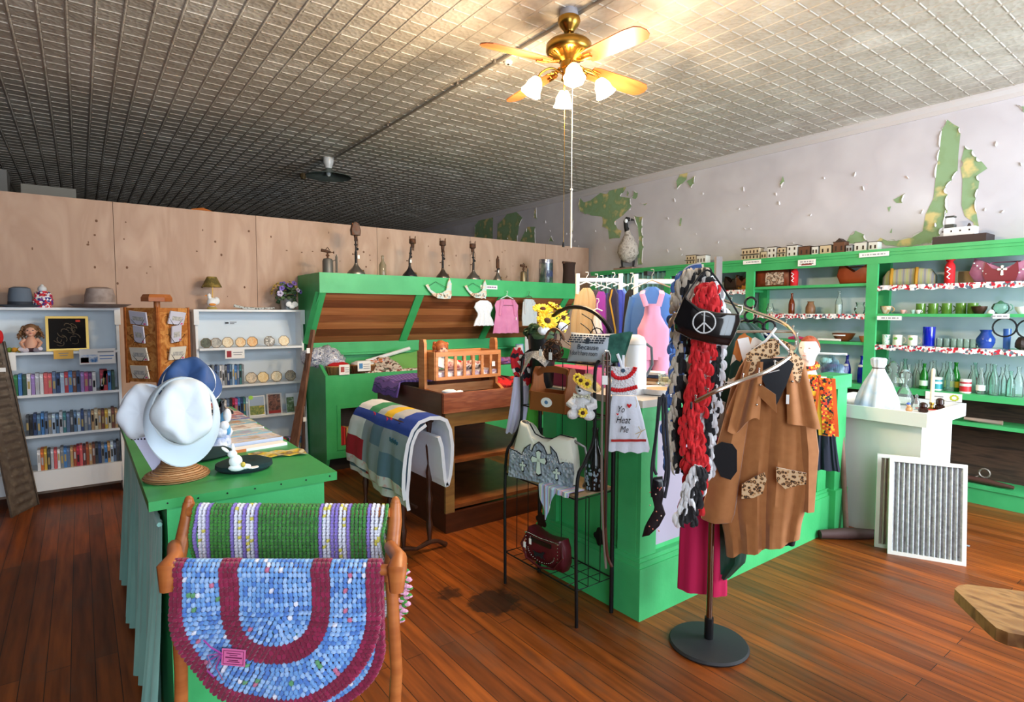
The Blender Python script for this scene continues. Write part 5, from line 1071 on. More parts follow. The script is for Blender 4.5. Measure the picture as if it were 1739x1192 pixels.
def stripecol(px, rr):
    if px < 323: return 0
    for a, c in ((323, 350), (385, 436), (541, 591), (622, 650)):
        if a <= px <= c:
            m_ = (px-a)/(c-a)
            if c-a > 40: e = (px-a < 7) or (c-px < 7) or abs(px-(a+c)/2) < 4
            else: e = px-a < 8 or c-px < 5
            if e: return 3
            return 4 if rr < .14 else 2
    return 0 if rr < .6 else 1
ns = int(W/pitch); tmin, tmax = -.36, .26; nt = int((tmax-tmin)/(pitch*.8))
for i in range(ns):
    px = 318+337*(i+.5)/ns
    for j in range(nt):
        t_ = tmin+(tmax-tmin)*(j+.5*(i % 2)*0+.5)/nt; dd, zz = rugpath(t_, .02)
        s = s0+W*(i+.5)/ns+.006*math.sin(j*.35)*(1 if i < 2 or i > ns-3 else .2); c = Vector(F3(s, D1+dd, z1+zz-.003))
        out = Vector(F3(0, -1 if t_ > 0 else 1, 0)) if abs(t_) > .03 else Vector((0, 0, 1)); al = Vector((0, 0, 1)) if abs(t_) > .03 else EF
        b.mi = stripecol(px, rng.random()); tw = (1 if j % 2 else -1)*.35
        stitch(b, c+out*rng.uniform(-.001, .001), (ER*math.cos(tw)+al*math.sin(tw)), (al*math.cos(tw)-ER*math.sin(tw)), out, pitch*.5, pitch*.58, .0085)
part(b, 'crocheted_stripes', gm, gr_, True)
bm_ = [mat('yarn_'+k, v, .9, sheen=.3) for k, v in (('sky', '6f9fd8'), ('pale', '98bbe6'), ('mid', '5280c8'), ('burgundy', '7a1238'), ('burgundy2', '8c1844'), ('white', 'e0e0ec'), ('leaf', '5f9a6a'), ('rose', 'c06a8a'))]
def oval_rug(name, label, D, dx, zt_, span, cx_px, rin, rmid, rout, drop, tlen, backlen=.2):
    t = thing(name, label, 'rug', F3(SX_(cx_px, D)+dx, D, zt_)); b = MB(); rng = random.Random(21); cx = SX_(cx_px, D)+dx
    pt = .0128; nrows = int(rout/(pt*.92))
    def place(s, tt, col, ang, big=1.0):
        dd, zz = rugpath(tt, .02); out = Vector(F3(0, -1, 0)) if tt > .03 else (Vector((0, 0, 1)) if tt > -.03 else Vector(F3(0, 1, 0))); al = Vector((0, 0, -1)) if tt > .03 else (-EF if tt > -.03 else Vector((0, 0, 1)))
        b.mi = col; ex = (ER*math.cos(ang)+al*math.sin(ang)); ez = (al*math.cos(ang)-ER*math.sin(ang))
        wob = .006*math.sin(s*31+tt*17)
        stitch(b, Vector(F3(cx+s, D+dd-.002, zt_+zz))+out*wob*(1 if tt > .05 else 0), ex, ez, out, pt*.5*big, pt*.62*big, .008*big)
    for r_i in range(nrows):
        R = pt*.92*(r_i+.5); f = R/rout
        if R > rout*.875: kind = 'b'
        elif rin < R < rmid: kind = 'b'
        else: kind = 'c'
        def col():
            q = rng.random()
            if kind == 'b': return 3 if q < .7 else 4
            return 0 if q < .42 else 1 if q < .7 else 2 if q < .95 else 5 if q < .97 else 6 if q < .985 else 7
        big = 1.25 if (kind == 'b') else 1.0
        n1 = int((drop+backlen)/pt)
        for j in range(n1):
            tt = -backlen+(drop+backlen)*(j+.5)/n1
            for sg in (-1, 1): place(sg*R, tt, col(), (.35 if j % 2 else -.35), big)
        n2 = max(3, int(PI*R/pt))
        for j in range(n2):
            a = PI*(j+.5)/n2; place(R*math.cos(a), drop+R*math.sin(a)*tlen, col(), a-PI/2+(.35 if j % 2 else -.35), big)
    part(b, 'crocheted_rounds', bm_, t, True); return t
sc_ = D2/F_PX
br = oval_rug('oval_rag_rug', 'blue crocheted oval rug with burgundy rings over the front rail', D2, 0, z2, 0, 462, 64*sc_, 92*sc_, 185*sc_, 90*sc_, 1.0)
b = MB(); px_, pz_ = SX_(386, D2-.03), PD(386, 1110, D2-.03).z; M = T(*F3(px_, D2-.045, pz_)) @ RZ(FACE) @ RY(.08)
tg = thing('pink_tag', 'pink printed price card tied with magenta ribbon to the blue rug', 'tag', F3(px_, D2-.045, pz_), FACE)
b.T = RY(.08); b.box((-.03, -.002, -.022), (.03, 0, .022)); b.build('card', mat('pink_card', 'd86aa0', .6), tg)
b = MB(); b.T = RY(.08)
for q in ((-.026, -.018, .026, -.0168), (-.026, .0168, .026, .018), (-.026, -.018, -.0248, .018), (.0248, -.018, .026, .018)): b.box((q[0], -.0028, q[1]), (q[2], -.002, q[3]))
for z, w_ in ((.011, .018), (.006, .01), (-.007, .012), (-.011, .016)): b.box((-w_, -.0028, z-.0009), (w_, -.002, z+.0009))
b.box((-.02, -.003, -.0015), (.022, -.002, .0015)); b.build('print', mat('dark_magenta', '6a1c48', .7), tg)
b = MB(); MG = mat('magenta_ribbon', 'a02c90', .3, sheen=.4)
for pts in ([(-.03, 0, .01), (-.055, -.006, .03), (-.075, 0, .045)], [(-.03, 0, .01), (-.055, -.01, .0), (-.065, -.008, -.03), (-.05, -.004, -.05)], [(-.03, 0, .01), (-.04, -.012, -.02), (-.028, -.008, -.05), (-.03, -.0, -.06)], [(-.035, 0, .01), (-.06, -.012, .012), (-.05, -.012, -.02), (-.034, 0, .005)]):
    b.tube(pts, .004, 6, flat=.3)
b.build('ribbon', MG, tg)
t = oval_rug('oval_rag_rug', 'second fold of burgundy-edged rug hanging behind the blue rug', D2+.05, .03, z2-.03, 0, 470, 64*sc_, 92*sc_, 168*sc_, 150*sc_, .8, 0.0)
t = thing('pink_shawl', 'pink and green crocheted shawl edge hanging at the back of the oak rack', 'shawl', F3(SX_(664, D1+.06), D1+.06, .3), 0)
b = MB()
for k in range(60):
    v = k/60; c = Vector(F3(SX_(668, D1+.06)+.012*math.sin(k*.9)+.03*math.sin(v*3.1), D1+.06, z1-.17-.22*v)); b.mi = 5 if k % 3 else 0
    stitch(b, c, ER, Vector((0, 0, 1)), -EF, .012, .006, .008)
part(b, 'crocheted_edge', gm, t, True)
# ================================================================= black wire rack beside the counter
RX0, RX1, RY0, RY1 = 1.845, 2.09, 1.95, 2.52
wr = thing('wire_rack', 'black metal shelf rack with curved legs and arched back beside the green counter', 'rack', (RX0, RY0, 0))
PR = lambda px, py: P(px, py, Y=RY0); PL = lambda px, py: P(px, py, Y=RY1)
def rad(mb, pts, r=.0085): mb.tube(pts, r, 8)
def smoothpts(pts, k=5):
    pts = [Vector(p) for p in pts]; out = []
    for i in range(len(pts)-1):
        p0, p1, p2, p3 = pts[max(i-1, 0)], pts[i], pts[i+1], pts[min(i+2, len(pts)-1)]
        for j in range(k):
            t = j/k; out.append(.5*((2*p1)+(p2-p0)*t+(2*p0-5*p1+4*p2-p3)*t*t+(3*p1-p0-3*p2+p3)*t**3))
    return out+[pts[-1]]
fr = [PR(979, 1065), PR(979, 835), PR(993, 785), PR(1009, 740), PR(1010, 640), PR(1018, 612), PR(1044, 597)]; fr[0].z = 0
ux = PR(1010, 690).x; zT = PR(1010, 632).z
fl = [(RX0, RY1, 0), (RX0, RY1, fr[1].z), (fr[2].x, RY1, fr[2].z), (fr[3].x, RY1, fr[3].z), (ux, RY1, fr[4].z), (fr[5].x, RY1, fr[5].z), (fr[6].x, RY1, fr[6].z)]
for pts in (fr, fl): b = MB(); rad(b, smoothpts(pts)); part(b, 'front_leg', BLK, wr, True)
zA = P(1055, 600, X=RX1).z
for y in (RY0, RY1): b = MB(); b.cyl((RX1, y, 0), (RX1, y, zA), .011); part(b, 'back_post', BLK, wr, True)
b = MB(); ym = (RY0+RY1)/2; hw = (RY1-RY0)/2; zP = P(985, 521, X=RX1).z
rad(b, [(RX1, ym+hw*math.cos(a*PI/20), zA+(zP-zA)*math.sin(a*PI/20)) for a in range(21)], .011); part(b, 'arched_back', BLK, wr, True)
b = MB()
for sg in (-1, 1):
    rad(b, [(RX1, ym+sg*(.03+.09*math.sin(k*.3)), zA+.02+.012*k) for k in range(11)], .003)
    rad(b, [(RX1, ym+sg*(.16+.05*math.cos(k*.55)), zA+.07+.05*math.sin(k*.55)) for k in range(12)], .003)
    rad(b, [(RX1, ym+sg*.2, zA+.02), (RX1, ym+sg*.12, zA+.16), (RX1, ym+sg*.05, zA+.19)], .003)
part(b, 'scrollwork', BLK, wr)
zl = [PR(1010, 620).z, PR(1008, 714).z, P(981, 849, Y=RY0).z, P(981, 1003, Y=RY0).z]
def xfront(z): return ux if z > fr[3].z else (fr[2].x if z > fr[1].z+.02 else RX0)
for i, z in enumerate(zl):
    b = MB(); x0 = xfront(z); b.tube([(x0, RY0, z), (x0, RY1, z), (RX1, RY1, z), (RX1, RY0, z)], .004, 6, closed=True)
    for k in range(1, 8): y = RY0+(RY1-RY0)*k/8; b.cyl((x0, y, z), (RX1, y, z), .002, n=5)
    for k in range(1, 3): x = x0+(RX1-x0)*k/3; b.cyl((x, RY0, z), (x, RY1, z), .002, n=5)
    part(b, 'wire_shelf', BLK, wr)
part(MB().box((RX0+.0, RY0+.01, zl[2]+.004), (RX1+.01, RY1-.01, zl[2]+.016)), 'shelf_board', mat('pale_board', '9a8468', .6, col2='857052', pat='noise', scale=6), wr)
b = MB()
for y in (RY0+.19, RY0+.38):
    b.cyl((RX1, y, zl[3]), (RX1, y, zl[0]), .0025, n=5)
for x in (RX0+.08, RX0+.16):
    for y in (RY0, RY1): b.cyl((x, y, zl[3]), (x, y, zl[2]), .0025, n=5)
part(b, 'side_wire', BLK, wr)
def leafshape(c, s, ax='y'):
    b = MB(); pts = []
    for k in range(24): a = 2*PI*k/24; r = s*(.65+.35*abs(math.cos(2.5*a))); pts.append((c[0 if ax == 'y' else 1]+r*math.cos(a), c[2]+r*math.sin(a)))
    b.prism(pts, c[1 if ax == 'y' else 0]-.002, c[1 if ax == 'y' else 0]+.002, ax); return b
q = P(1020, 912, X=RX1-.01); part(leafshape(q, .05, 'x'), 'leaf_ornament', BLK, wr)
q = P(880, 865, X=RX1-.01); part(leafshape((RX1-.01, RY1-.03, q.z), .05, 'x'), 'leaf_ornament', BLK, wr)
RS = -PI/2                    # things on the rack face -x
# ---- top shelf: pillow, ring purse, silver scarf, sunflowers
zt_ = zl[0]+.004
yR = lambda px, x=1.95: P(px, 600, X=x).y
t = thing('word_pillow', 'grey pillow printed with dark words, green back, on the rack top shelf', 'pillow', (1.98, yR(992, 1.95), zt_), RS+.15)
def pill(u, v, w, h, d):
    a, c = 2*u-1, 2*v-1; k = (1-a*a)**.6*(1-c*c)**.6; return (a*w*(1-.07*(1-c*c)), -d*k, (c*h*(1-.07*(1-a*a)))+h)
wp, hp_ = .135, .075
b = MB(); b.T = RX(-.2); b.grid(lambda u, v: pill(u, v, wp, hp_, .045), 16, 12); b.build('front', mat('grey_print_cloth', 'b7c0cb', .8), t, True)
b = MB(); b.T = RX(-.2); b.grid(lambda u, v: (lambda q: (q[0], -q[1]+.002, q[2]))(pill(1-u, v, wp, hp_, .045)), 16, 12); b.build('back', mat('mottled_green', '1f4f46', .8, col2='3f7a6a', pat='noise', scale=16), t, True)
b = MB(); b.T = RX(-.2); b.add([(wp*.72, -.02, .01), (wp+.045, .01, .02), (wp+.075, .01, .165), (wp*.85, -.015, .14)], [(0, 1, 2, 3)]); b.add([(wp*.72, .03, .01), (wp+.045, .03, .02), (wp+.075, .03, .165), (wp*.85, .03, .14)], [(0, 3, 2, 1)]); b.build('green_corner', MATS['mottled_green'], t)
Mt = RX(-.2) @ T(0, -.048, 0) @ RX(PI/2)
text('Because', .036, mat('slate_ink', '3a4450', .8), t, Mt @ T(.02, .07, 0), squash=1.1)
text("I don't have room", .034, MATS['slate_ink'], t, Mt @ T(.0, .04, .002), squash=.68)
b = MB(); b.T = RX(-.2); rng = random.Random(1)
for r_ in range(4):
    x = -.11
    while x < .1:
        l = rng.uniform(.008, .026); z = .095+r_*.012; b.box((x, -.048+.012*r_*.6, z-.004), (x+l, -.046+.012*r_*.6, z+.003)); x += l+.006
b.box((.0, -.047, .088), (.022, -.044, .115)); b.build('small_print', MATS['slate_ink'], t)
t = thing('ring_purse', 'round purse made of linked dark metal rings with curved handle', 'purse', (1.88, yR(944, 1.9), zt_), RS)
b = MB(); rng = random.Random(6)
for k in range(46):
    a = rng.uniform(0, 2*PI); e = math.asin(rng.uniform(-1, 1)); c = Vector((.058*math.cos(a)*math.cos(e), .035*math.sin(a)*math.cos(e), .058+.052*math.sin(e)))
    nrm = Vector((c.x, c.y*2, c.z-.058)).normalized(); u_ = nrm.orthogonal().normalized(); v_ = nrm.cross(u_); r = rng.uniform(.012, .018)
    b.tube([c+u_*r*math.cos(q*PI/5)+v_*r*math.sin(q*PI/5) for q in range(10)], .003, 5, closed=True)
b.build('linked_rings', mat('dark_bronze', '5a4030', .35, .7), t); MB().ball((0, 0, .058), (.05, .028, .048), 14, 10).build('lining', mat('brown_lining', '2a1e1a', .7), t, True)
b = MB(); b.tube(arc((.0, .01, .09), .075, .3, PI-.3, 12), .006, 8); b.build('handle', mat('tan_handle', '6b4a34', .5), t, True)
price_tag(t, T(-.06, -.03, .06), .022, .034); price_tag(t, T(.028, -.04, .05), .022, .036)
t = thing('sequin_scarf', 'silver sequinned scarf draped over the rack top shelf corner', 'scarf', (1.88, yR(912, 1.88), zt_), RS)
def scf(u, v): x = -.1+.2*u; z = .03*math.sin(u*3)+.03-.03*u; y = -.02+.06*v; return (x, y-.01, z - (.09*(1-v)*max(0, .45-u)*2.2 if v < .5 else 0)-(.06*(.5-v) if v < .5 else 0))
b = MB(); b.grid(scf, 20, 12, .004); b.build('fabric', mat('silver_sequin', 'b8bcc0', .3, .5, col2=['8a8e94', 'e0e2e6'], pat='cells', scale=220, thr=(.3, .7)), t, True)
sf = thing('sunflower_vase', 'black ribbed vase of silk sunflowers and white roses behind the rack', 'flower arrangement', tuple(P(925, 610, Y=2.72).xy)+(KZ,), 0)
vx, vy = sf.location.x, sf.location.y; sf.location = (2.36, 2.50, KZ); vz = 0
sx0 = P(928, 600, Y=2.5).x; sf.location.x = P(921, 600, Y=2.5).x; sf.scale = (1.25, 1.25, 1)
b = MB(); zf = P(928, 566, Y=2.5).z-KZ; b.lathe([(.045, 0), (.05, .01), (.058, zf*.6), (.066, zf), (.06, zf), (.05, zf*.5)], 24, wob=.03, lobes=12); b.build('vase', mat('black_glazed', '1a1a1e', .3), sf, True)
b = MB(); ye, br_, lf, wt = MB(), MB(), MB(), MB(); rng = random.Random(9)
heads = [((-.03, -.06, zf+.07), .058, (-.1, -1, .35)), ((-.0, .0, zf+.13), .05, (-.3, -.6, 1)), ((.07, -.01, zf+.14), .05, (.4, -.6, 1)), ((.075, -.04, zf+.085), .055, (.35, -1, .3)), ((.12, 0, zf+.04), .04, (.8, -.8, .1)), ((.03, .02, zf+.12), .045, (0, -.5, 1))]
for c, r, d in heads:
    petals(ye, c, r, 14, .22, .25, rng, d); petals(ye, c, r*.85, 12, .22, .45, rng, d); dv = Vector(d).normalized(); br_.ball((c[0]+dv.x*.008, c[1]+dv.y*.008, c[2]+dv.z*.008), (r*.3, r*.26, r*.3), 10, 6)
for c in ((-.055, -.07, zf+.02), (.045, -.075, zf+.04), (.02, .0, zf+.11)):
    for k in range(3): wt.ball((c[0]+.006*k, c[1]-.004*k, c[2]), (.026-.006*k, .02, .026-.004*k), 10, 6, .1)
for k in range(26):
    a = rng.uniform(0, 6.28); c = (.07*math.cos(a), .06*math.sin(a), zf+rng.uniform(-.03, .05)); petals(lf, c, rng.uniform(.05, .08), 1, .35, rng.uniform(-.3, .3), rng, (math.cos(a), math.sin(a)-.5, .5))
ye.build('yellow_petals_sunflower', mat('sunflower', 'f0c21e', .6, col2='f4d84a', pat='noise', scale=30), sf, True)['kind'] = 'stuff'; br_.build('flower_centres', mat('seed_brown', '4a2a16', .8), sf, True); lf.build('leaves', LEAF, sf, True)['kind'] = 'stuff'; wt.build('white_roses', WCL, sf, True)
# ---- second level: wooden tote, bear
z2_ = zl[1]+.004
t = thing('wooden_basket', 'brown wooden carrying basket with arched handle and oval picture on the rack', 'basket', (1.97, yR(932, 1.93), z2_), RS+.2)
TOTE = mat('stained_pine', '8a4c22', .35, col2='74401c', pat='noise', scale=5, stretch=(1, 6, 1))
MB().box((-.11, -.06, 0), (.11, .06, .012)).build('bottom', TOTE, t)
for y in (-.065, .057): MB().prism([(-.105, .012), (.105, .012), (.11, .1), (-.12, .1)], y, y+.008, 'y').build('side', TOTE, t)
for x in (-.115, .107):
    pts = [(-.065, .0), (.065, .0), (.065, .1), (.045, .14), (.04, .19), (.02, .225), (-.02, .225), (-.04, .19), (-.045, .14), (-.065, .1)]; MB().prism(pts, x, x+.009, 'x').build('end_board', TOTE, t)
b = MB(); o = [(-.115, .2), (-.08, .225), (0, .235), (.08, .225), (.115, .2), (.115, .17), (.07, .195), (0, .2), (-.07, .195), (-.115, .17)]; b.prism(o, -.008, .008, 'y'); b.build('handle', TOTE, t)
b = MB(); b.prism([(.035*math.cos(k*PI/12), .05+.025*math.sin(k*PI/12)) for k in range(24)], -.068, -.065, 'y'); b.build('oval_medallion', mat('medallion', 'e4e6e0', .4), t)
MB().ball((0, -.0685, .05), (.012, .001, .01)).build('painted_flower', mat('blue_flower', '4f78a0', .5), t)
heap('pink_cloths', 'pink and white cloths lying behind the wooden basket handle', 'cloth', 928, 2.3, z2_+.05, (.04, .06, .09), mat('pink_white', 'd83a64', .8, col2=['f0d8e0', 'c82048'], pat='noise', scale=16), 5, 4, .5)
bpy.data.objects[[o.name for o in bpy.data.objects if o.name.startswith('pink_cloths')][0]].location = (2.04, yR(932, 2.0), z2_+.02)
t = thing('teddy_bear', 'white plush bear in a straw hat with sunflowers on the rack', 'soft toy', (1.94, yR(988, 1.92), z2_), RS+.5)
PL_ = mat('white_plush', 'd8d8da', .95, bump=.6, bscale=('noise', 120), sheen=.4)
b = MB(); b.ball((0, 0, .06), (.055, .05, .06), 16, 12, .03)
for sx in (-1, 1): b.ball((sx*.04, -.05, .025), (.028, .04, .025), 10, 8, .03); b.tube([(sx*.045, -.01, .09), (sx*.06, -.04, .07), (sx*.03, -.06, .06)], [.02, .019, .016], 8)
b.tube([(0, 0, .1), (0, -.005, .12)], [.03, .03], 8); b.ball((0, -.005, .145), (.043, .04, .04), 14, 10, .03); b.ball((-.005, -.042, .135), (.02, .02, .016), 10, 8); b.build('body', PL_, t, True)
b = MB(); b.ball((-.005, -.06, .14), (.007, .005, .005), 8, 6)
for sx in (-1, 1): b.ball((sx*.017, -.04, .155), .005, 8, 6)
b.build('face', BLK, t, True)
b = MB(); b.T = T(.012, .005, .17) @ RY(.5) @ RX(.2); b.lathe([(.075, .0), (.07, -.003), (.035, .008), (.033, .035), (.02, .045), (.001, .047)], 22, cap=False); b.build('straw_hat', mat('straw', 'cfae74', .7, col2='e0c48e', pat='wave', scale=60, bump=.4), t, True)
rng = random.Random(2)
for c in ((.0, -.055, .19), (-.022, -.04, .2), (.03, -.05, .175), (.02, -.08, .04)):
    b = MB(); petals(b, c, .024, 9, .35, .2, rng, (0, -1, .3)); o = b.build('sunflower', MATS['sunflower'], t, True); MB().ball((c[0], c[1]-.004, c[2]), .01, 8, 6).build('flower_centre', MATS['seed_brown'], o, True)
b = MB(); b.T = T(0, -.04, .112)
for sx in (-1, 1): b.add([(0, 0, 0), (sx*.04, -.006, .015), (sx*.045, -.006, -.015)], [(0, 1, 2)])
b.ball((0, -.003, 0), .008, 8, 6); b.build('gingham_bow', mat('gingham', 'b8b49a', .8, col2=['3a3a3a', 'e0dcc8'], pat='cells', scale=200, thr=(.4, .6)), t)
# ---- third level: handbag, dark bottle, knitted cloth
z3_ = zl[2]+.017
t = thing('cross_handbag', 'white and grey crocodile handbag with silver crosses on the rack board', 'handbag', (1.9, yR(922, 1.87), z3_), RS+.3); t.scale = (1.2, 1.1, 1.27)
out = [(-.155, .0), (-.125, .0), (.12, .0), (.15, .01), (.155, .06), (.15, .12), (.135, .19), (.07, .195), (.03, .175), (-.02, .172), (-.06, .185), (-.09, .225), (-.125, .235), (-.14, .18), (-.16, .11), (-.17, .04)]
def pillow_prism(b, pts, d, seg=5):
    n = len(pts); cx = sum(p[0] for p in pts)/n; cz_ = sum(p[1] for p in pts)/n; rings = []
    prof_ = [(1.0, 0), (1.0, .35), (.97, .7), (.85, .95), (.5, 1.05), (.0, 1.08)]
    for sg in (-1, 1):
        base_ = len(b.v); vs = []
        for s_, q in prof_: vs += [(cx+(p[0]-cx)*s_, sg*d*q, cz_+(p[1]-cz_)*s_) for p in pts]
        fs = []
        for i in range(len(prof_)-1): fs += [((i*n+k), (i*n+(k+1) % n), ((i+1)*n+(k+1) % n), ((i+1)*n+k)) for k in range(n)]
        b.add(vs, fs)
b = MB(); pillow_prism(b, out, .04); b.build('white_body', mat('cream_leather', 'd4d4c4', .4), t, True)
CRO = mat('grey_croc', '8f9ba6', .35, col2=['7b8894', 'a6b1ba'], pat='noise', scale=30, bump=.9, bscale=('voronoi', 70))
lower = [(-.172, .0), (.15, -.002), (.157, .06), (.152, .1), (.11, .1), (.09, .09), (.075, .13), (.045, .155), (.052, .125), (.03, .12), (.012, .15), (-.012, .165), (-.035, .15), (-.048, .122), (-.062, .128), (-.055, .15), (-.085, .13), (-.1, .1), (-.13, .112), (-.166, .118)]
MB().prism(lower, -.0475, -.039, 'y').build('crocodile_panel', CRO, t)
b = MB(); b.tube([(x, -.048, z) for x, z in lower[4:]], .0022, 5); b.tube([(x, 0, z) for x, z in [(.135, .19), (.07, .195), (.03, .175), (-.02, .172), (-.06, .185), (-.09, .225)]], .004, 6); b.build('piping', BKC, t)
def cross(b, x, z, s, y=-.05):
    for d in ((0, 1), (0, -1), (1, 0), (-1, 0)):
        L = s*(1.25 if d == (0, -1) else .75); w_ = s*.14; px_, pz_ = -d[1], d[0]
        b.prism([(x+px_*w_, z+pz_*w_), (x-px_*w_, z-pz_*w_), (x+d[0]*L-px_*w_*2, z+d[1]*L-pz_*w_*2), (x+d[0]*(L+w_), z+d[1]*(L+w_)), (x+d[0]*L+px_*w_*2, z+d[1]*L+pz_*w_*2)], y-.003, y, 'y')
b = MB(); cross(b, -.01, .092, .048, -.048); cross(b, -.092, .06, .022, -.048); cross(b, .08, .055, .024, -.048); b.build('cross_backing', BKC, t)
for cx3, cz3, cs3 in ((-.01, .092, .042), (-.092, .06, .017), (.08, .055, .019)): b = MB(); cross(b, cx3, cz3, cs3, -.052); b.build('silver_cross', mat('rhinestone_silver', 'e4e6e4', .35, .3), t)
b = MB(); rng = random.Random(4)
for k in range(90): b.ball((rng.choice([rng.uniform(-.16, -.06), rng.uniform(.03, .15)]), -.048, rng.uniform(.085, .115)), .0018, 5, 3)
b.build('studs', MATS['rhinestone_silver'], t)['kind'] = 'stuff'
b = MB(); b.tube([(.135, 0, .18), (.18, .01, .16), (.2, .02, .06), (.17, .02, .0)], .006, 6); b.ball((-.108, -.01, .228), (.02, .012, .01)); b.build('strap', mat('pewter_strap', '6c6a66', .4, .5), t, True)
t = thing('painted_bottle', 'tall dark bottle painted with blue-grey flowers at the rack board corner', 'bottle', (2.0, yR(1008, 1.98), z3_), 0)
MB().lathe([(.045, 0), (.05, .01), (.05, .12), (.04, .17), (.018, .22), (.014, .28), (.017, .3), (.015, .305)], 24).build('bottle', mat('dark_bottle', '141816', .12), t, True)
b = MB(); rng = random.Random(12)
for k in range(46): a = rng.uniform(2.2, 4.6); z = rng.uniform(.01, .13); b.T = RZ(a) @ T(.0505, 0, z); b.ball((0, 0, 0), (.0015, rng.uniform(.003, .009), rng.uniform(.003, .01)), 6, 4)
b.build('painted_flowers', mat('blue_grey_paint', '7f8f9c', .6), t)
t = thing('knitted_cloth', 'pastel striped knitted cloth hanging over the rack board edge', 'cloth', (RX0, yR(945, 1.84), z3_), RS)
def kn(u, v): 
    x = -.11+.22*u; L = .02+(.15*max(0, 1-abs(u-.25)*3.2)); q = v*(.1+L)
    return (x+.01*v*(1-2*u), .085-q, .005) if q < .1 else (x+.035*(q-.1)/.1*(.3-u), -.018-.004*math.sin(u*30), .005-(q-.1))
b = MB(); b.grid(kn, 44, 30, .004); b.build('knit', mat('pastel_stripes', '9fc8d8', .9, col2=['c8a8d8', '8fc8d0', 'd8dce0', 'a8d098', 'b8a0d8', '90c8e0', 'e0b8d0'], pat='wave', scale=2.6, thr=(.0, 1.), stretch=(1, 0, 0), bump=.9, bscale=('noise', 130)), t, True)
# ---- fourth level: maroon bag
z4_ = zl[3]+.004
t = thing('studded_handbag', 'maroon studded handbag with a running horse on the lowest wire shelf', 'handbag', (1.93, P(918, 925, X=1.88).y, z4_), RS+.1)
MAR = mat('maroon_leather', '5a1020', .35, col2='471018', pat='noise', scale=12)
o2 = [(-.13, .0), (.13, .0), (.145, .04), (.14, .12), (.12, .165), (.06, .155), (0, .15), (-.06, .158), (-.12, .175), (-.14, .12), (-.145, .04)]
b = MB(); pillow_prism(b, o2, .045); b.build('body', MAR, t, True)
MB().box((-.08, -.055, .115), (.07, -.047, .135)).build('zip_pocket', mat('black_leather', '17110f', .4), t)
b = MB()
for k in range(26): b.ball((-.11+.22*k/25, -.05, .148+.006*abs(k-12)/12), .0028, 6, 4)
for k in range(18): a = PI+PI*k/17; b.ball((.095*math.cos(a), -.053, .075+.05*math.sin(a)), .0028, 6, 4)
for x in (-.115, .115): b.ball((x, -.05, .15), .007, 8, 6)
for x in (-.115, .115):
    for k in range(6): b.ball((x, -.05, .04+.018*k), .003, 6, 4)
b.build('studs', CHR, t)
b = MB(); hs_ = [(-.05, .04), (-.046, .06), (-.06, .07), (-.035, .068), (.0, .07), (.018, .085), (.03, .08), (.022, .07), (.015, .06), (.03, .045), (.012, .052), (.005, .04), (.0, .05), (-.025, .05), (-.035, .038), (-.036, .05)]
b.prism(hs_, -.056, -.053, 'y'); b.build('horse_silhouette', BKC, t)
b = MB(); b.tube([(-.12, -.03, .15), (-.15, -.05, .08), (-.1, -.06, .02), (0, -.062, -.0), (.1, -.06, .02), (.15, -.05, .09), (.12, -.03, .155)], .006, 6); b.build('strap', MAR, t, True); price_tag(t, T(-.072, -.06, .13), .016, .03); price_tag(t, T(-.115, -.06, .1), .016, .03)
# ---- things hanging on the rack
def pix_garment(name, label, cat, D, p0, rows, m, thick=.02, folds=4, amp=.008, hem=0, rz=None, shape='fabric', n=40, slope=0):
    c = PD(p0[0], p0[1], D); t = thing(name, label, cat, c, face_at(p0[0]) if rz is None else rz); k = D/F_PX*(1/math.cos(math.atan((CX-p0[0])/F_PX)))
    out_ = [(-(y-p0[1])*k*math.cos(math.atan((CX-p0[0])/F_PX)), (a-p0[0])*k*.98, (c2-p0[0])*k*.98) for y, a, c2 in rows]
    shell(out_, m, t, shape, thick, folds, amp, hem, n=n, slope=slope); t['px'] = 0; del t['px']; t_k = k; return t, k
def lp(k, p0, px, py, y=-.03): 
    cc = math.cos(math.atan((CX-p0[0])/F_PX)); return Vector(((px-p0[0])*k*.98, y, -(py-p0[1])*k*cc))
dT = depth((ux, RY0))-.02
t, k = pix_garment('kitchen_towel', 'white lettered kitchen towel with red crochet top hanging on the rack', 'towel', dT, (1058, 640), [(672, 1040, 1081), (690, 1037, 1087), (715, 1036, 1094), (745, 1034, 1101), (762, 1032, 1105), (768, 1034, 1103)], mat('towel_white', 'dde2ee', .85, bump=.15, bscale=('noise', 60)), .022, 5, .006, .004)
q = lambda px, py, y=-.03: lp(k, (1058, 640), px, py, y)
b = MB(); b.grid(lambda u, v: q(1040+36*u+(2*u-1)*6*abs(v-.5)*2, 622+48*v, -.012-.01*math.sin(u*PI)), 12, 12, .006); b.build('crochet_bib', mat('bib_white', 'e6e6ea', .9, bump=.8, bscale=('voronoi', 120)), t, True)
for pts, nm in (([(1037, 630), (1046, 640), (1058, 641), (1068, 637), (1076, 628), (1078, 622)], 'red_ruffle'), ([(1038, 660), (1048, 662), (1060, 661), (1072, 658), (1082, 655)], 'red_ruffle')):
    b = MB(); sp = smoothpts([q(*p_, -.028) for p_ in pts], 5); b.tube(sp, [.008+.003*(i % 2) for i in range(len(sp))], 7); b.build(nm, RED, t, True)
b = MB(); b.tube([q(1048, 600), q(1053, 612), q(1058, 627)], .007, 6, flat=.5); b.tube([q(1058, 602), q(1058, 627)], .006, 6, flat=.5); b.build('hanging_loop', WCL, t, True); b = MB(); b.T = Matrix.Translation(q(1058, 628, -.034)) @ RX(PI/2); b.lathe([(.009, -.002), (.01, 0), (.008, .003)], 16); b.build('button', mat('teal_button', '24405c', .25), t, True)
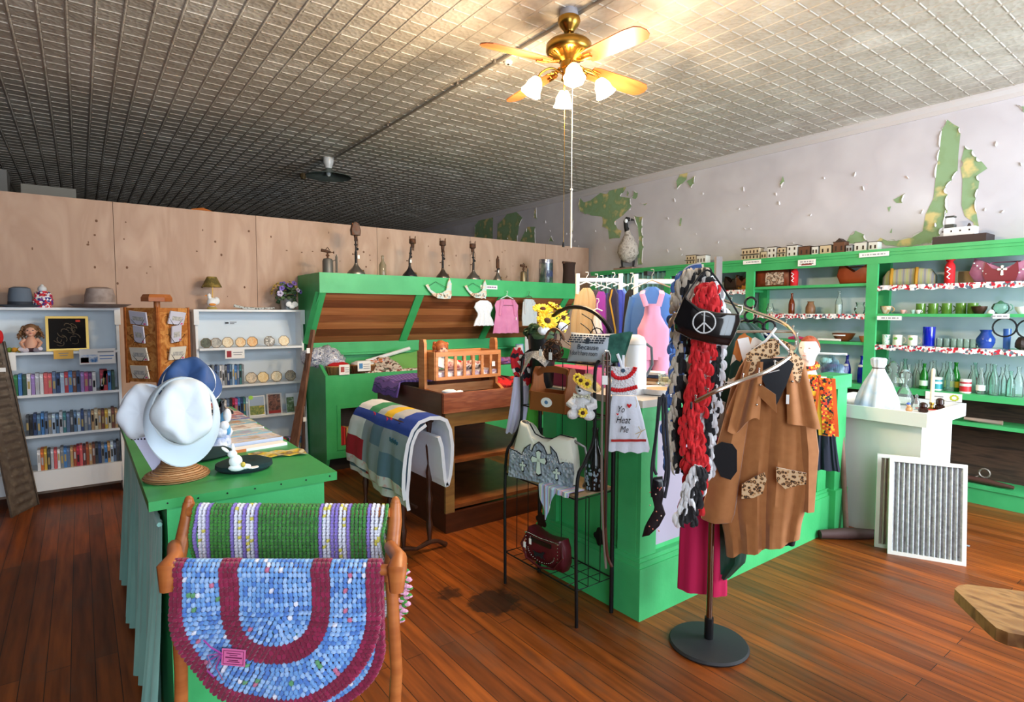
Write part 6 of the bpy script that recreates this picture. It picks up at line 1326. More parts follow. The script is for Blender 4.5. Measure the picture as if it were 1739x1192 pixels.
b = MB(); b.grid(lambda u, v: q(1040+58*u, 746+4*v-3*u, -.036-.002*math.sin(u*20)), 16, 2, .002); b.build('red_band', mat('red_band', 'b02a28', .8), t)
TI = mat('towel_ink', '1c1e28', .8); SH = Matrix(((1, .25, 0, 0), (0, 1, 0, 0), (0, 0, 1, 0), (0, 0, 0, 1)))
for s_, px_, py_, sz in (('Yo', 1056, 694, .045), ('Heat', 1060, 712, .048), ('Me', 1062, 728, .045)):
    text(s_, sz, TI, t, Matrix.Translation(q(px_, py_, -.04)) @ RX(PI/2) @ SH, squash=.7)
b = MB(); hr = [(0, -.012), (.012, .003), (.008, .01), (0, .005), (-.008, .01), (-.012, .003)]; c_ = q(1069, 687, -.041); b.prism([(c_.x+a, c_.z+z) for a, z in hr], c_.y-.001, c_.y, 'y'); c_ = q(1050, 702, -.041); b.prism([(c_.x+a*.5, c_.z+z*.5) for a, z in hr], c_.y-.001, c_.y, 'y'); b.build('heart', RED, t)
b = MB(); b.tube([q(1084, 742, -.037), q(1090, 730, -.037), q(1085, 722, -.037)], .0015, 5); b.tube([q(1080, 735, -.037), q(1090, 730, -.037), q(1096, 726, -.037)], .0015, 5); b.tube([q(1078, 672, -.037), q(1082, 682, -.037), q(1080, 690, -.037)], .001, 5); b.build('gold_flourish', mat('gold_thread', 'c8ac5a', .6), t)
t = thing('leather_belts', 'brown and tan belts with buckles hanging from the rack front corner', 'belts', PD(1030, 598, dT-.03), face_at(1030))
k0 = (dT-.03)/F_PX*1.02; qb = lambda px, py, y=0: Vector(((px-1030)*k0, y, -(py-598)*k0*.985))
for pts, w_, nm, mm in (([(1031, 598), (1032, 700), (1031, 850), (1035, 940), (1044, 968)], .007, 'brown_belt', mat('belt_brown', '4a2416', .4)), ([(1025, 602), (1024, 720), (1026, 860), (1034, 972)], .0055, 'grey_belt', mat('belt_grey', '6e6259', .5)), ([(1036, 600), (1036, 700), (1033, 800), (1033, 900)], .005, 'dark_belt', mat('belt_dark', '2a1612', .4))):
    b = MB(); b.tube(smoothpts([qb(x, y, -.004*i) for i, (x, y) in enumerate(pts)], 6), w_, 6, flat=.3); b.build(nm, mm, t, True)
b = MB(); b.tube([qb(1024, 602), qb(1028, 596), qb(1034, 596), qb(1037, 606), qb(1036, 620), qb(1025, 618)], .003, 6, closed=True)
for y in (612, 622, 632): b.tube([qb(1025, y), qb(1037, y)], .003, 6)
b.build('silver_buckle', CHR, t); b = MB(); b.T = Matrix.Translation(qb(1028, 642, -.012)); b.box((-.013, -.002, -.03), (.013, 0, .012)); b.tube([(0, 0, .012), (0, 0, .05)], .001, 4); b.build('price_tag', TAGM, t)
t, k = pix_garment('lilac_skirt', 'long lilac-white garment hanging at the left end of the rack', 'garment', depth((1.95, RY1+.1)), (885, 640), [(640, 872, 898), (660, 870, 899), (690, 866, 898), (720, 861, 893), (736, 858, 886)], mat('lilac_white2', 'c4c2dc', .85), .02, 5, .008, .006)
t, k = pix_garment('green_apron', 'bright green cloth hanging behind the lilac garment', 'cloth', depth((2.0, RY1+.2)), (905, 640), [(640, 894, 916), (680, 893, 917), (730, 892, 917)], mat('bright_green_cloth', '4fae3a', .8), .012, 3, .004)
t, k = pix_garment('patterned_scarf', 'red scarf with white and black print hanging at the rack left end', 'scarf', depth((1.95, RY1+.1)), (880, 600), [(590, 872, 884), (605, 866, 892), (625, 868, 905), (640, 874, 912), (655, 884, 898)], mat('bandana', 'c41c26', .8, col2=['d8202c', 'e8e4e0', '1c1a24', 'c8202a'], pat='cells', scale=45, thr=(.1, .9)), .015, 4, .006)
tag(MB().box((2.2, 2.27, KZ+.0), (2.36, 2.6, KZ+.11)).build('pink_box', mat('raspberry_box', 'a83a60', .6)), 'raspberry pink box on the counter behind the rack top shelf', 'box')
# ================================================================= spiral clothes rack
DX, DY = 2.235, 1.487
sp = thing('spiral_clothes_rack', 'chrome spiral clothes rack on a round black base', 'clothes rack', (DX, DY, 0), FACE)
D0 = depth((DX, DY)); s0 = Vector((DX, DY, 0)).dot(ER)
MB().lathe([(.17, 0), (.175, .008), (.168, .018), (.08, .028), (.03, .032), (.001, .033)], 40, cap=False, c=(0, 0, .001)).build('base', mat('black_rubber', '26262a', .65), sp, True)
ztop = PD(1205, 436, D0).z; zpost = PD(1205, 600, D0).z
part(MB().cyl((DX, DY, .03), (DX, DY, .13), .02), 'base_socket', BLK, sp); part(MB().cyl((DX, DY, .1), (DX, DY, zpost), .0135, n=16), 'pole', mat('brown_chrome', '8c7a6c', .22, 1), sp, True)
o = MB().box((-.013, -.013, zpost), (.013, .013, ztop)).build('square_post', mat('bright_steel', 'd8d8dc', .15, .9), sp)
part(MB().cyl((DX, DY, PD(1205, 710, D0).z), (DX, DY, PD(1205, 700, D0).z), .022), 'collar', BLK, sp)
kp = [(0, .31, 497), (.12, .29, 508), (.24, .2, 528), (.32, .09, 545), (.336, 0, 562), (.31, -.09, 580), (.22, -.21, 605), (.1, -.28, 630), (0, -.3, 645), (-.1, -.29, 664), (-.165, -.25, 682)]
sp3 = smoothpts([Vector(F3(s0+s, D0+d, PD(CX, 0, 1).z)) * 0 + Vector(F3(s0+s, D0+d, 1.5-(py-533)/F_PX*(D0+d))) for s, d, py in kp], 6)
b = MB(); b.tube(sp3, .0085, 8); part(b, 'spiral_bar', CHR, sp, True)
b = MB()
for i in range(4, len(sp3), 4):
    b.cyl(sp3[i], sp3[i]+Vector((0, 0, .022)), .0025, n=6); b.ball(sp3[i]+Vector((0, 0, .024)), .005, 6, 5)
part(b, 'stop_pins', CHR, sp)['kind'] = 'stuff'
b = MB(); a1_ = sp3[24]; b.cyl((DX, DY, a1_.z), tuple(a1_), .006); part(b, 'upper_arm', CHR, sp); a2_ = sp3[-1]; b = MB(); b.cyl((DX, DY, a2_.z), tuple(a2_), .006); part(b, 'lower_arm', CHR, sp)
# fleece boas: rows of cut loops
def boa(name, label, cat, path, cols, w_, seed, px0, D, dens=1.0, loopr=.03):
    c = PD(path[0][0], path[0][1], D); t = thing(name, label, cat, c, face_at(px0)); rng = random.Random(seed); k = D/F_PX*1.03
    L = smoothpts([((x-path[0][0])*k, 0, -(y-path[0][1])*k*.97) for x, y in path], 8); n = len(L)
    bs = [MB() for _ in cols]
    core = MB(); core.tube(L, w_*.62, 8); core.build('core', cols[0][1], t, True)
    tot = sum((L[i+1]-L[i]).length for i in range(n-1)); m = int(tot/.0085*dens)
    for j in range(m):
        f = j/m*(n-1); i = int(f); c0 = L[i].lerp(L[min(i+1, n-1)], f-i)
        for r_ in range(3):
            a = rng.uniform(-2.6, -.5) if r_ else rng.uniform(-3.1, 0); R = w_*rng.uniform(.5, 1); ro = loopr*rng.uniform(.7, 1.2); x = c0.x+R*math.cos(a); y = R*math.sin(a)*.7
            mb = bs[int((x-c0.x+w_)/(2*w_+1e-6)*len(cols)*.999+rng.uniform(-.35, .35)) % len(cols)] if len(cols) > 1 else bs[0]
            tl = rng.uniform(-.6, .6); wv = rng.uniform(.005, .008)
            ct_, st_ = math.cos(tl), math.sin(tl); ww = wv*1.35; oa = a
            def rib(u, v, x=x, y=y, z=c0.z, ro=ro, ct_=ct_, st_=st_, ww=ww, oa=oa):
                q = 2.6*u; o_ = ro*math.sin(q); d_ = -ro*1.15*(1-math.cos(q))*.8; w2 = ww*(v-.5)*2
                return (x+o_*.75*math.cos(oa)+w2*ct_+d_*.25*st_, y+o_*.8*math.sin(oa)-.004*math.sin(v*PI), z+d_+w2*st_)
            mb.grid(rib, 6, 2)
    for mb, (nm, mm) in zip(bs, cols): mb.build(nm, mm, t, True)['kind'] = 'stuff'
    return t
CREAM = mat('fleece_cream', 'b8ac9c', .9, sheen=.3); BLUF = mat('fleece_blue', '3a5a94', .9, sheen=.3); REDF = mat('fleece_red', 'c4141c', .9, sheen=.3); WHF = mat('fleece_white', 'dcdce0', .9, sheen=.3); BLF = mat('fleece_black', '16161a', .9, sheen=.2)
boa('fleece_boa', 'cream, blue and black ruffled fleece boa, leftmost on the spiral rack', 'scarf', [(1192, 455), (1170, 462), (1158, 500), (1162, 580), (1158, 660), (1153, 730), (1158, 790)], [('blue_loops', BLUF), ('cream_loops', CREAM), ('black_loops', BLF), ('cream_loops', CREAM)], .036, 3, 1170, D0-.02)
boa('fleece_boa', 'red ruffled fleece boa hanging beside the chrome pole', 'scarf', [(1200, 480), (1198, 560), (1190, 640), (1182, 720), (1190, 790), (1182, 865)], [('red_loops', REDF)], .038, 5, 1190, D0-.09)
boa('fleece_boa', 'white and black ruffled fleece boa right of the red one', 'scarf', [(1205, 470), (1220, 520), (1218, 600), (1210, 700), (1204, 800)], [('white_loops', WHF), ('black_loops', BLF), ('white_loops', WHF)], .024, 7, 1215, D0-.06, 1.0, .03)
boa('fleece_boa', 'white and black fleece boa end hanging lowest, left of the pole', 'scarf', [(1186, 790), (1178, 830), (1165, 880)], [('white_loops', WHF), ('black_loops', BLF)], .028, 9, 1170, D0-.13, 1.3)
# black purse with rhinestone peace sign
Dp = D0-.19; cP = PD(1198, 500, Dp); t = thing('peace_purse', 'glossy black purse with rhinestone peace sign on the spiral rack', 'purse', cP, face_at(1198)); k = Dp/F_PX*1.05; qp = lambda px, py: ((px-1198)*k, -(py-500)*k*.95)
b = MB(); pillow_prism(b, [qp(*p_) for p_ in ((1165, 503), (1188, 522), (1215, 530), (1250, 533), (1252, 545), (1243, 572), (1236, 586), (1210, 584), (1175, 575), (1152, 562), (1149, 545), (1155, 530))], .03); b.build('body', mat('patent_black', '0e0e12', .12, coat=.6), t, True)
cx_, cz2 = qp(1197, 547); b = MB(); R = 17*k
rng = random.Random(3)
for kk in range(44): a = kk/44*2*PI; b.ball((cx_+R*math.cos(a), -.0355, cz2+R*math.sin(a)), .0035, 6, 4)
for a in (PI/2, -PI/2, -PI/4, -3*PI/4):
    for kk in range(8): b.ball((cx_+R*kk/8*math.cos(a), -.0355, cz2+R*kk/8*math.sin(a)), .0035, 6, 4)
b.build('peace_sign', mat('rhinestone', 'e8ecee', .15, .3, emit=0), t)
b = MB(); A_, B_ = qp(1166, 505), qp(1249, 534); b.tube(smoothpts([(A_[0], 0, A_[1]), (qp(1180, 480)[0], .02, qp(1180, 480)[1]), (qp(1200, 458)[0], .03, qp(1200, 458)[1]), (qp(1222, 485)[0], .02, qp(1222, 485)[1]), (B_[0], 0, B_[1])]), .004, 6); b.build('strap', BKC, t, True)
# black beaded bag and straps on the low end of the spiral
Dq = depth(a2_); cQ = PD(1126, 672, Dq); t = thing('beaded_bag', 'long black straps ending in a small beaded crescent bag', 'bag', cQ, face_at(1126)); k = Dq/F_PX*1.03; qq = lambda px, py, y=0: Vector(((px-1126)*k, y, -(py-672)*k*.97))
b = MB()
for pts in ([(1128, 684), (1123, 676), (1118, 720), (1113, 790), (1118, 810)], [(1130, 684), (1126, 672), (1128, 740), (1134, 790), (1130, 830)], [(1130, 674), (1133, 730), (1138, 800), (1132, 850)], [(1120, 674), (1116, 740), (1110, 800), (1112, 850)]): b.tube(smoothpts([qq(*p_) for p_ in pts]), .006, 6, flat=.4)
b.tube([a2_-Vector(cQ) + Vector((0, .012*math.cos(q_*PI/6), .012*math.sin(q_*PI/6))) for q_ in range(12)], .004, 6, closed=True)
b.build('strap', mat('black_braid', '1c1c24', .7), t, True)
b = MB(); pillow_prism(b, [(lambda v: (v.x, v.z))(qq(*p_)) for p_ in ((1113, 815), (1128, 812), (1131, 840), (1128, 860), (1134, 878), (1124, 900), (1108, 918), (1096, 922), (1100, 905), (1112, 885), (1116, 865), (1110, 842))], .012); b.build('pouch', mat('black_sateen', '101016', .25), t, True)
b = MB(); rng = random.Random(5)
for kk in range(14): v = qq(rng.uniform(1108, 1128), rng.uniform(820, 912), -.014); b.ball(v, .003, 6, 4)
b.build('bead', mat('bead_mix', 'c86a4a', .3, col2=['d8c8b0', 'b03040'], pat='cells', scale=90, thr=(.3, .7)), t)
# garments
t, k = pix_garment('magenta_cloth', 'long magenta cloth hanging almost to the floor behind the pole', 'cloth', D0+.12, (1200, 640), [(640, 1185, 1215), (760, 1172, 1228), (900, 1163, 1238), (1008, 1161, 1241), (1016, 1161, 1241)], mat('magenta', 'b80f4a', .8), .035, 3, .012)
t, k = pix_garment('dark_green_coat', 'dark green leather coat with grey side panel behind the brown coat', 'coat', D0+.09, (1255, 560), [(548, 1240, 1275), (560, 1236, 1290), (600, 1228, 1300), (650, 1220, 1310), (760, 1214, 1300), (880, 1212, 1285), (960, 1214, 1275), (990, 1218, 1252)], mat('bottle_green_leather', '163c30', .35), .045, 3, .012)
qg = lambda px, py, y=-.055: lp(k, (1255, 560), px, py, y)
b = MB(); b.grid(lambda u, v: qg(1216+(22-6*v)*u, 672+62*v-18*u*(1-v)*0+10*u, -.06), 8, 10, .004); b.build('grey_panel', mat('grey_suede', 'a8a39c', .8), t, True)
b = MB(); b.grid(lambda u, v: qg(1253+16*u+10*v, 575+40*v-4*u, -.062), 4, 6, .003); b.build('paper_tag', TAGM, t)
b = MB(); b.tube([qg(1222, 655, -.06), qg(1235, 648, -.062), (qg(1262, 648, -.06))], .0025, 5); b.build('stitching', WHF, t); hanger(t, .12, .03, WHT, .08)
t, k = pix_garment('patterned_jacket', 'jacket with black, white and orange print squeezed beside the green coat', 'jacket', D0+.05, (1272, 575), [(560, 1262, 1282), (580, 1252, 1300), (620, 1245, 1312), (660, 1240, 1305)], mat('abstract_print', '2a6a58', .7, col2=['e8e4dc', '15161a', 'c87a3a', '16403a'], pat='cells', scale=16, thr=(.1, .9)), .03, 3, .01)
# the brown coat
Dc = D0-.1; p0 = (1300, 600)
BRN = mat('camel_wool', 'a46a3a', .85, col2='9c6334', pat='noise', scale=30, sheen=.3); LEO = mat('leopard_fur', 'c08a54', .8, col2=['1c1512', '2a1c14', 'c08a54', 'd8b890'], pat='voronoi', scale=75, thr=(.15, .6), sheen=.4)
t, k = pix_garment('camel_coat', 'camel brown coat with leopard collar and black elbow patches on the spiral rack', 'coat', Dc, p0, [(606, 1272, 1335), (625, 1262, 1350), (660, 1250, 1362), (700, 1242, 1368), (760, 1234, 1372), (820, 1230, 1372), (880, 1240, 1364), (905, 1246, 1360), (936, 1250, 1358)], BRN, .055, 5, .016, .006, n=64, slope=-.42)
qc = lambda px, py, y=-.07: lp(k, p0, px, py, y)
b = MB()
for (x0, y0, w0), (x1, y1, w1), (x2, y2, w2) in (((1272, 640, .04), (1240, 740, .055), (1224, 870, .06)), ((1345, 640, .035), (1368, 740, .045), (1370, 840, .035))):
    pass
def sleeve(rows, name, y=-.01, th=.035):
    pts = [(qc((a+c)/2, yy, y), (c-a)/2*k) for yy, a, c in rows]; b = MB(); n = 16; vs = []
    for p_, r in pts:
        for q_ in range(n): an = 2*PI*q_/n; vs.append((p_.x+r*math.cos(an), p_.y+th*math.sin(an)+.004*math.sin(5*an), p_.z))
    N = len(pts); b.add(vs, [(i*n+q_, (i+1)*n+q_, (i+1)*n+(q_+1) % n, i*n+(q_+1) % n) for i in range(N-1) for q_ in range(n)]); return b.build(name, BRN, t, True)
sleeve([(650, 1262, 1282), (700, 1245, 1280), (760, 1232, 1274), (820, 1222, 1268), (880, 1211, 1262), (895, 1210, 1258), (897, 1215, 1250)], 'sleeve', -.03, .045)
sleeve([(640, 1335, 1352), (700, 1345, 1372), (760, 1350, 1380), (820, 1356, 1378), (862, 1358, 1377)], 'sleeve', .0, .035)
# cape over the shoulders
b = MB(); b.grid(lambda u, v: qc(1272-18*v-(6*v)+u*(24+22*v), 612+v*(118-18*u)+ (10*math.sin(u*6)*v), -.078-.014*math.sin(u*9+v*2)-.02*v), 16, 16, .004); b.grid(lambda u, v: qc(1330+u*(24+22*v)+4*v, 612+v*(100+10*u), -.074+.05*u-.012*math.sin(u*9)), 14, 14, .004); b.build('cape', BRN, t, True)
b = MB(); b.grid(lambda u, v: qc(1272+46*u+2*v, 600-24*math.sin(u*PI*.5)+v*(40-16*u), -.085+.02*u), 12, 8, .006); b.grid(lambda u, v: qc(1334+20*u-6*v, 590+20*u+v*(36), -.08+.03*u), 10, 8, .006); b.grid(lambda u, v: qc(1284+58*u, 588+14*math.sin(u*PI)*-1+10*v, -.02), 12, 3, .006); b.build('leopard_collar', LEO, t, True)
b = MB(); b.prism([(lambda v: (v.x, v.z))(qc(*p_)) for p_ in ((1293, 608), (1330, 604), (1340, 614), (1330, 650), (1318, 682), (1310, 672), (1296, 640))], -.086, -.08, 'y'); b.build('dark_lining', mat('navy_lining', '14161e', .3), t)
b = MB(); b.grid(lambda u, v: qc(1288+28*u+2*v, 644+22*v+20*u*(1)+u*v*8, -.094-.01*u), 8, 8, .003); b.build('lapel', BRN, t, True)
b = MB()
for px_, py_ in ((1294, 650), (1290, 683), (1338, 642), (1317, 612)): b.ball(qc(px_, py_, -.1), .0055, 8, 6)
b.build('snap_button', CHR, t, True)
for rows in (((1229, 760), (1240, 752), (1256, 754), (1263, 764), (1264, 800), (1255, 816), (1240, 812), (1228, 785)),):
    b = MB(); b.prism([(lambda v: (v.x, v.z))(qc(*p_)) for p_ in rows], -.083, -.078, 'y'); b.build('elbow_patch', BKC, t)
for rows in (((1272, 820), (1290, 805), (1304, 796), (1307, 808), (1302, 832), (1288, 842), (1272, 845)), ((1320, 785), (1345, 788), (1362, 790), (1362, 808), (1350, 812), (1334, 820), (1321, 808))):
    b = MB(); b.prism([(lambda v: (v.x, v.z))(qc(*p_)) for p_ in rows], -.094, -.088, 'y'); b.build('leopard_pocket', LEO, t)
b = MB(); b.T = Matrix.Translation(qc(1333, 668, -.092)); b.box((-.006, -.002, -.028), (.005, 0, .01)); b.build('price_tag', TAGM, t)
b = MB(); b.tube([qc(1276, 600, -.02), qc(1300, 578, -.03), qc(1308, 566, -.03), qc(1314, 556, -.03)], .006, 6); b.tube([qc(1308, 566, -.03), qc(1330, 590, -.03), qc(1345, 612, -.02)], .006, 6); b.tube([qc(1296, 632, -.1), qc(1320, 624, -.1)], .006, 6, flat=.4); b.build('hanger', WHT, t, True)
t, k = pix_garment('coat_lining', 'dark garment hem hanging just below the camel coat', 'garment', Dc+.07, (1310, 700), [(700, 1285, 1345), (850, 1280, 1350), (915, 1285, 1352), (926, 1290, 1350)], BKC, .03, 5, .01)
# ================================================================= on the green counter
def on(px, Y, z=KZ): p = P(px, 600, Y=Y); return (p.x, Y, z)
t = thing('coffee_carafe', 'tall white thermos carafe with domed lid on the counter by the towel', 'carafe', on(1079, 2.02), face_at(1079))
H = P(1079, 568, Y=2.02).z-KZ; r = .058
MB().lathe([(r, 0), (r*1.02, .01), (r, H*.3), (r*.95, H*.83)], 32).build('body', WHT, t, True); MB().lathe([(r*.96, H*.835), (r*.93, H*.88), (r*.72, H*.96), (r*.3, H*.998), (.001, H)], 32, cap=False).build('lid', OFF, t, True)
b = MB(); b.tube([(r*.9, 0, H*.85), (r*1.4, 0, H*.78), (r*1.5, 0, H*.5), (r*1.0, 0, H*.3)], .007, 8); b.build('handle', mat('grey_plastic', '60646a', .4), t, True)
t = thing('white_tray', 'round white plastic tray with tan plate stack at the counter edge', 'tray', (P(1122, 670, Y=1.93).x, 1.94, KZ), 0)
MB().lathe([(.085, 0), (.1, .004), (.108, .03), (.104, .03), (.095, .006), (.001, .005)], 30, cap=False).build('tray', WHT, t, True)
o = MB().lathe([(.05, 0), (.085, .01), (.083, .013), (.001, .008)], 28, cap=False).build('plate', mat('tan_plate', 'c2a27c', .4), None, True); o.location = (t.location.x, t.location.y, KZ+.012); tag(o, 'shallow tan plate lying in the round white tray', 'plate')
t = thing('folded_linens', 'stack of folded white, tan and navy napkins beside the carafe', 'napkins', on(1113, 2.12))
for i, (c, nm) in enumerate((('b98a66', 'tan'), ('d8c8b4', 'cream'), ('8c6a50', 'brown'), ('34466a', 'navy'), ('e8e8ec', 'white'))): b = MB(); b.T = RZ(.1*i); b.bx((0, 0, .014+.017*i), (.12-.006*i, .09, .014)); b.build(nm+'_layer', mat('linen_'+nm, c, .85), t)
t = thing('cut_glass_dish', 'square cut-glass candle dish standing on the counter by the linens', 'glass dish', on(1134, 2.0))
MB().lathe([(.04, 0), (.042, .01), (.05, .035), (.055, .036), (.05, .04), (.045, .05), (.047, .09), (.043, .09), (.04, .05)], 8).build('dish', mat('solid_glass', 'd8e2d8', .03, trans=.9), t); MB().lathe([(.03, .045), (.03, .07), (.001, .072)], 16, cap=False).build('candle_wax', mat('pale_wax', 'd8c89a', .5), t, True)
# garment racks behind the counter
def rack(label, D, pa, pb, zpy, post_px):
    A, B = PD(pa, zpy, D), PD(pb, zpy, D); B.z = A.z; t = thing('garment_rack', label, 'clothes rack', (A.x, A.y, 0), 0)
    part(MB().cyl(A, B, .017), 'rail', WHT, t, True)
    for c in (A, B): part(MB().cyl((c.x, c.y, .02), (c.x, c.y, c.z+.05), .016), 'post', WHT, t, True); part(MB().cyl((c.x-.16, c.y-.2, .02), (c.x+.16, c.y+.2, .02), .018), 'foot', WHT, t, True)
    return A.z
rack('white tube garment rack holding the cream, purple and navy clothes', 4.35, 981, 1054, 476, 1051)
rack('white tube garment rack holding the pink overalls, right of the other rack', 3.95, 1080, 1152, 478, 1083)
tag(MB().box(tuple(PD(1093, 468, 3.95)), tuple(Vector(PD(1115, 462, 3.95))+Vector((.0, .02, .005)))).build('clip', BLK), 'small black clip lying on the right garment rack rail', 'clip')
def hanging(name, label, cat, D, px, rows, col, thick=.03, folds=3, amp=.01, mt=None, sleeves=None, hang=WHT):
    m = mt or mat(name+'_cloth', col, .85, sheen=.2); t, k = pix_garment(name, label, cat, D, (px, rows[0][0]), rows, m, thick, folds, amp)
    hanger(t, min(.16, (rows[2][2]-rows[2][1])*.5*k), .045, hang, .07)
    if sleeves:
        for pts, w_ in sleeves: b = MB(); b.tube([lp(k, (px, rows[0][0]), x, y, 0) for x, y in pts], [w_*k*(1.1-.3*i/len(pts)) for i in range(len(pts))], 10, flat=.7); b.build('sleeve', m, t, True)
    return t, k
hanging('cream_coat', 'cream and tan coat on the left garment rack', 'coat', 4.25, 996, [(489, 990, 1002), (496, 984, 1008), (510, 980, 1013), (560, 980, 1013), (640, 978, 1015)], 'b8a07c', .04, 5, .012, sleeves=[([(984, 500), (976, 540), (974, 600)], 6)])
hanging('grey_jacket', 'narrow dark grey jacket squeezed right of the cream coat', 'jacket', 4.3, 1012, [(492, 1005, 1018), (500, 1003, 1022), (540, 1003, 1022), (630, 1004, 1022)], '4a4450')
hanging('purple_jacket', 'bright purple jacket in the middle of the left garment rack', 'jacket', 4.22, 1021, [(495, 1016, 1026), (502, 1013, 1029), (540, 1012, 1031), (630, 1012, 1031)], '8a2fa0', .035)
hanging('white_bag', 'white and black cloth bag hanging before the cream coat', 'bag', 4.1, 1014, [(535, 1010, 1016), (540, 1008, 1020), (560, 1007, 1024), (566, 1008, 1022)], 'dcdce0', .015)
hanging('indigo_shirt', 'indigo shirt between the purple and the gold-striped garments', 'shirt', 4.28, 1030, [(498, 1024, 1034), (505, 1022, 1037), (560, 1022, 1040), (630, 1022, 1040)], '3f3a8c', .03)
t, k = hanging('navy_robe', 'dark navy garment with gold vertical trim on the left rack', 'garment', 4.2, 1041, [(490, 1037, 1045), (500, 1032, 1050), (540, 1031, 1052), (640, 1031, 1052)], '1e1c3a', .03)
b = MB(); b.tube([lp(k, (1041, 490), x, y, -.04) for x, y in ((1040, 492), (1036, 510), (1040, 530), (1046, 560), (1045, 620))], .006, 6, flat=.4); b.build('gold_trim', mat('gold_trim', 'b08a2a', .4), t, True)
hanging('blue_blouse', 'cobalt blue blouse right of the gold-trimmed garment', 'blouse', 4.24, 1052, [(492, 1048, 1057), (500, 1045, 1062), (560, 1044, 1064), (640, 1044, 1064)], '2f3fa0', .03)
hanging('denim_shirt', 'faded blue denim shirt hanging at the back of the left rack', 'shirt', 4.5, 1055, [(490, 1049, 1060), (498, 1046, 1066), (520, 1044, 1068), (600, 1046, 1066)], '5f82c0', .03)
hanging('black_shirt', 'black garment hanging between the two racks', 'garment', 4.05, 1072, [(492, 1067, 1080), (500, 1062, 1086), (560, 1058, 1086), (640, 1058, 1084)], '1c1c22', .04, mt=BKC)
t, k = hanging('blue_work_shirt', 'blue long-sleeved shirt worn under the pink overalls on hanger', 'shirt', 3.85, 1107, [(487, 1100, 1114), (494, 1090, 1124), (502, 1074, 1139), (520, 1070, 1143), (560, 1072, 1142), (640, 1074, 1142)], '3f6cae', .045, 3, .008,
    sleeves=[([(1078, 505), (1071, 540), (1066, 590), (1068, 640)], 7), ([(1138, 505), (1142, 550), (1146, 600), (1146, 640)], 7)], hang=mat('wire', 'b8b09a', .3, .8))
p = PD(1107, 500, 3.74)
t2, k2 = pix_garment('pink_overalls', 'pale pink overalls hanging over the blue work shirt', 'overalls', 3.76, (1107, 520), [(516, 1096, 1120), (535, 1094, 1122), (550, 1088, 1130), (558, 1084, 1136), (580, 1084, 1136), (610, 1083, 1137)], mat('pink_corduroy', 'dc9cc0', .8, bump=.4, bscale=('wave', 90)), .05, 2, .006, n=44)
b = MB()
for x0, x1 in ((1084, 1107), (1109, 1137)): b.tube([lp(k2, (1107, 520), (x0+x1)/2, 605, 0), lp(k2, (1107, 520), (x0+x1)/2, 650, 0)], (x1-x0)/2*k2, 12, flat=1.0)
b.build('trouser_legs', MATS['pink_corduroy'], t2, True)
for x0, x1 in ((1093, 1098), (1118, 1119)):
    b = MB(); b.tube([lp(k2, (1107, 520), x1 if x0 < 1100 else x0, 520, -.055), lp(k2, (1107, 520), 1091 if x0 < 1100 else 1123, 500, -.05), lp(k2, (1107, 520), 1092 if x0 < 1100 else 1122, 494, 0)], .017, 6, flat=.25); b.build('strap', MATS['pink_corduroy'], t2, True)
# ================================================================= mannequin head with scarf
MX, MY = 3.98, 1.93
t = thing('mannequin_head', 'white mannequin head with painted reddish-brown hair on the counter end', 'mannequin head', (MX, MY, KZ), face_at(1374)-.35)
Hm = P(1374, 571, Y=MY).z-KZ; s_ = Hm*.285
b = MB(); b.tube([(0, .01, .0), (0, .01, .015), (0, .012, .05), (0, .01, Hm*.38), (0, 0, Hm*.5)], [.055, .05, .036, .036, .05], 16)
def headfn(u, v):
    a, e = 2*PI*u, PI*v; x = math.sin(e)*math.cos(a); y = math.sin(e)*math.sin(a); z = math.cos(e); w_ = 1-.22*max(0, -z)**1.5
    yy = y*(1.12 if y > 0 else 1.0); fx = math.exp(-(x*4)**2) if y < 0 else 0
    nose = -.2*math.exp(-((z+.12)*7)**2)*math.exp(-(x*9)**2) if y < 0 else 0; brow = .06*math.exp(-((z-.12)*8)**2)*math.exp(-((abs(x)-.35)*5)**2) if y < 0 else 0
    chin = -.1*math.exp(-((z+.85)*5)**2)*fx; lips = -.06*math.exp(-((z+.5)*12)**2)*math.exp(-(x*5)**2) if y < 0 else 0
    return (.82*s_*x*w_, s_*(yy+nose+brow+chin+lips)*1.0, Hm-s_*1.12+s_*1.12*z)
b.grid(headfn, 48, 40)
for sx in (-1, 1): b.ball((sx*.8*s_, .08*s_, Hm-1.2*s_), (.09*s_, .16*s_, .24*s_), 10, 8)
hb = b.build('head', mat('mannequin_white', 'f0ece8', .4), t, True)
b = MB()
b.grid(lambda u, v: (lambda q: (q[0]*1.05, q[1]*1.05+.003, (q[2]-(Hm-s_*1.12))*1.05+(Hm-s_*1.12)))(headfn(u, v*(.30 if math.sin(2*PI*u) < -.25 else .55 if math.sin(2*PI*u) > .2 else .30+.25*(math.sin(2*PI*u)+.25)/.45))), 48, 20); b.build('hair', mat('painted_hair', '8a4028', .5, col2='a5563a', pat='noise', scale=40, bump=.5), t, True)
b = MB()
for sx in (-1, 1): b.ball((sx*.33*s_, -.86*s_, Hm-1.02*s_), (.14*s_, .05*s_, .045*s_), 10, 6)
b.build('eye_line', mat('faint_brown', '9a7a68', .6), hb, True); b = MB(); b.ball((0, -.99*s_, Hm-1.68*s_), (.17*s_, .07*s_, .055*s_), 10, 6); b.build('lips', mat('faint_lips', 'd0958c', .5), hb, True)
SCF = mat('folk_print', 'd8561c', .7, col2=['d8561c', 'e8a420', '20242a', 'c42418', 'e0b430'], pat='cells', scale=80, thr=(.1, .9)); ORG = mat('orange_border', 'd85a20', .7); YLW = mat('yellow_border', 'e0a828', .7)
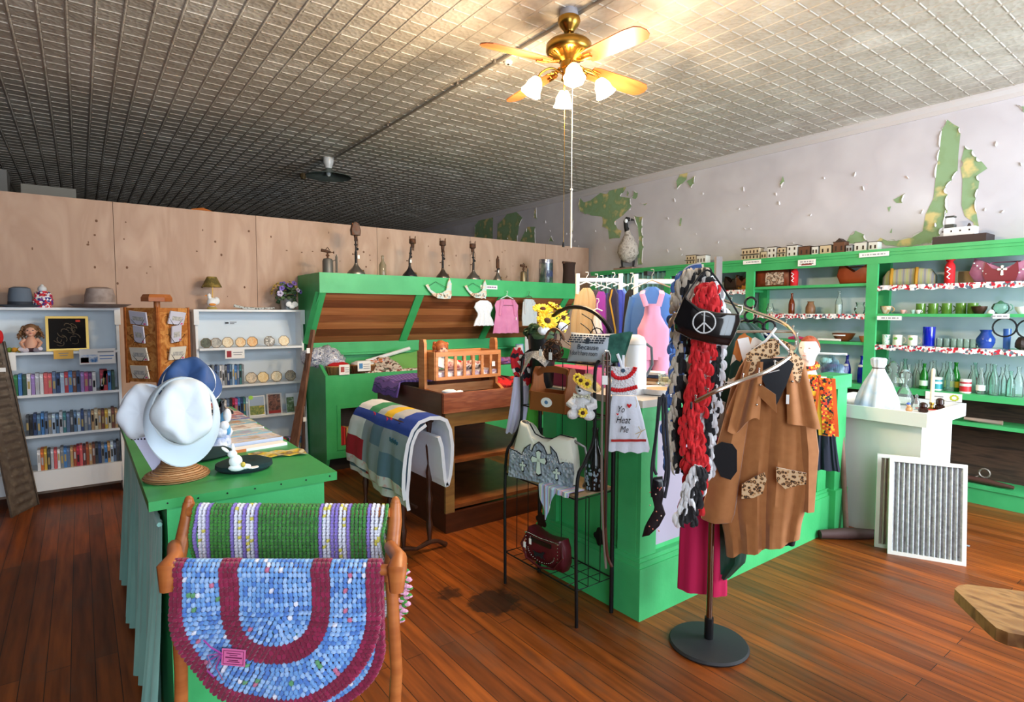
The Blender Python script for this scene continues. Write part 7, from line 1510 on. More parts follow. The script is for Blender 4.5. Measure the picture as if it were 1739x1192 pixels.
t = thing('printed_scarf', 'orange and yellow folk-print scarf draped round the mannequin neck', 'scarf', (MX, MY, KZ+.02), face_at(1374))
Ds = depth((MX, MY))-.12; ks = Ds/F_PX; ps = lambda px, py, y: Vector(((px-1374)*ks*1.05, y, P(1374, py, Y=MY-.1).z-KZ-.02))
b = MB(); b.tube([(math.cos(a)*.055, math.sin(a)*.05, .05+.02*math.sin(a)) for a in [k*PI/8 for k in range(16)]], .016, 8, closed=True); b.build('neck_wrap', SCF, t, True)
for a_, c_, d_, e_, nm in ((1366, 1384, 635, 708, 'end'), (1384, 1412, 640, 735, 'end')):
    b = MB()
    b.mi = 1; b.grid(lambda u, v: ps(a_+(c_-a_)*(.0+.2*u)+(8*v if a_ > 1380 else -4*v+8), d_+(e_-d_)*v, -.24+.004*math.sin(v*9)), 2, 14, .003)
    b.mi = 0; b.grid(lambda u, v: ps(a_+(c_-a_)*(.2+.6*u)+(8*v if a_ > 1380 else -4*v+8), d_+(e_-d_)*v, -.245+.005*math.sin(u*5+v*9)), 6, 14, .003)
    b.mi = 2; b.grid(lambda u, v: ps(a_+(c_-a_)*(.8+.2*u)+(8*v if a_ > 1380 else -4*v+8), d_+(e_-d_)*v, -.242+.004*math.sin(v*7)), 2, 14, .003)
    b.build('hanging_end', [SCF, YLW, ORG], t, True)
t, k = pix_garment('navy_skirt', 'navy pleated skirt hanging at the counter end below the scarf', 'skirt', depth((4.0, 1.73)), (1397, 660), [(660, 1385, 1408), (700, 1382, 1412), (735, 1379, 1416), (780, 1375, 1422), (799, 1374, 1425)], mat('navy_serge', '171c2e', .8), .03, 6, .012, .003)
t = thing('yarn_bag', 'clear plastic zip bag stuffed with turquoise knitting behind the mannequin', 'bag', (P(1416, 640, Y=1.97).x, 1.97, TRZ), face_at(1418))
hb_ = P(1416, 600, Y=1.97).z-TRZ; b = MB(); b.grid(lambda u, v: (-.1+.2*u-.02*v, -.05*math.sin(u*PI)*math.sin(min(1, v+.15)*PI*.9)-.01, hb_*v), 14, 14); b.grid(lambda u, v: (.1-.2*u-.02*v, .05*math.sin(u*PI)*math.sin(min(1, v+.15)*PI*.9)+.01, hb_*v), 14, 14); b.build('plastic', glass('clear_plastic', 'f2f6f8', .15), t, True)
b = MB(); b.box((-.12, -.012, hb_-.012), (.08, .0, hb_+.004)); b.build('zip_strip', mat('zip_strip', 'dfe4e8', .3), t)
b = MB(); rng = random.Random(8)
for kk in range(34): b.ball((rng.uniform(-.06, .045), rng.uniform(-.012, .012), hb_*(.12+.76*kk/33)), (.04, .026, .034), 10, 7, .06)
b.build('knitting', mat('turquoise_knit', '7fc8c4', .9, col2=['a8d8d8', '8fb8d8', '9a8ac8'], pat='noise', scale=8, bump=.9, bscale=('wave', 60)), t, True)
# ================================================================= on the pedestal tray
tz_ = TRZ
def tr(px, Y): p = P(px, 690, Y=Y); return (p.x, Y, tz_)
t = thing('tulle_bag', 'white and blue gathered fabric sack tied with a dark cord on the pedestal', 'sack', tr(1489, 1.72), 0)
Ht = P(1489, 608, Y=1.72).z-tz_; b = MB()
b.lathe([(.13, 0), (.135, .02), (.12, Ht*.25), (.085, Ht*.5), (.045, Ht*.72), (.034, Ht*.8), (.046, Ht*.87), (.05, Ht*.97), (.04, Ht), (.02, Ht*.96)], 48, wob=.07, lobes=9); b.build('fabric', mat('white_blue_tulle', 'dfe6ee', .6, col2=['b4cde4', 'e9ebee'], pat='noise', scale=5, thr=(.35, .65), bump=.3), t, True)
MB().tube([(.037*math.cos(k*PI/8), .037*math.sin(k*PI/8), Ht*.8) for k in range(16)], .004, 6, closed=True).build('cord', mat('dark_cord', '3a2a20', .6), t)
b = MB()
for kk in range(16): f = kk/15; a = -2.0; r = .13*(1-f)+.05*f; b.ball((r*1.04*math.cos(a), r*1.04*math.sin(a), Ht*.68*f+.01), .004, 6, 4)
b.build('pearl_trim', mat('pearl', 'd8d4cc', .2), t)
BOT = [(.028, 0), (.031, .006), (.031, .1), (.026, .13), (.012, .17), (.011, .205), (.014, .21), (.013, .218)]
def lathe_obj(name, prof, m, loc, label, cat, group=None, sc=(1, 1, 1), n=20):
    o = MB().lathe(prof, n).build(name, m, None, True); o.location = loc; o.scale = sc; return tag(o, label, cat, group)
lathe_obj('glass_decanter', [(.05, 0), (.055, .01), (.06, .05), (.04, .1), (.018, .14), (.016, .17), (.035, .2), (.04, .23), (.02, .26), (.001, .265)], GLASS, tr(1535, 1.66), 'round clear glass decanter with bulbous stopper behind the white sack', 'decanter')
lathe_obj('glass_cruet', [(.025, 0), (.03, .02), (.02, .06), (.008, .08), (.012, .1), (.001, .11)], GLASS, tr(1556, 1.52), 'small clear glass cruet between the figurine and dark knobs', 'cruet')
t = thing('ceramic_bird', 'small tan ceramic bird figurine with blue cap at tray centre', 'figurine', tr(1544, 1.5), 0); b = MB(); b.ball((0, 0, .022), (.03, .02, .022)); b.ball((-.012, 0, .05), (.014, .013, .014)); b.tube([(-.022, 0, .05), (-.034, 0, .048)], [.005, .001], 6); b.build('body', mat('tan_ceramic', 'b5875a', .3), t, True); MB().ball((-.014, 0, .062), (.014, .013, .009)).build('blue_cap', mat('blue_ceramic', '3f5fb8', .3), t, True)
t = thing('candle', 'tall cream taper candle in a brass holder on the pedestal tray', 'candle', tr(1582, 1.46), 0); Hc = P(1582, 626, Y=1.46).z-tz_
MB().lathe([(.026, 0), (.028, .004), (.012, .014), (.009, .03), (.015, .036), (.014, .05)], 18).build('brass_holder', BRASS, t, True); MB().lathe([(.0125, .045), (.0115, Hc-.008), (.004, Hc)], 14).build('taper', mat('cream_wax', 'f0e4c8', .4), t, True)
for i, (px, Y, lb) in enumerate(((1568, 1.45, 'squat dark brown glass insulator left of the candle'), (1596, 1.42, 'taller dark brown glass insulator right of the candle'))):
    lathe_obj('insulator', [(.026, 0), (.03, .01), (.028, .028), (.02, .034), (.026, .04), (.024, .056+.014*i), (.012, .066+.014*i), (.001, .068+.014*i)], mat('brown_insulator', '2e1610', .12), tr(px, Y), lb, 'insulator')
tag(MB().lathe([(.06, 0), (.062, .003), (.001, .003)], 24, tuple(tr(1572, 1.49)), cap=False).build('red_coaster', RED), 'round red coaster under the dark insulators on the tray', 'coaster')
lathe_obj('red_glass_knob', [(.012, 0), (.016, .01), (.01, .03), (.014, .045), (.001, .05)], mat('dark_red_glass', '5a1410', .15), tr(1555, 1.62), 'dark red glass knob behind the cruet', 'knob')
# ================================================================= furnace filters, maul, seat
def airfilter(label, BL, BR, h, lean, m2, detail=True, group=None):
    BL, BR = Vector(BL), Vector(BR); w_ = (BR-BL).length; rz = math.atan2(BR.y-BL.y, BR.x-BL.x); t = thing('air_filter', label, 'air filter', BL, rz)
    R = RX(-lean); b = MB(); b.T = R; d = .03; f = .022
    for q in ((0, 0, w_, f), (0, h-f, w_, h), (0, f, f, h-f), (w_-f, f, w_, h-f)): b.box((q[0], 0, q[1]), (q[2], d, q[3]))
    b.build('cardboard_frame', mat('filter_frame', 'dcdad6', .5), t)
    b = MB(); b.T = R; n = 13
    b.grid(lambda u, v: (f+(w_-2*f)*u, .014-.011*math.cos(u*n*2*PI), f+(h-2*f)*v), n*8, 4, .002); b.build('pleated_media', m2, t, True)
    return t
FM = mat('filter_media', 'c0c4c8', .5, .2, col2='a4a8ac', pat='noise', scale=40, bump=.9, bscale=('noise', 60))
airfilter('white pleated furnace filter in front, leaning against the pedestal', (4.018, 1.414, 0), (4.19, 1.056, 0), .6, .16, FM)
q1, q2 = P(1485, 931, Z=0), P(1600, 950, Z=0); dv = Vector((.172, -.358, 0)).normalized()
airfilter('second furnace filter half hidden behind the front one', (q1.x+.03, q1.y+.012, 0), tuple(Vector((q1.x+.03, q1.y+.012, 0))+dv*.34), .6, .1, mat('filter_media_old', 'b4aca0', .6, bump=.6, bscale=('noise', 50)))
t = thing('wooden_maul', 'long-handled wooden maul leaning on the white pedestal', 'maul', (4.15, 1.75, 0), 0)
h0, h1 = P(1437, 892, X=4.17), P(1427, 690, X=4.24); ha = P(1392, 908, Z=.03); hb2 = P(1484, 908, Z=.03)
part(MB().cyl((h0.x, h0.y, .03), h1, .017), 'handle', mat('worn_handle', '8a6a5c', .6, col2='6f5044', pat='noise', scale=8), t, True)
part(MB().tube([(ha.x, ha.y, .034), ((ha.x+hb2.x)/2, (ha.y+hb2.y)/2, .04), (hb2.x, hb2.y, .034)], [.028, .038, .032], 14), 'head', mat('dark_log', '4a3230', .7, bump=.3, bscale=('noise', 20)), t, True)
t = thing('wooden_bench', 'thick rustic wooden seat slab at the lower right frame edge', 'bench', tuple(P(1800, 1060, Z=.45).xy)+(0,), 0)
pts = [P(x, y, Z=.45) for x, y in ((1621, 1000), (1628, 994), (1642, 992), (1700, 999), (1780, 1010), (1900, 1030), (1960, 1080), (1900, 1130), (1820, 1105), (1739, 1079), (1712, 1074), (1692, 1066), (1676, 1052), (1640, 1018))]
part(MB().prism([(p.x, p.y) for p in pts][::-1], .405, .45, 'z'), 'seat', mat('rustic_slab', '8a6238', .5, col2=['a07848', '6f4a28'], pat='noise', scale=7, stretch=(3, 1, 1), bump=.2), t)
for px, py in ((1880, 1100), (1900, 1050), (1930, 1090)): c = P(px, py, Z=.42); part(MB().cyl((c.x, c.y, 0), (c.x, c.y, .41), .02), 'leg', DKW, t, True)
tag(MB().box(tuple(P(1640, 925, Z=.0)), tuple(P(1660, 934, Z=.0)+Vector((.02, .05, .002)))).build('floor_register', mat('bluish_metal', '8f9aa4', .4)), 'flat bluish-grey scrap on the floor right of the filters', 'scrap')
# ================================================================= ceiling fan
FX, FY = 2.397, 2.644
fn = thing('ceiling_fan', 'brass ceiling fan with four wooden blades and four lit glass shades', 'ceiling fan', (FX, FY, CZ), 0)
def L_(prof, n=28): return MB().lathe([(r, z-CZ) for r, z in prof], n)
L_([(.055, 3.3), (.055, 3.262)]).build('ceiling_box', mat('grey_box', 'a9aab4', .4, .4), fn, True)
L_([(.05, 3.262), (.065, 3.255), (.068, 3.235), (.055, 3.205), (.035, 3.185), (.03, 3.175), (.012, 3.172)]).build('canopy', BRASS, fn, True)
L_([(.011, 3.175), (.011, 3.12)], 12).build('downrod', BRASS, fn, True)
L_([(.02, 3.125), (.12, 3.115), (.135, 3.1), (.137, 3.065), (.125, 3.045), (.07, 3.02), (.05, 3.0), (.05, 2.985)], 40).build('motor_housing', BRASS, fn, True)
b = MB()
for k in range(28): a = k*PI/14; b.cyl((.06*math.cos(a), .06*math.sin(a), 3.022-CZ), (.118*math.cos(a), .118*math.sin(a), 3.04-CZ), .004, n=5)
b.build('motor_ribs', BRASS, fn)
L_([(.052, 2.985), (.052, 2.965), (.04, 2.96), (.038, 2.91), (.045, 2.9), (.03, 2.885), (.001, 2.88)]).build('light_kit', BRASS, fn, True)
BLD = mat('blade_wood', 'b8683a', .35, col2='a55a30', pat='noise', scale=4, stretch=(1, 6, 1))
for deg in (178, 88, -6, -92):
    a = math.radians(deg); M = RZ(a) @ T(0, 0, 2.985-CZ) @ RY(.055)
    pts = [(.16, -.05), (.2, -.06), (.5, -.068), (.575, -.06), (.605, -.035), (.615, 0), (.605, .035), (.575, .06), (.5, .068), (.2, .06), (.16, .05)]
    b = MB(); b.T = M @ RX(-.22); b.prism(pts, -.003, .003, 'z'); o = b.build('blade', BLD, fn)
    b = MB(); b.T = M; b.tube([(.08, 0, .01), (.13, 0, .0), (.2, 0, -.004)], [.012, .012, .008], 8)
    for sg in (-1, 1): b.tube([(.12, 0, 0), (.16, sg*.035, -.002), (.22, sg*.03, -.005)], .006, 6)
    b.build('blade_arm', BRASS, o, True)
LIT = mat('lit_glass', 'ffd9a0', .3, emit=14)
for k in range(4):
    a = FACE+k*PI/2+.05; cx, cy = .185*math.cos(a), .185*math.sin(a); M = T(cx, cy, 2.905-CZ) @ RZ(a) @ RY(PI-.45)
    b = MB(); b.tube(smoothpts([(.03*math.cos(a), .03*math.sin(a), 2.93-CZ), (.1*math.cos(a), .1*math.sin(a), 2.965-CZ), (.16*math.cos(a), .16*math.sin(a), 2.94-CZ), (cx, cy, 2.905-CZ)]), .007, 8)
    b.tube([(.09*math.cos(a)+.022*math.cos(a)*math.cos(q*PI/6), .09*math.sin(a)+.022*math.sin(a)*math.cos(q*PI/6), 2.925-CZ+.022*math.sin(q*PI/6)) for q in range(12)], .003, 6, closed=True); arm = b.build('lamp_arm', BRASS, fn, True)
    b = MB(); b.T = M; b.lathe([(.022, 0), (.03, .01), (.045, .04), (.05, .075), (.062, .1), (.058, .1), (.046, .075), (.04, .04), (.02, .008)], 28, cap=False, wob=.05, lobes=7); b.build('glass_shade', LIT, arm, True)
    pl = bpy.data.lights.new('fan_bulb', 'POINT'); pl.energy = 30; pl.color = (1, .76, .48); pl.shadow_soft_size = .04
    lo = bpy.data.objects.new('fan_bulb', pl); v = M @ Vector((0, 0, .15)); lo.location = (FX+v.x, FY+v.y, CZ+v.z); COL.objects.link(lo)
pc1 = P(967, 411, Y=FY+.0); b = MB(); zc1 = PD(967, 411, depth((FX, FY))).z; b.cyl((-.02, .01, 2.88-CZ), (-.02, .01, zc1-CZ), .0015, n=5); o = b.build('pull_chain', BRASS, fn); MB().cyl((-.02, .01, zc1-CZ-.03), (-.02, .01, zc1-CZ), .008, .005).build('pull_knob', BLK, o, True)
zc2, zc3 = PD(976, 322, depth((FX, FY))).z, PD(976, 421, depth((FX, FY))).z
b = MB(); b.cyl((.022, -.012, 2.88-CZ), (.022, -.012, zc2-CZ), .002, n=5); b.cyl((.022, -.012, zc2-CZ), (.022, -.012, zc3-CZ), .005, n=8); b.ball((.022, -.012, zc2-CZ), .009, 8, 6); b.build('pull_rod', mat('white_cord', 'dcd8d0', .4), fn, True)
# ================================================================= on top of the wall shelves
TZ = 2.075
gy = P(1066, 455, X=5.8).y
t = thing('goose_decoy', 'life-size Canada goose figure with speckled pale body standing on a board', 'goose figure', (5.8, gy, TZ), 0); gk = 7.5/979*1.05
Dg = depth((5.8, gy)); gk = Dg/F_PX; Rg = RZ(face_at(1066))
MB().box((-.1, -.16, 0), (.1, .16, .03)).build('board', mat('pinkish_board', 'a8897c', .6), t)
b = MB(); b.T = Rg; hb = 64*gk
zt2 = P(1066, 368, X=5.8).z-TZ; q0 = zt2/.80; b.tube([(-.02, 0, .12*q0), (-.01, 0, .17*q0), (-.0, 0, .26*q0), (.0, 0, .37*q0), (.0, -.01, .47*q0), (-.005, -.02, .54*q0), (-.012, -.02, .6*q0)], [.05, .1, .14, .125, .08, .045, .03], 22)
b.build('body', mat('goose_body', 'a39a92', .8, col2=['c6beb4', '8f867e'], pat='noise', scale=26, bump=.6, bscale=('noise', 50)), t, True)
zt2 = P(1066, 368, X=5.8).z-TZ
b = MB(); b.T = Rg; b.tube([(-.012, -.02, .58*q0), (-.03, -.02, .64*q0), (-.04, -.02, zt2-.06), (-.02, -.02, zt2-.035), (.02, -.02, zt2-.04)], [.036, .028, .025, .034, .022], 12); b.tube([(.03, -.02, zt2-.04), (.075, -.02, zt2-.052)], [.018, .006], 8); b.build('neck_and_head', mat('goose_black', '141416', .6), t, True)
b = MB(); b.T = Rg; b.ball((-.03, -.045, zt2-.06), (.022, .012, .028), 10, 8); b.build('cheek_patch', WHT, t, True)
for sx in (-1, 1):
    b = MB(); b.T = Rg; b.tube([(sx*.07, 0, .17), (sx*.075, 0, .1), (sx*.07, -.01, .04)], [.02, .014, .012], 8)
    for a in (-.5, 0, .5): b.tube([(sx*.07, -.01, .038), (sx*.07+.07*math.sin(a), -.01-.07*math.cos(a), .034)], [.012, .006], 6)
    b.build('leg', MATS['goose_black'], t, True)
rng = random.Random(30)
VM = {'cream': mat('model_cream', 'cdbb9c', .7), 'white': mat('model_white', 'dcdad4', .6), 'brown': mat('model_brown', '6a4632', .7), 'grey': mat('model_grey', 'a8aaac', .7)}; ROOF = mat('model_roof', '3a2a24', .7)
vill = [(1165, 1181, 433, 'cream', 2, 'dark-fronted'), (1183, 1199, 433, 'white', 1, 'white one-storey'), (1259, 1290, 421, 'cream', 2, 'cream hotel-like'), (1292, 1302, 427, 'cream', 1, 'tiny cream'), (1303, 1318, 419, 'white', 2, 'white two-storey'),
        (1320, 1334, 420, 'cream', 2, 'balconied cream'), (1336, 1354, 416, 'white', 2, 'taller white two-storey'), (1356, 1375, 418, 'brown', 1, 'brown barn-like'), (1378, 1389, 418, 'white', 1, 'small pillared white'), (1392, 1411, 416, 'cream', 1, 'low cream'),
        (1414, 1434, 410, 'brown', 1, 'gabled brown'), (1436, 1447, 416, 'grey', 1, 'small grey'), (1450, 1471, 411, 'white', 1, 'wide white shopfront'), (1474, 1490, 410, 'white', 1, 'white garage-like')]
for i, (a, c, py, col, st_, nm) in enumerate(vill):
    xv = SX+.03; pa, pc = P(a, 430, X=xv), P(c, 430, X=xv); ya, yc = max(pa.y, pc.y), min(pa.y, pc.y); h = P((a+c)/2, py, X=xv).z-TZ
    nxt = vill[i+1][5] if i+1 < len(vill) else 'white fort'
    t = thing('model_building', '%s model building on the shelf top, left of the %s one' % (nm, nxt), 'model building', (xv, (ya+yc)/2, TZ), 0, 'model town buildings on the shelf top')
    w_ = (ya-yc)/2*.95; d = .09
    b = MB(); b.box((0, -w_, 0), (d, w_, h*.94)); b.build('walls', VM[col], t)
    b = MB(); b.box((-.004, -w_-.004, h*.94), (d+.003, w_+.004, h)); 
    if 'gabled' in nm: b.prism([(-w_*.7, h), (w_*.7, h), (0, h+.03)], 0, d, 'x')
    b.build('roof', ROOF, t)
    b = MB(); nw = max(2, int(w_*2/.035))
    for s2 in range(st_):
        for k in range(nw):
            y = -w_+2*w_*(k+.5)/nw; z0 = h*(.12+.45*s2 if st_ > 1 else .2); b.box((-.002, y-.007, z0), (0, y+.007, z0+h*(.22 if st_ > 1 else .4)))
    b.build('windows', ROOF, t)
    if col == 'cream' and st_ == 2: MB().box((-.03, -w_, h*.42), (0, w_, h*.47)).build('porch_roof', ROOF, t)
t = thing('model_fort', 'white model mission building with tower on a dark wooden base', 'model building', (5.8, P(1630, 405, X=5.8).y, TZ), 0)
ya, yb = P(1585, 405, X=5.72).y-t.location.y, P(1676, 405, X=5.72).y-t.location.y; hh = P(1630, 402, X=5.72).z-TZ; hh = .07
MB().box((-.1, yb, 0), (.12, ya, hh)).build('base', mat('dark_base', '33242a', .5), t)
MB().box((-.05, yb*.55, hh), (.05, ya*.62, hh+.07)).build('walls', WHT, t); MB().box((-.05, ya*.2, hh+.07), (.02, ya*.6, hh+.1)).build('tower_roof', mat('grey_roof', '4c4c48', .7), t); MB().box((-.035, ya*.28, hh+.1), (.01, ya*.55, hh+.155)).build('tower', WHT, t); MB().box((-.045, ya*.22, hh+.155), (.02, ya*.6, hh+.168)).build('tower_cap', MATS['grey_roof'], t)
b = MB()
for k in range(4): b.box((-.052, yb*.4+k*.06, hh+.035), (-.05, yb*.4+k*.06+.01, hh+.048))
b.build('windows', ROOF, t)
MB().prism([(yb*.3-.012, hh+.07), (yb*.3+.012, hh+.07), (yb*.3, hh+.1)], -.02, .02, 'x').build('spire', ROOF, t)
# ================================================================= contents of the wall shelves
def S(px, z, dx=.12): return (SX+dx, P(px, 560, X=SX+dx).y, z)
LEA = mat('brown_leather', '6a2c18', .4, col2='8a3c20', pat='noise', scale=8)
def bag(label, px, z, w_, h, m, shape='clutch', m2=None, mark=None, dx=.12, group=None):
    t = thing('handbag', label, 'handbag', S(px, z, dx), -PI/2)
    out = {'clutch': [(-w_, 0), (w_, 0), (w_*1.02, h*.5), (w_*.97, h), (-w_*.97, h), (-w_*1.02, h*.5)], 'horn': [(-w_*.8, 0), (w_*.85, 0), (w_, h*.45), (w_*.92, h), (w_*.5, h*.66), (0, h*.52), (-w_*.5, h*.68), (-w_*.85, h), (-w_, h*.4)],
           'dome': [(-w_, 0), (w_, 0), (w_, h*.5), (w_*.8, h*.9), (w_*.4, h), (-w_*.4, h), (-w_*.8, h*.9), (-w_, h*.5)]}[shape]
    b = MB(); pillow_prism(b, out, .05); b.build('body', m, t, True)
    if m2: b = MB(); b.prism([(x*.5+mark[0]*w_, z_*mark[1]+h*mark[2]) for x, z_ in out], -.06, -.05, 'y'); b.build('panel', m2, t)
    b = MB(); b.tube([(-w_*.6, 0, h*.6), (-w_*.4, .03, h*.8), (w_*.4, .03, h*.8), (w_*.6, 0, h*.6)], .006, 6); b.build('handle', m, t, True); return t
COW = mat('cowhide', '8a4a34', .6, col2=['d8c8b8', '4a2418', 'b89880'], pat='noise', scale=22, thr=(.35, .65))
bag('brown leather bag beside the orange-striped one, left bay top shelf', 1243, 1.76, .1, .16, mat('black_brown', '2a1a16', .4), 'horn'); bag('dark bag with orange leather edges, left bay top shelf', 1262, 1.76, .1, .17, mat('orange_edge', '6a3a18', .4, col2=['1c1614', 'c07a30'], pat='noise', scale=8, thr=(.45, .6)), 'horn')
bag('red woven bag at the left end of the top shelf, behind boa', 1190, 1.76, .16, .16, mat('red_weave', '7a1a1c', .7, bump=.8, bscale=('voronoi', 50)), 'dome')
bag('reddish-brown cowhide clutch bag on the middle bay top shelf', 1310, 1.785, .19, .18, LEA, 'clutch', COW, (.25, .72, .1))
bag('orange-brown leather purse with pointed corners, middle bay top shelf', 1450, 1.785, .16, .2, mat('cognac', '8a3818', .4, col2='a04a22', pat='noise', scale=6), 'horn')
t = bag('gold and blue striped handbag on the right bay top shelf', 1540, 1.755, .2, .15, mat('stripe_fabric', 'a8a878', .7, col2=['7f93a8', 'c8b46a', '8a8a90'], pat='wave', scale=6, thr=(.2, .8), stretch=(1, 0, 0)), 'dome')
for sx in (-.6, .35): b = MB(); b.tube([(sx*.2, -.055, .0), (sx*.2, -.06, .08), (sx*.2, -.045, .15)], .014, 8); b.build('gold_strap', mat('gold_leather', 'b8862a', .35, .4), t, True)
t = bag('pink and mauve western purse with silver cross at the right frame edge', 1700, 1.755, .22, .2, mat('mauve_leather', '9a5a7c', .4, col2=['b87a98', '7a2a3c'], pat='noise', scale=5), 'horn', mat('wine_leather', '7a2433', .4), (-.05, .75, .05)); b = MB(); cross(b, 0, .1, .035, -.062); b.build('silver_cross', MATS['rhinestone_silver'], t)
b = MB()
for sg in (-1, 1):
    for k in range(5): b.ball((sg*(.1+.02*k), -.055, .07+.022*k), .007, 6, 4)
b.build('studs', MATS['rhinestone_silver'], t)
for px, z, h, lb in ((1346, 1.785, .19, 'red bottle sleeve with white swirl lettering, middle bay top shelf'), (1608, 1.755, .2, 'red bottle sleeve with knotted top, right bay top shelf')):
    t = thing('bottle_sleeve', lb, 'bottle sleeve', S(px, z, .07), -PI/2); MB().lathe([(.035, 0), (.036, .02), (.036, h*.7), (.03, h*.8), (.018, h*.9), (.03, h)], 20).build('sleeve', RED, t, True)
    b = MB(); b.tube([(-.012, -.037, h*.68), (.012, -.038, h*.6), (-.01, -.038, h*.5), (.012, -.038, h*.4), (-.008, -.037, h*.28), (.01, -.037, h*.2)], .005, 6); b.build('swirl', WCL, t)
    if px > 1500: b = MB(); b.prism([(-.03, h*.92), (.0, h*.92), (-.018, h*1.2)], -.008, .008, 'y'); b.prism([(.0, h*.9), (.035, h*.98), (.03, h*1.08)], -.008, .008, 'y'); b.build('knot_end', RED, t)
tag(MB().box((SX+.18, S(1655, 1.755)[1], 1.755), (SX+.27, S(1618, 1.755)[1], 1.86)).build('kraft_box', mat('kraft', 'a8906c', .7)), 'plain kraft box at the back between red sleeve and mauve purse', 'box')
CUP = [(.018, 0), (.02, .004), (.034, .035), (.038, .055), (.036, .055), (.03, .03), (.001, .008)]; MUG = [(.035, 0), (.037, .005), (.037, .09), (.034, .09), (.034, .01), (.001, .009)]; TUM = [(.028, 0), (.029, .004), (.033, .09), (.031, .09), (.027, .01), (.001, .009)]
def vessel(name, prof, m, loc, label, cat, group=None, sc=1.0, handle=None, rz=0):
    t = thing(name, label, cat, loc, rz, group); t.scale = (sc, sc, sc); MB().lathe(prof, 22, cap=False).build('bowl' if cat == 'bowl' else 'body', m, t, True)
    if handle: b = MB(); b.tube(arc((0, -handle[0], handle[1]), handle[2], -1.3+PI, 1.3+PI, 8, 'yz'), .0045, 6); b.build('handle', m, t, True)
    return t
lathe_obj('lamp_chimney', [(.03, 0), (.034, .02), (.04, .05), (.028, .08), (.024, .11)], GLASS, S(1307, 1.505), 'small glass lamp chimney at the left of middle bay, second shelf', 'glass'); 
lathe_obj('amber_bottle', [(.028, 0), (.03, .006), (.03, .1), (.024, .13), (.011, .16), (.011, .2), (.014, .203), (.013, .21)], mat('amber_bottle_glass', '6a2a10', .12), S(1343, 1.505), 'brown glass beer bottle on the middle bay second shelf', 'bottle')
lathe_obj('stoneware_vase', [(.04, 0), (.046, .02), (.044, .07), (.03, .1), (.026, .115), (.034, .125), (.03, .125)], mat('stoneware', '8a6244', .4, col2='6f4a32', pat='noise', scale=12), S(1375, 1.505), 'squat brown stoneware vase right of the amber bottle', 'vase')
t = thing('salt_bottle', 'clear bottle half full of white salt, middle bay second shelf', 'bottle', S(1423, 1.505)); MB().lathe(BOT, 20).build('glass', GLASS, t, True); MB().lathe([(.026, .004), (.027, .09)], 18).build('salt', WCL, t, True)
vessel('glass_pitcher', [(.03, 0), (.034, .004), (.05, .05), (.03, .085), (.04, .11), (.037, .11), (.028, .085)], GLASS, S(1459, 1.505), 'small clear glass pitcher at the right of middle bay second shelf', 'pitcher', handle=(.03, .06, .03))
vessel('gold_tin', [(.045, 0), (.046, .07), (.044, .07)], mat('gold_tin', '8a7a48', .3, .6), S(1232, 1.49), 'small gold-coloured tin on the left bay middle shelf', 'tin')
vessel('cobalt_bowl', [(.03, 0), (.05, .05), (.055, .09), (.052, .09)], BLUEG, S(1302, 1.25), 'cobalt blue glass bowl left in middle bay third shelf', 'bowl')
tag(MB().tube([S(1340, 1.26), S(1352, 1.268), S(1368, 1.262)], [.012, .02, .012], 8).build('pink_ribbon_bundle', mat('pink_ribbon', 'c83a6a', .7)), 'pink and white ribbon bundle on the middle bay third shelf', 'ribbon')
t = thing('pottery_bowl', 'brown pottery bowl with a white zigzag band, middle bay third shelf', 'bowl', S(1433, 1.25)); MB().lathe([(.04, 0), (.07, .02), (.1, .075), (.096, .076), (.06, .02), (.001, .01)], 28, cap=False).build('bowl', mat('redware', '7a3c1e', .3), t, True)
b = MB()
for k in range(12): a = PI-.6+1.2*k/12; b.T = RZ(a) @ T(.0995, 0, .058); b.ball((0, 0, 0), (.002, .006, .007), 6, 4)
b.T = Matrix(); b.build('painted_band', WHT, t)
b = MB(); b.cyl(S(1390, 1.262, .05), S(1428, 1.262, .04), .011); tag(b.build('paper_roll', TAGM, smooth=True), 'white paper roll lying before the brown pottery bowl', 'paper roll')
vessel('clay_cup', CUP, mat('clay', 'a86a3c', .5), S(1467, 1.25), 'small clay cup at the right end of middle bay third shelf', 'cup')
for px, lb in ((1441, 'tall cobalt blue bottle with white label, left of the upright'), (1466, 'tall cobalt blue bottle close against the upright')):
    t = thing('blue_bottle', lb, 'bottle', S(px, .872)); t.scale = (1.1, 1.1, 1.15); MB().lathe(BOT, 20).build('glass', mat('cobalt_solid', '12209a', .06, coat=.5), t, True); b = MB(); b.ball((-.02, -.0, .135), (.011, .02, .012), 10, 6); b.build('label', TAGM, t, True)
vessel('basket_bowl', CUP, mat('woven_brown', '6a4a3c', .6, bump=.6, bscale=('voronoi', 80)), S(1440, .872, .05), 'small brown bowl standing before the blue bottle', 'bowl', sc=1.2)
vessel('floral_teacup', CUP, mat('floral_china', 'd8d0c0', .3, col2=['b8863a', 'e6e0d4'], pat='noise', scale=18, thr=(.4, .6)), S(1503, 1.51), 'gold-patterned china teacup at the left of right bay', 'cup', sc=1.25, handle=(.034, .03, .018))
for i, (px, c, lb) in enumerate(((1532, 'd8a8a0', 'tiny pink-rimmed cup right of the gold teacup'), (1549, 'a8c8c0', 'tiny mint cup among the small cups'), (1558, 'd8d0d0', 'tiny white cup with handle before the green mugs'))): vessel('tiny_cup', CUP, mat('tiny_cup_%d' % i, c, .3), S(px, 1.51, .06), lb, 'cup', 'tiny cups on the right bay second shelf', .6, handle=(.034, .03, .014))
GG = mat('green_jadeite', '4f7a2a', .08, coat=.6, col2='6a9a3a', pat='noise', scale=6); gm0 = None
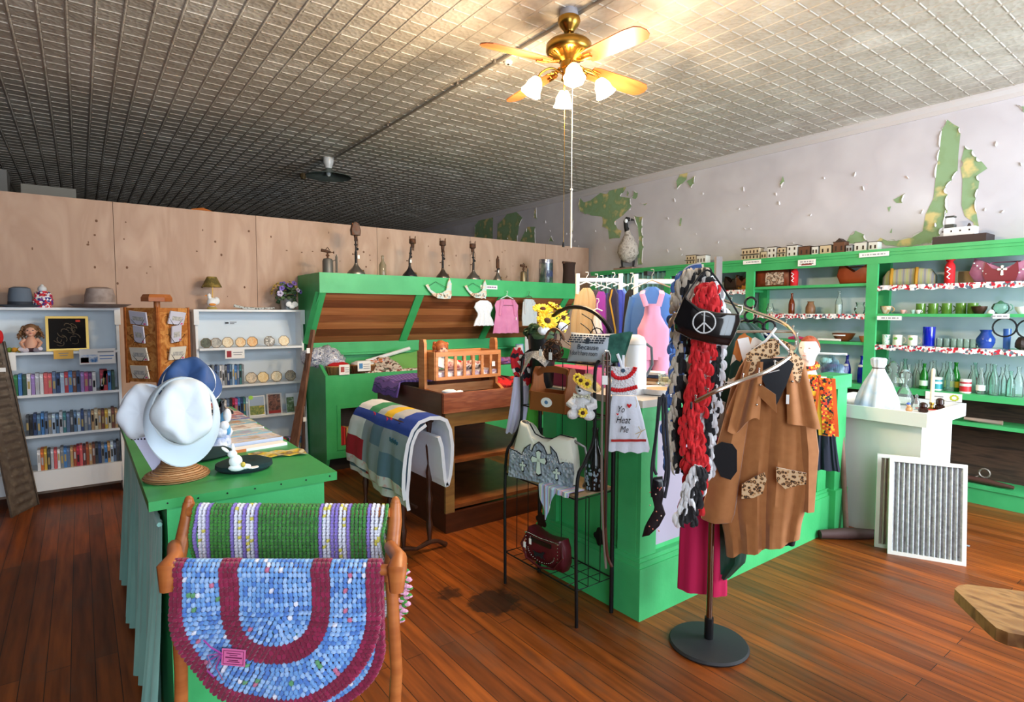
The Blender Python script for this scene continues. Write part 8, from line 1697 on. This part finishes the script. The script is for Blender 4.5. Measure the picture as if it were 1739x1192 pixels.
GL = ['leftmost green glass mug behind the tiny cups', 'second green glass mug from the left', 'middle green glass mug of the row', 'fourth green glass mug, left of the dark bowl', 'green glass mug partly behind the dark bowl']
for i, px in enumerate((1562, 1583, 1606, 1630, 1650)):
    loc = S(px, 1.51, .14)
    if gm0 is None: gm0 = vessel('green_mug', MUG, GG, loc, GL[0], 'mug', 'green glass mugs on the right bay shelf', .98, handle=(.036, .045, .024), rz=.6)
    else: dup(gm0, loc, .6, GL[i])
vessel('dark_bowl', [(.03, 0), (.05, .04), (.053, .06), (.05, .06)], mat('dark_bronze_bowl', '4a3428', .3, .5), S(1661, 1.51, .07), 'dark bronze bowl in front of the green mugs', 'bowl'); 
vessel('glass_teapot', [(.03, 0), (.05, .02), (.058, .05), (.045, .08), (.02, .09), (.012, .1), (.001, .105)], AQUA, S(1697, 1.51, .1), 'pale green glass teapot with pink knob, right bay second shelf', 'teapot', handle=(.05, .05, .025)); lathe_obj('white_frog', [(.02, 0), (.025, .01), (.015, .03), (.001, .035)], WHT, S(1681, 1.51, .05), 'small white china figure before the glass teapot', 'figurine')
vessel('white_bowl', [(.025, 0), (.045, .03), (.05, .055), (.047, .055)], WHT, S(1735, 1.51, .08), 'white china bowl at the frame edge, right bay second shelf', 'bowl')
vessel('patterned_glass', TUM, mat('mint_pattern', 'a8ccc0', .3, col2=['e6eee8', '6aa890'], pat='noise', scale=40), S(1506, 1.235, .08), 'mint-patterned tumbler at the left of right bay third shelf', 'glass')
for i, (px, lb) in enumerate(((1525, 'white mug with green leaf logo, nearer the green upright'), (1551, 'white mug with green leaf logo, beside the cobalt tumbler'))):
    t = vessel('logo_mug', MUG, mat('white_mug', 'e8e6dc', .25), S(px, 1.235, .08), lb, 'mug', 'white mugs with green logos', 1.0, handle=(.036, .045, .026), rz=.2); b = MB(); b.T = RZ(-.3); b.ball((-.037, 0, .06), (.0015, .018, .012), 10, 6); b.build('green_logo', mat('leaf_logo', '6ab04a', .5), t, True)
t = vessel('cobalt_tumbler', [(.042, 0), (.043, .004), (.046, .165), (.043, .165), (.04, .01)], mat('cobalt_clear', '1a2fd8', .05, trans=.55, coat=.4), S(1578, 1.235, .09), 'tall cobalt blue glass tumbler on the right bay third shelf', 'glass')
tag(MB().lathe([(.07, 0), (.075, .003), (.001, .004)], 24, S(1574, 1.2355, .08), cap=False, wob=.05, lobes=12).build('lace_doily', mat('lilac_lace', 'a8a8d8', .7)), 'lilac lace doily under the cobalt tumbler', 'doily')
tn = ['leftmost clear tumbler beside the cobalt tumbler', 'second clear tumbler from the left', 'clear tumbler left of the red-dotted one', 'clear tumbler with a small red mark', 'clear tumbler right of the marked one', 'rightmost clear tumbler beside the blue vase']; t0 = None
for i, px in enumerate((1597, 1609, 1621, 1632, 1643, 1654)):
    loc = S(px, 1.235, .08)
    if t0 is None: t0 = vessel('clear_tumbler', TUM, GLASS, loc, tn[0], 'glass', 'clear tumblers on the right bay shelf', .8)
    else: dup(t0, loc, 0, tn[i])
lathe_obj('blue_vase', [(.035, 0), (.045, .01), (.062, .05), (.062, .08), (.04, .115), (.034, .13), (.045, .15), (.04, .15), (.03, .13)], mat('blue_vase_glass', '24469a', .06, coat=.6), S(1675, 1.235, .09), 'round-bodied deep blue vase on the right bay third shelf', 'vase')
lathe_obj('blue_glass', [(.022, 0), (.026, .16), (.024, .16)], mat('blue_glass_narrow', '4a78c8', .08, trans=.4), S(1711, 1.235, .12), 'narrow blue glass behind the black rings', 'glass')
tag(MB().lathe([(.08, 0), (.085, .003), (.001, .004)], 24, S(1685, 1.2355, .07), cap=False, wob=.05, lobes=12).build('lace_doily', mat('white_lace2', 'd8dce8', .7)), 'white lace doily under the blue vase', 'doily')
t = thing('dark_rock', 'dark brown carved block at the frame edge, right bay third shelf', 'carving', S(1738, 1.235, .06)); b = MB(); b.ball((0, 0, .05), (.05, .05, .055), 8, 6, .15); b.build('block', mat('dark_rock', '2f2420', .6), t)
def rings(name, label, pts, D, r=.035):
    c = PD(pts[0][0], pts[0][1], D); t = thing(name, label, 'ring chain', c, face_at(pts[0][0])); k = D/F_PX*1.04
    for x, y in pts: b = MB(); cx, cz_ = (x-pts[0][0])*k, -(y-pts[0][1])*k*.97; b.tube([(cx+r*math.cos(a*PI/10), .004*math.sin(a), cz_+r*math.sin(a*PI/10)) for a in range(20)], .006, 6, closed=True); b.build('ring', BLK, t, True)
rings('scarf_hanger', 'cluster of black scarf rings hanging above the camel coat', [(1275, 514), (1275, 536), (1266, 553), (1286, 554), (1304, 553)], D0+.35, .026)
rings('scarf_hanger', 'linked black rings hanging at the right frame edge', [(1706, 556), (1736, 558)], depth((SX-.06, S(1706, 1.3)[1])), .07)
for (px_, py_, D_, zt3) in ((1275, 502, D0+.35, 0), (1706, 543, 0, 0)):
    pass
# bottle row
bots = [(1487, 'c', 1.0, 'clear'), (1503, 'c', 1.1, 'tall clear'), (1520, 'jar', 1.0, 'wide clear'), (1534, 'lab', 1.0, 'white-labelled'), (1547, 'c', .95, 'plain clear'), (1560, 'c', 1.0, 'frosted clear'), (1573, 'g', 1.0, 'bright green'), (1585, 'c', 1.1, 'slim clear'), (1596, 'can', 1.0, 'teal-labelled'), (1606, 'c', 1.1, 'grey clear'),
        (1617, 'a', 1.12, 'aqua'), (1627, 'gy', 1.1, 'yellow-labelled green'), (1645, 'canr', 1.0, 'red-labelled'), (1656, 'c', 1.05, 'dusty clear'), (1671, 'lab', 1.0, 'round-labelled'), (1682, 'c', 1.15, 'high-necked clear'), (1693, 'a', 1.15, 'tall aqua'), (1707, 'c', 1.05, 'square clear'), (1722, 'a', .95, 'pale aqua'), (1735, 'c', 1.1, 'edge clear')]
ds = [b_[3] for b_ in bots]; protos = {}
for i, (px, kd, sc, nm) in enumerate(bots):
    noun = 'tin' if kd.startswith('can') else 'jar' if kd == 'jar' else 'bottle'; lb = rowlabel(ds, i, noun, 'right bay bottle shelf'); loc = S(px, .872, .07+.05*(i % 2)); grp = 'old bottles and tins on the bottle shelf'
    if kd in protos: dup(protos[kd], loc, rng.uniform(0, .3), lb, grp, (sc, sc, sc*.97)); continue
    t = thing('glass_%s' % noun if noun != 'tin' else 'tin', lb, noun, loc, 0, grp); t.scale = (sc, sc, sc); protos[kd] = t
    if kd == 'jar': MB().lathe([(.05, 0), (.052, .01), (.05, .09), (.035, .11), (.04, .14), (.05, .17), (.035, .2), (.015, .22), (.001, .225)], 22, cap=False).build('body', GLASS, t, True)
    elif kd in ('can', 'canr'):
        MB().lathe([(.038, 0), (.039, .004), (.039, .11), (.036, .112)], 24).build('body', mat('can_white', 'e6e8e8', .35), t, True)
        MB().lathe([(.0395, .012), (.0395, .055)], 24, cap=False).build('label', mat('can_teal' if kd == 'can' else 'can_red', '3a9aa8' if kd == 'can' else 'c83038', .4), t, True); MB().lathe([(.0395, .075), (.0395, .09)], 24, cap=False).build('label_band', mat('can_teal' if kd == 'can' else 'can_red2', '3a9aa8' if kd == 'can' else 'b8404a', .4), t, True)
    else:
        m = {'c': GLASS, 'lab': GLASS, 'a': AQUA, 'g': mat('bottle_green', '1f8a2a', .08, trans=.5), 'gy': mat('bottle_green', '1f8a2a', .08)}[kd]
        MB().lathe(BOT, 20).build('glass', m, t, True)
        if kd in ('lab', 'gy', 'g'): MB().lathe([(.0315, .03), (.0315, .075)], 20, cap=False).build('label', {'lab': TAGM, 'gy': mat('yellow_label', 'e0c02a', .5), 'g': mat('pale_label', 'c8e8d0', .5)}[kd], t, True)
ds2 = ['hazy clear', 'dull clear', 'dusty aqua', 'thin clear', 'cloudy clear', 'bluish clear', 'faint aqua', 'stout clear', 'old clear']
for i, px in enumerate((1495, 1512, 1540, 1566, 1590, 1612, 1660, 1688, 1714)):
    k_ = 'a' if 'aqua' in ds2[i] else 'c'; dup(protos[k_], S(px, .872, .21), rng.uniform(0, 1), rowlabel(ds2, i, 'bottle', 'back row of bottle shelf'), 'old bottles at the back of the bottle shelf', (1.05, 1.05, 1.1))
t = thing('shelf_card', 'white card with a yellow-green sun logo on the bottle shelf edge', 'sign', (SX-.034, P(1602, 675, X=SX-.034).y, P(1602, 674, X=SX-.034).z)); MB().box((-.002, -.125, -.03), (0, .125, .035)).build('card', TAGM, t)
b = MB(); b.T = T(-.003, -.075, 0)
for k in range(10): a = k*PI/5; b.ball((0, .024*math.cos(a), .02*math.sin(a)), (.001, .01, .007), 6, 4)
b.build('sun_logo', mat('sun_green', 'b8c83a', .5), t); MB().box((-.003, .0, -.004), (-.002, .09, .004)).build('print', GREY, t)
b = MB(); b.tube([S(1645, .665, .06), S(1670, .66, .08), S(1700, .655, .1), S(1712, .655, .1)], [.012, .016, .018, .02], 10); tag(b.build('wooden_rolling_stick', mat('grey_stick', '8c8078', .6, col2='b08a70', pat='noise', scale=6), smooth=True), 'weathered grey stick lying on the lower right shelf', 'stick')
t = thing('pipe_wrench', 'rusty clamp tool with red-and-white handle on the bottom shelf', 'tool', S(1690, .147, .08), 0)
b = MB(); b.tube([(0, .2, .03), (0, .0, .03), (0, -.17, .02)], [.02, .024, .014], 10); b.build('handle', mat('brown_grip', '4e3028', .5), t, True)
b = MB(); b.tube([(.0, .2, .03), (-.02, .25, .06), (0, .28, .1), (.02, .25, .12)], .01, 8); b.tube(arc((.02, .02, .09), .035, 0, 2*PI, 12, 'yz'), .007, 6); b.tube([(0, .1, .03), (.04, .05, .06), (0, 0, .03)], .008, 6); b.build('jaws', mat('worn_steel', '9a948c', .4, .7), t, True)
b = MB(); b.tube([(.0, .17, .05), (0, .22, .09), (.01, .26, .12)], .012, 8); b.build('red_grip', RED, t, True)
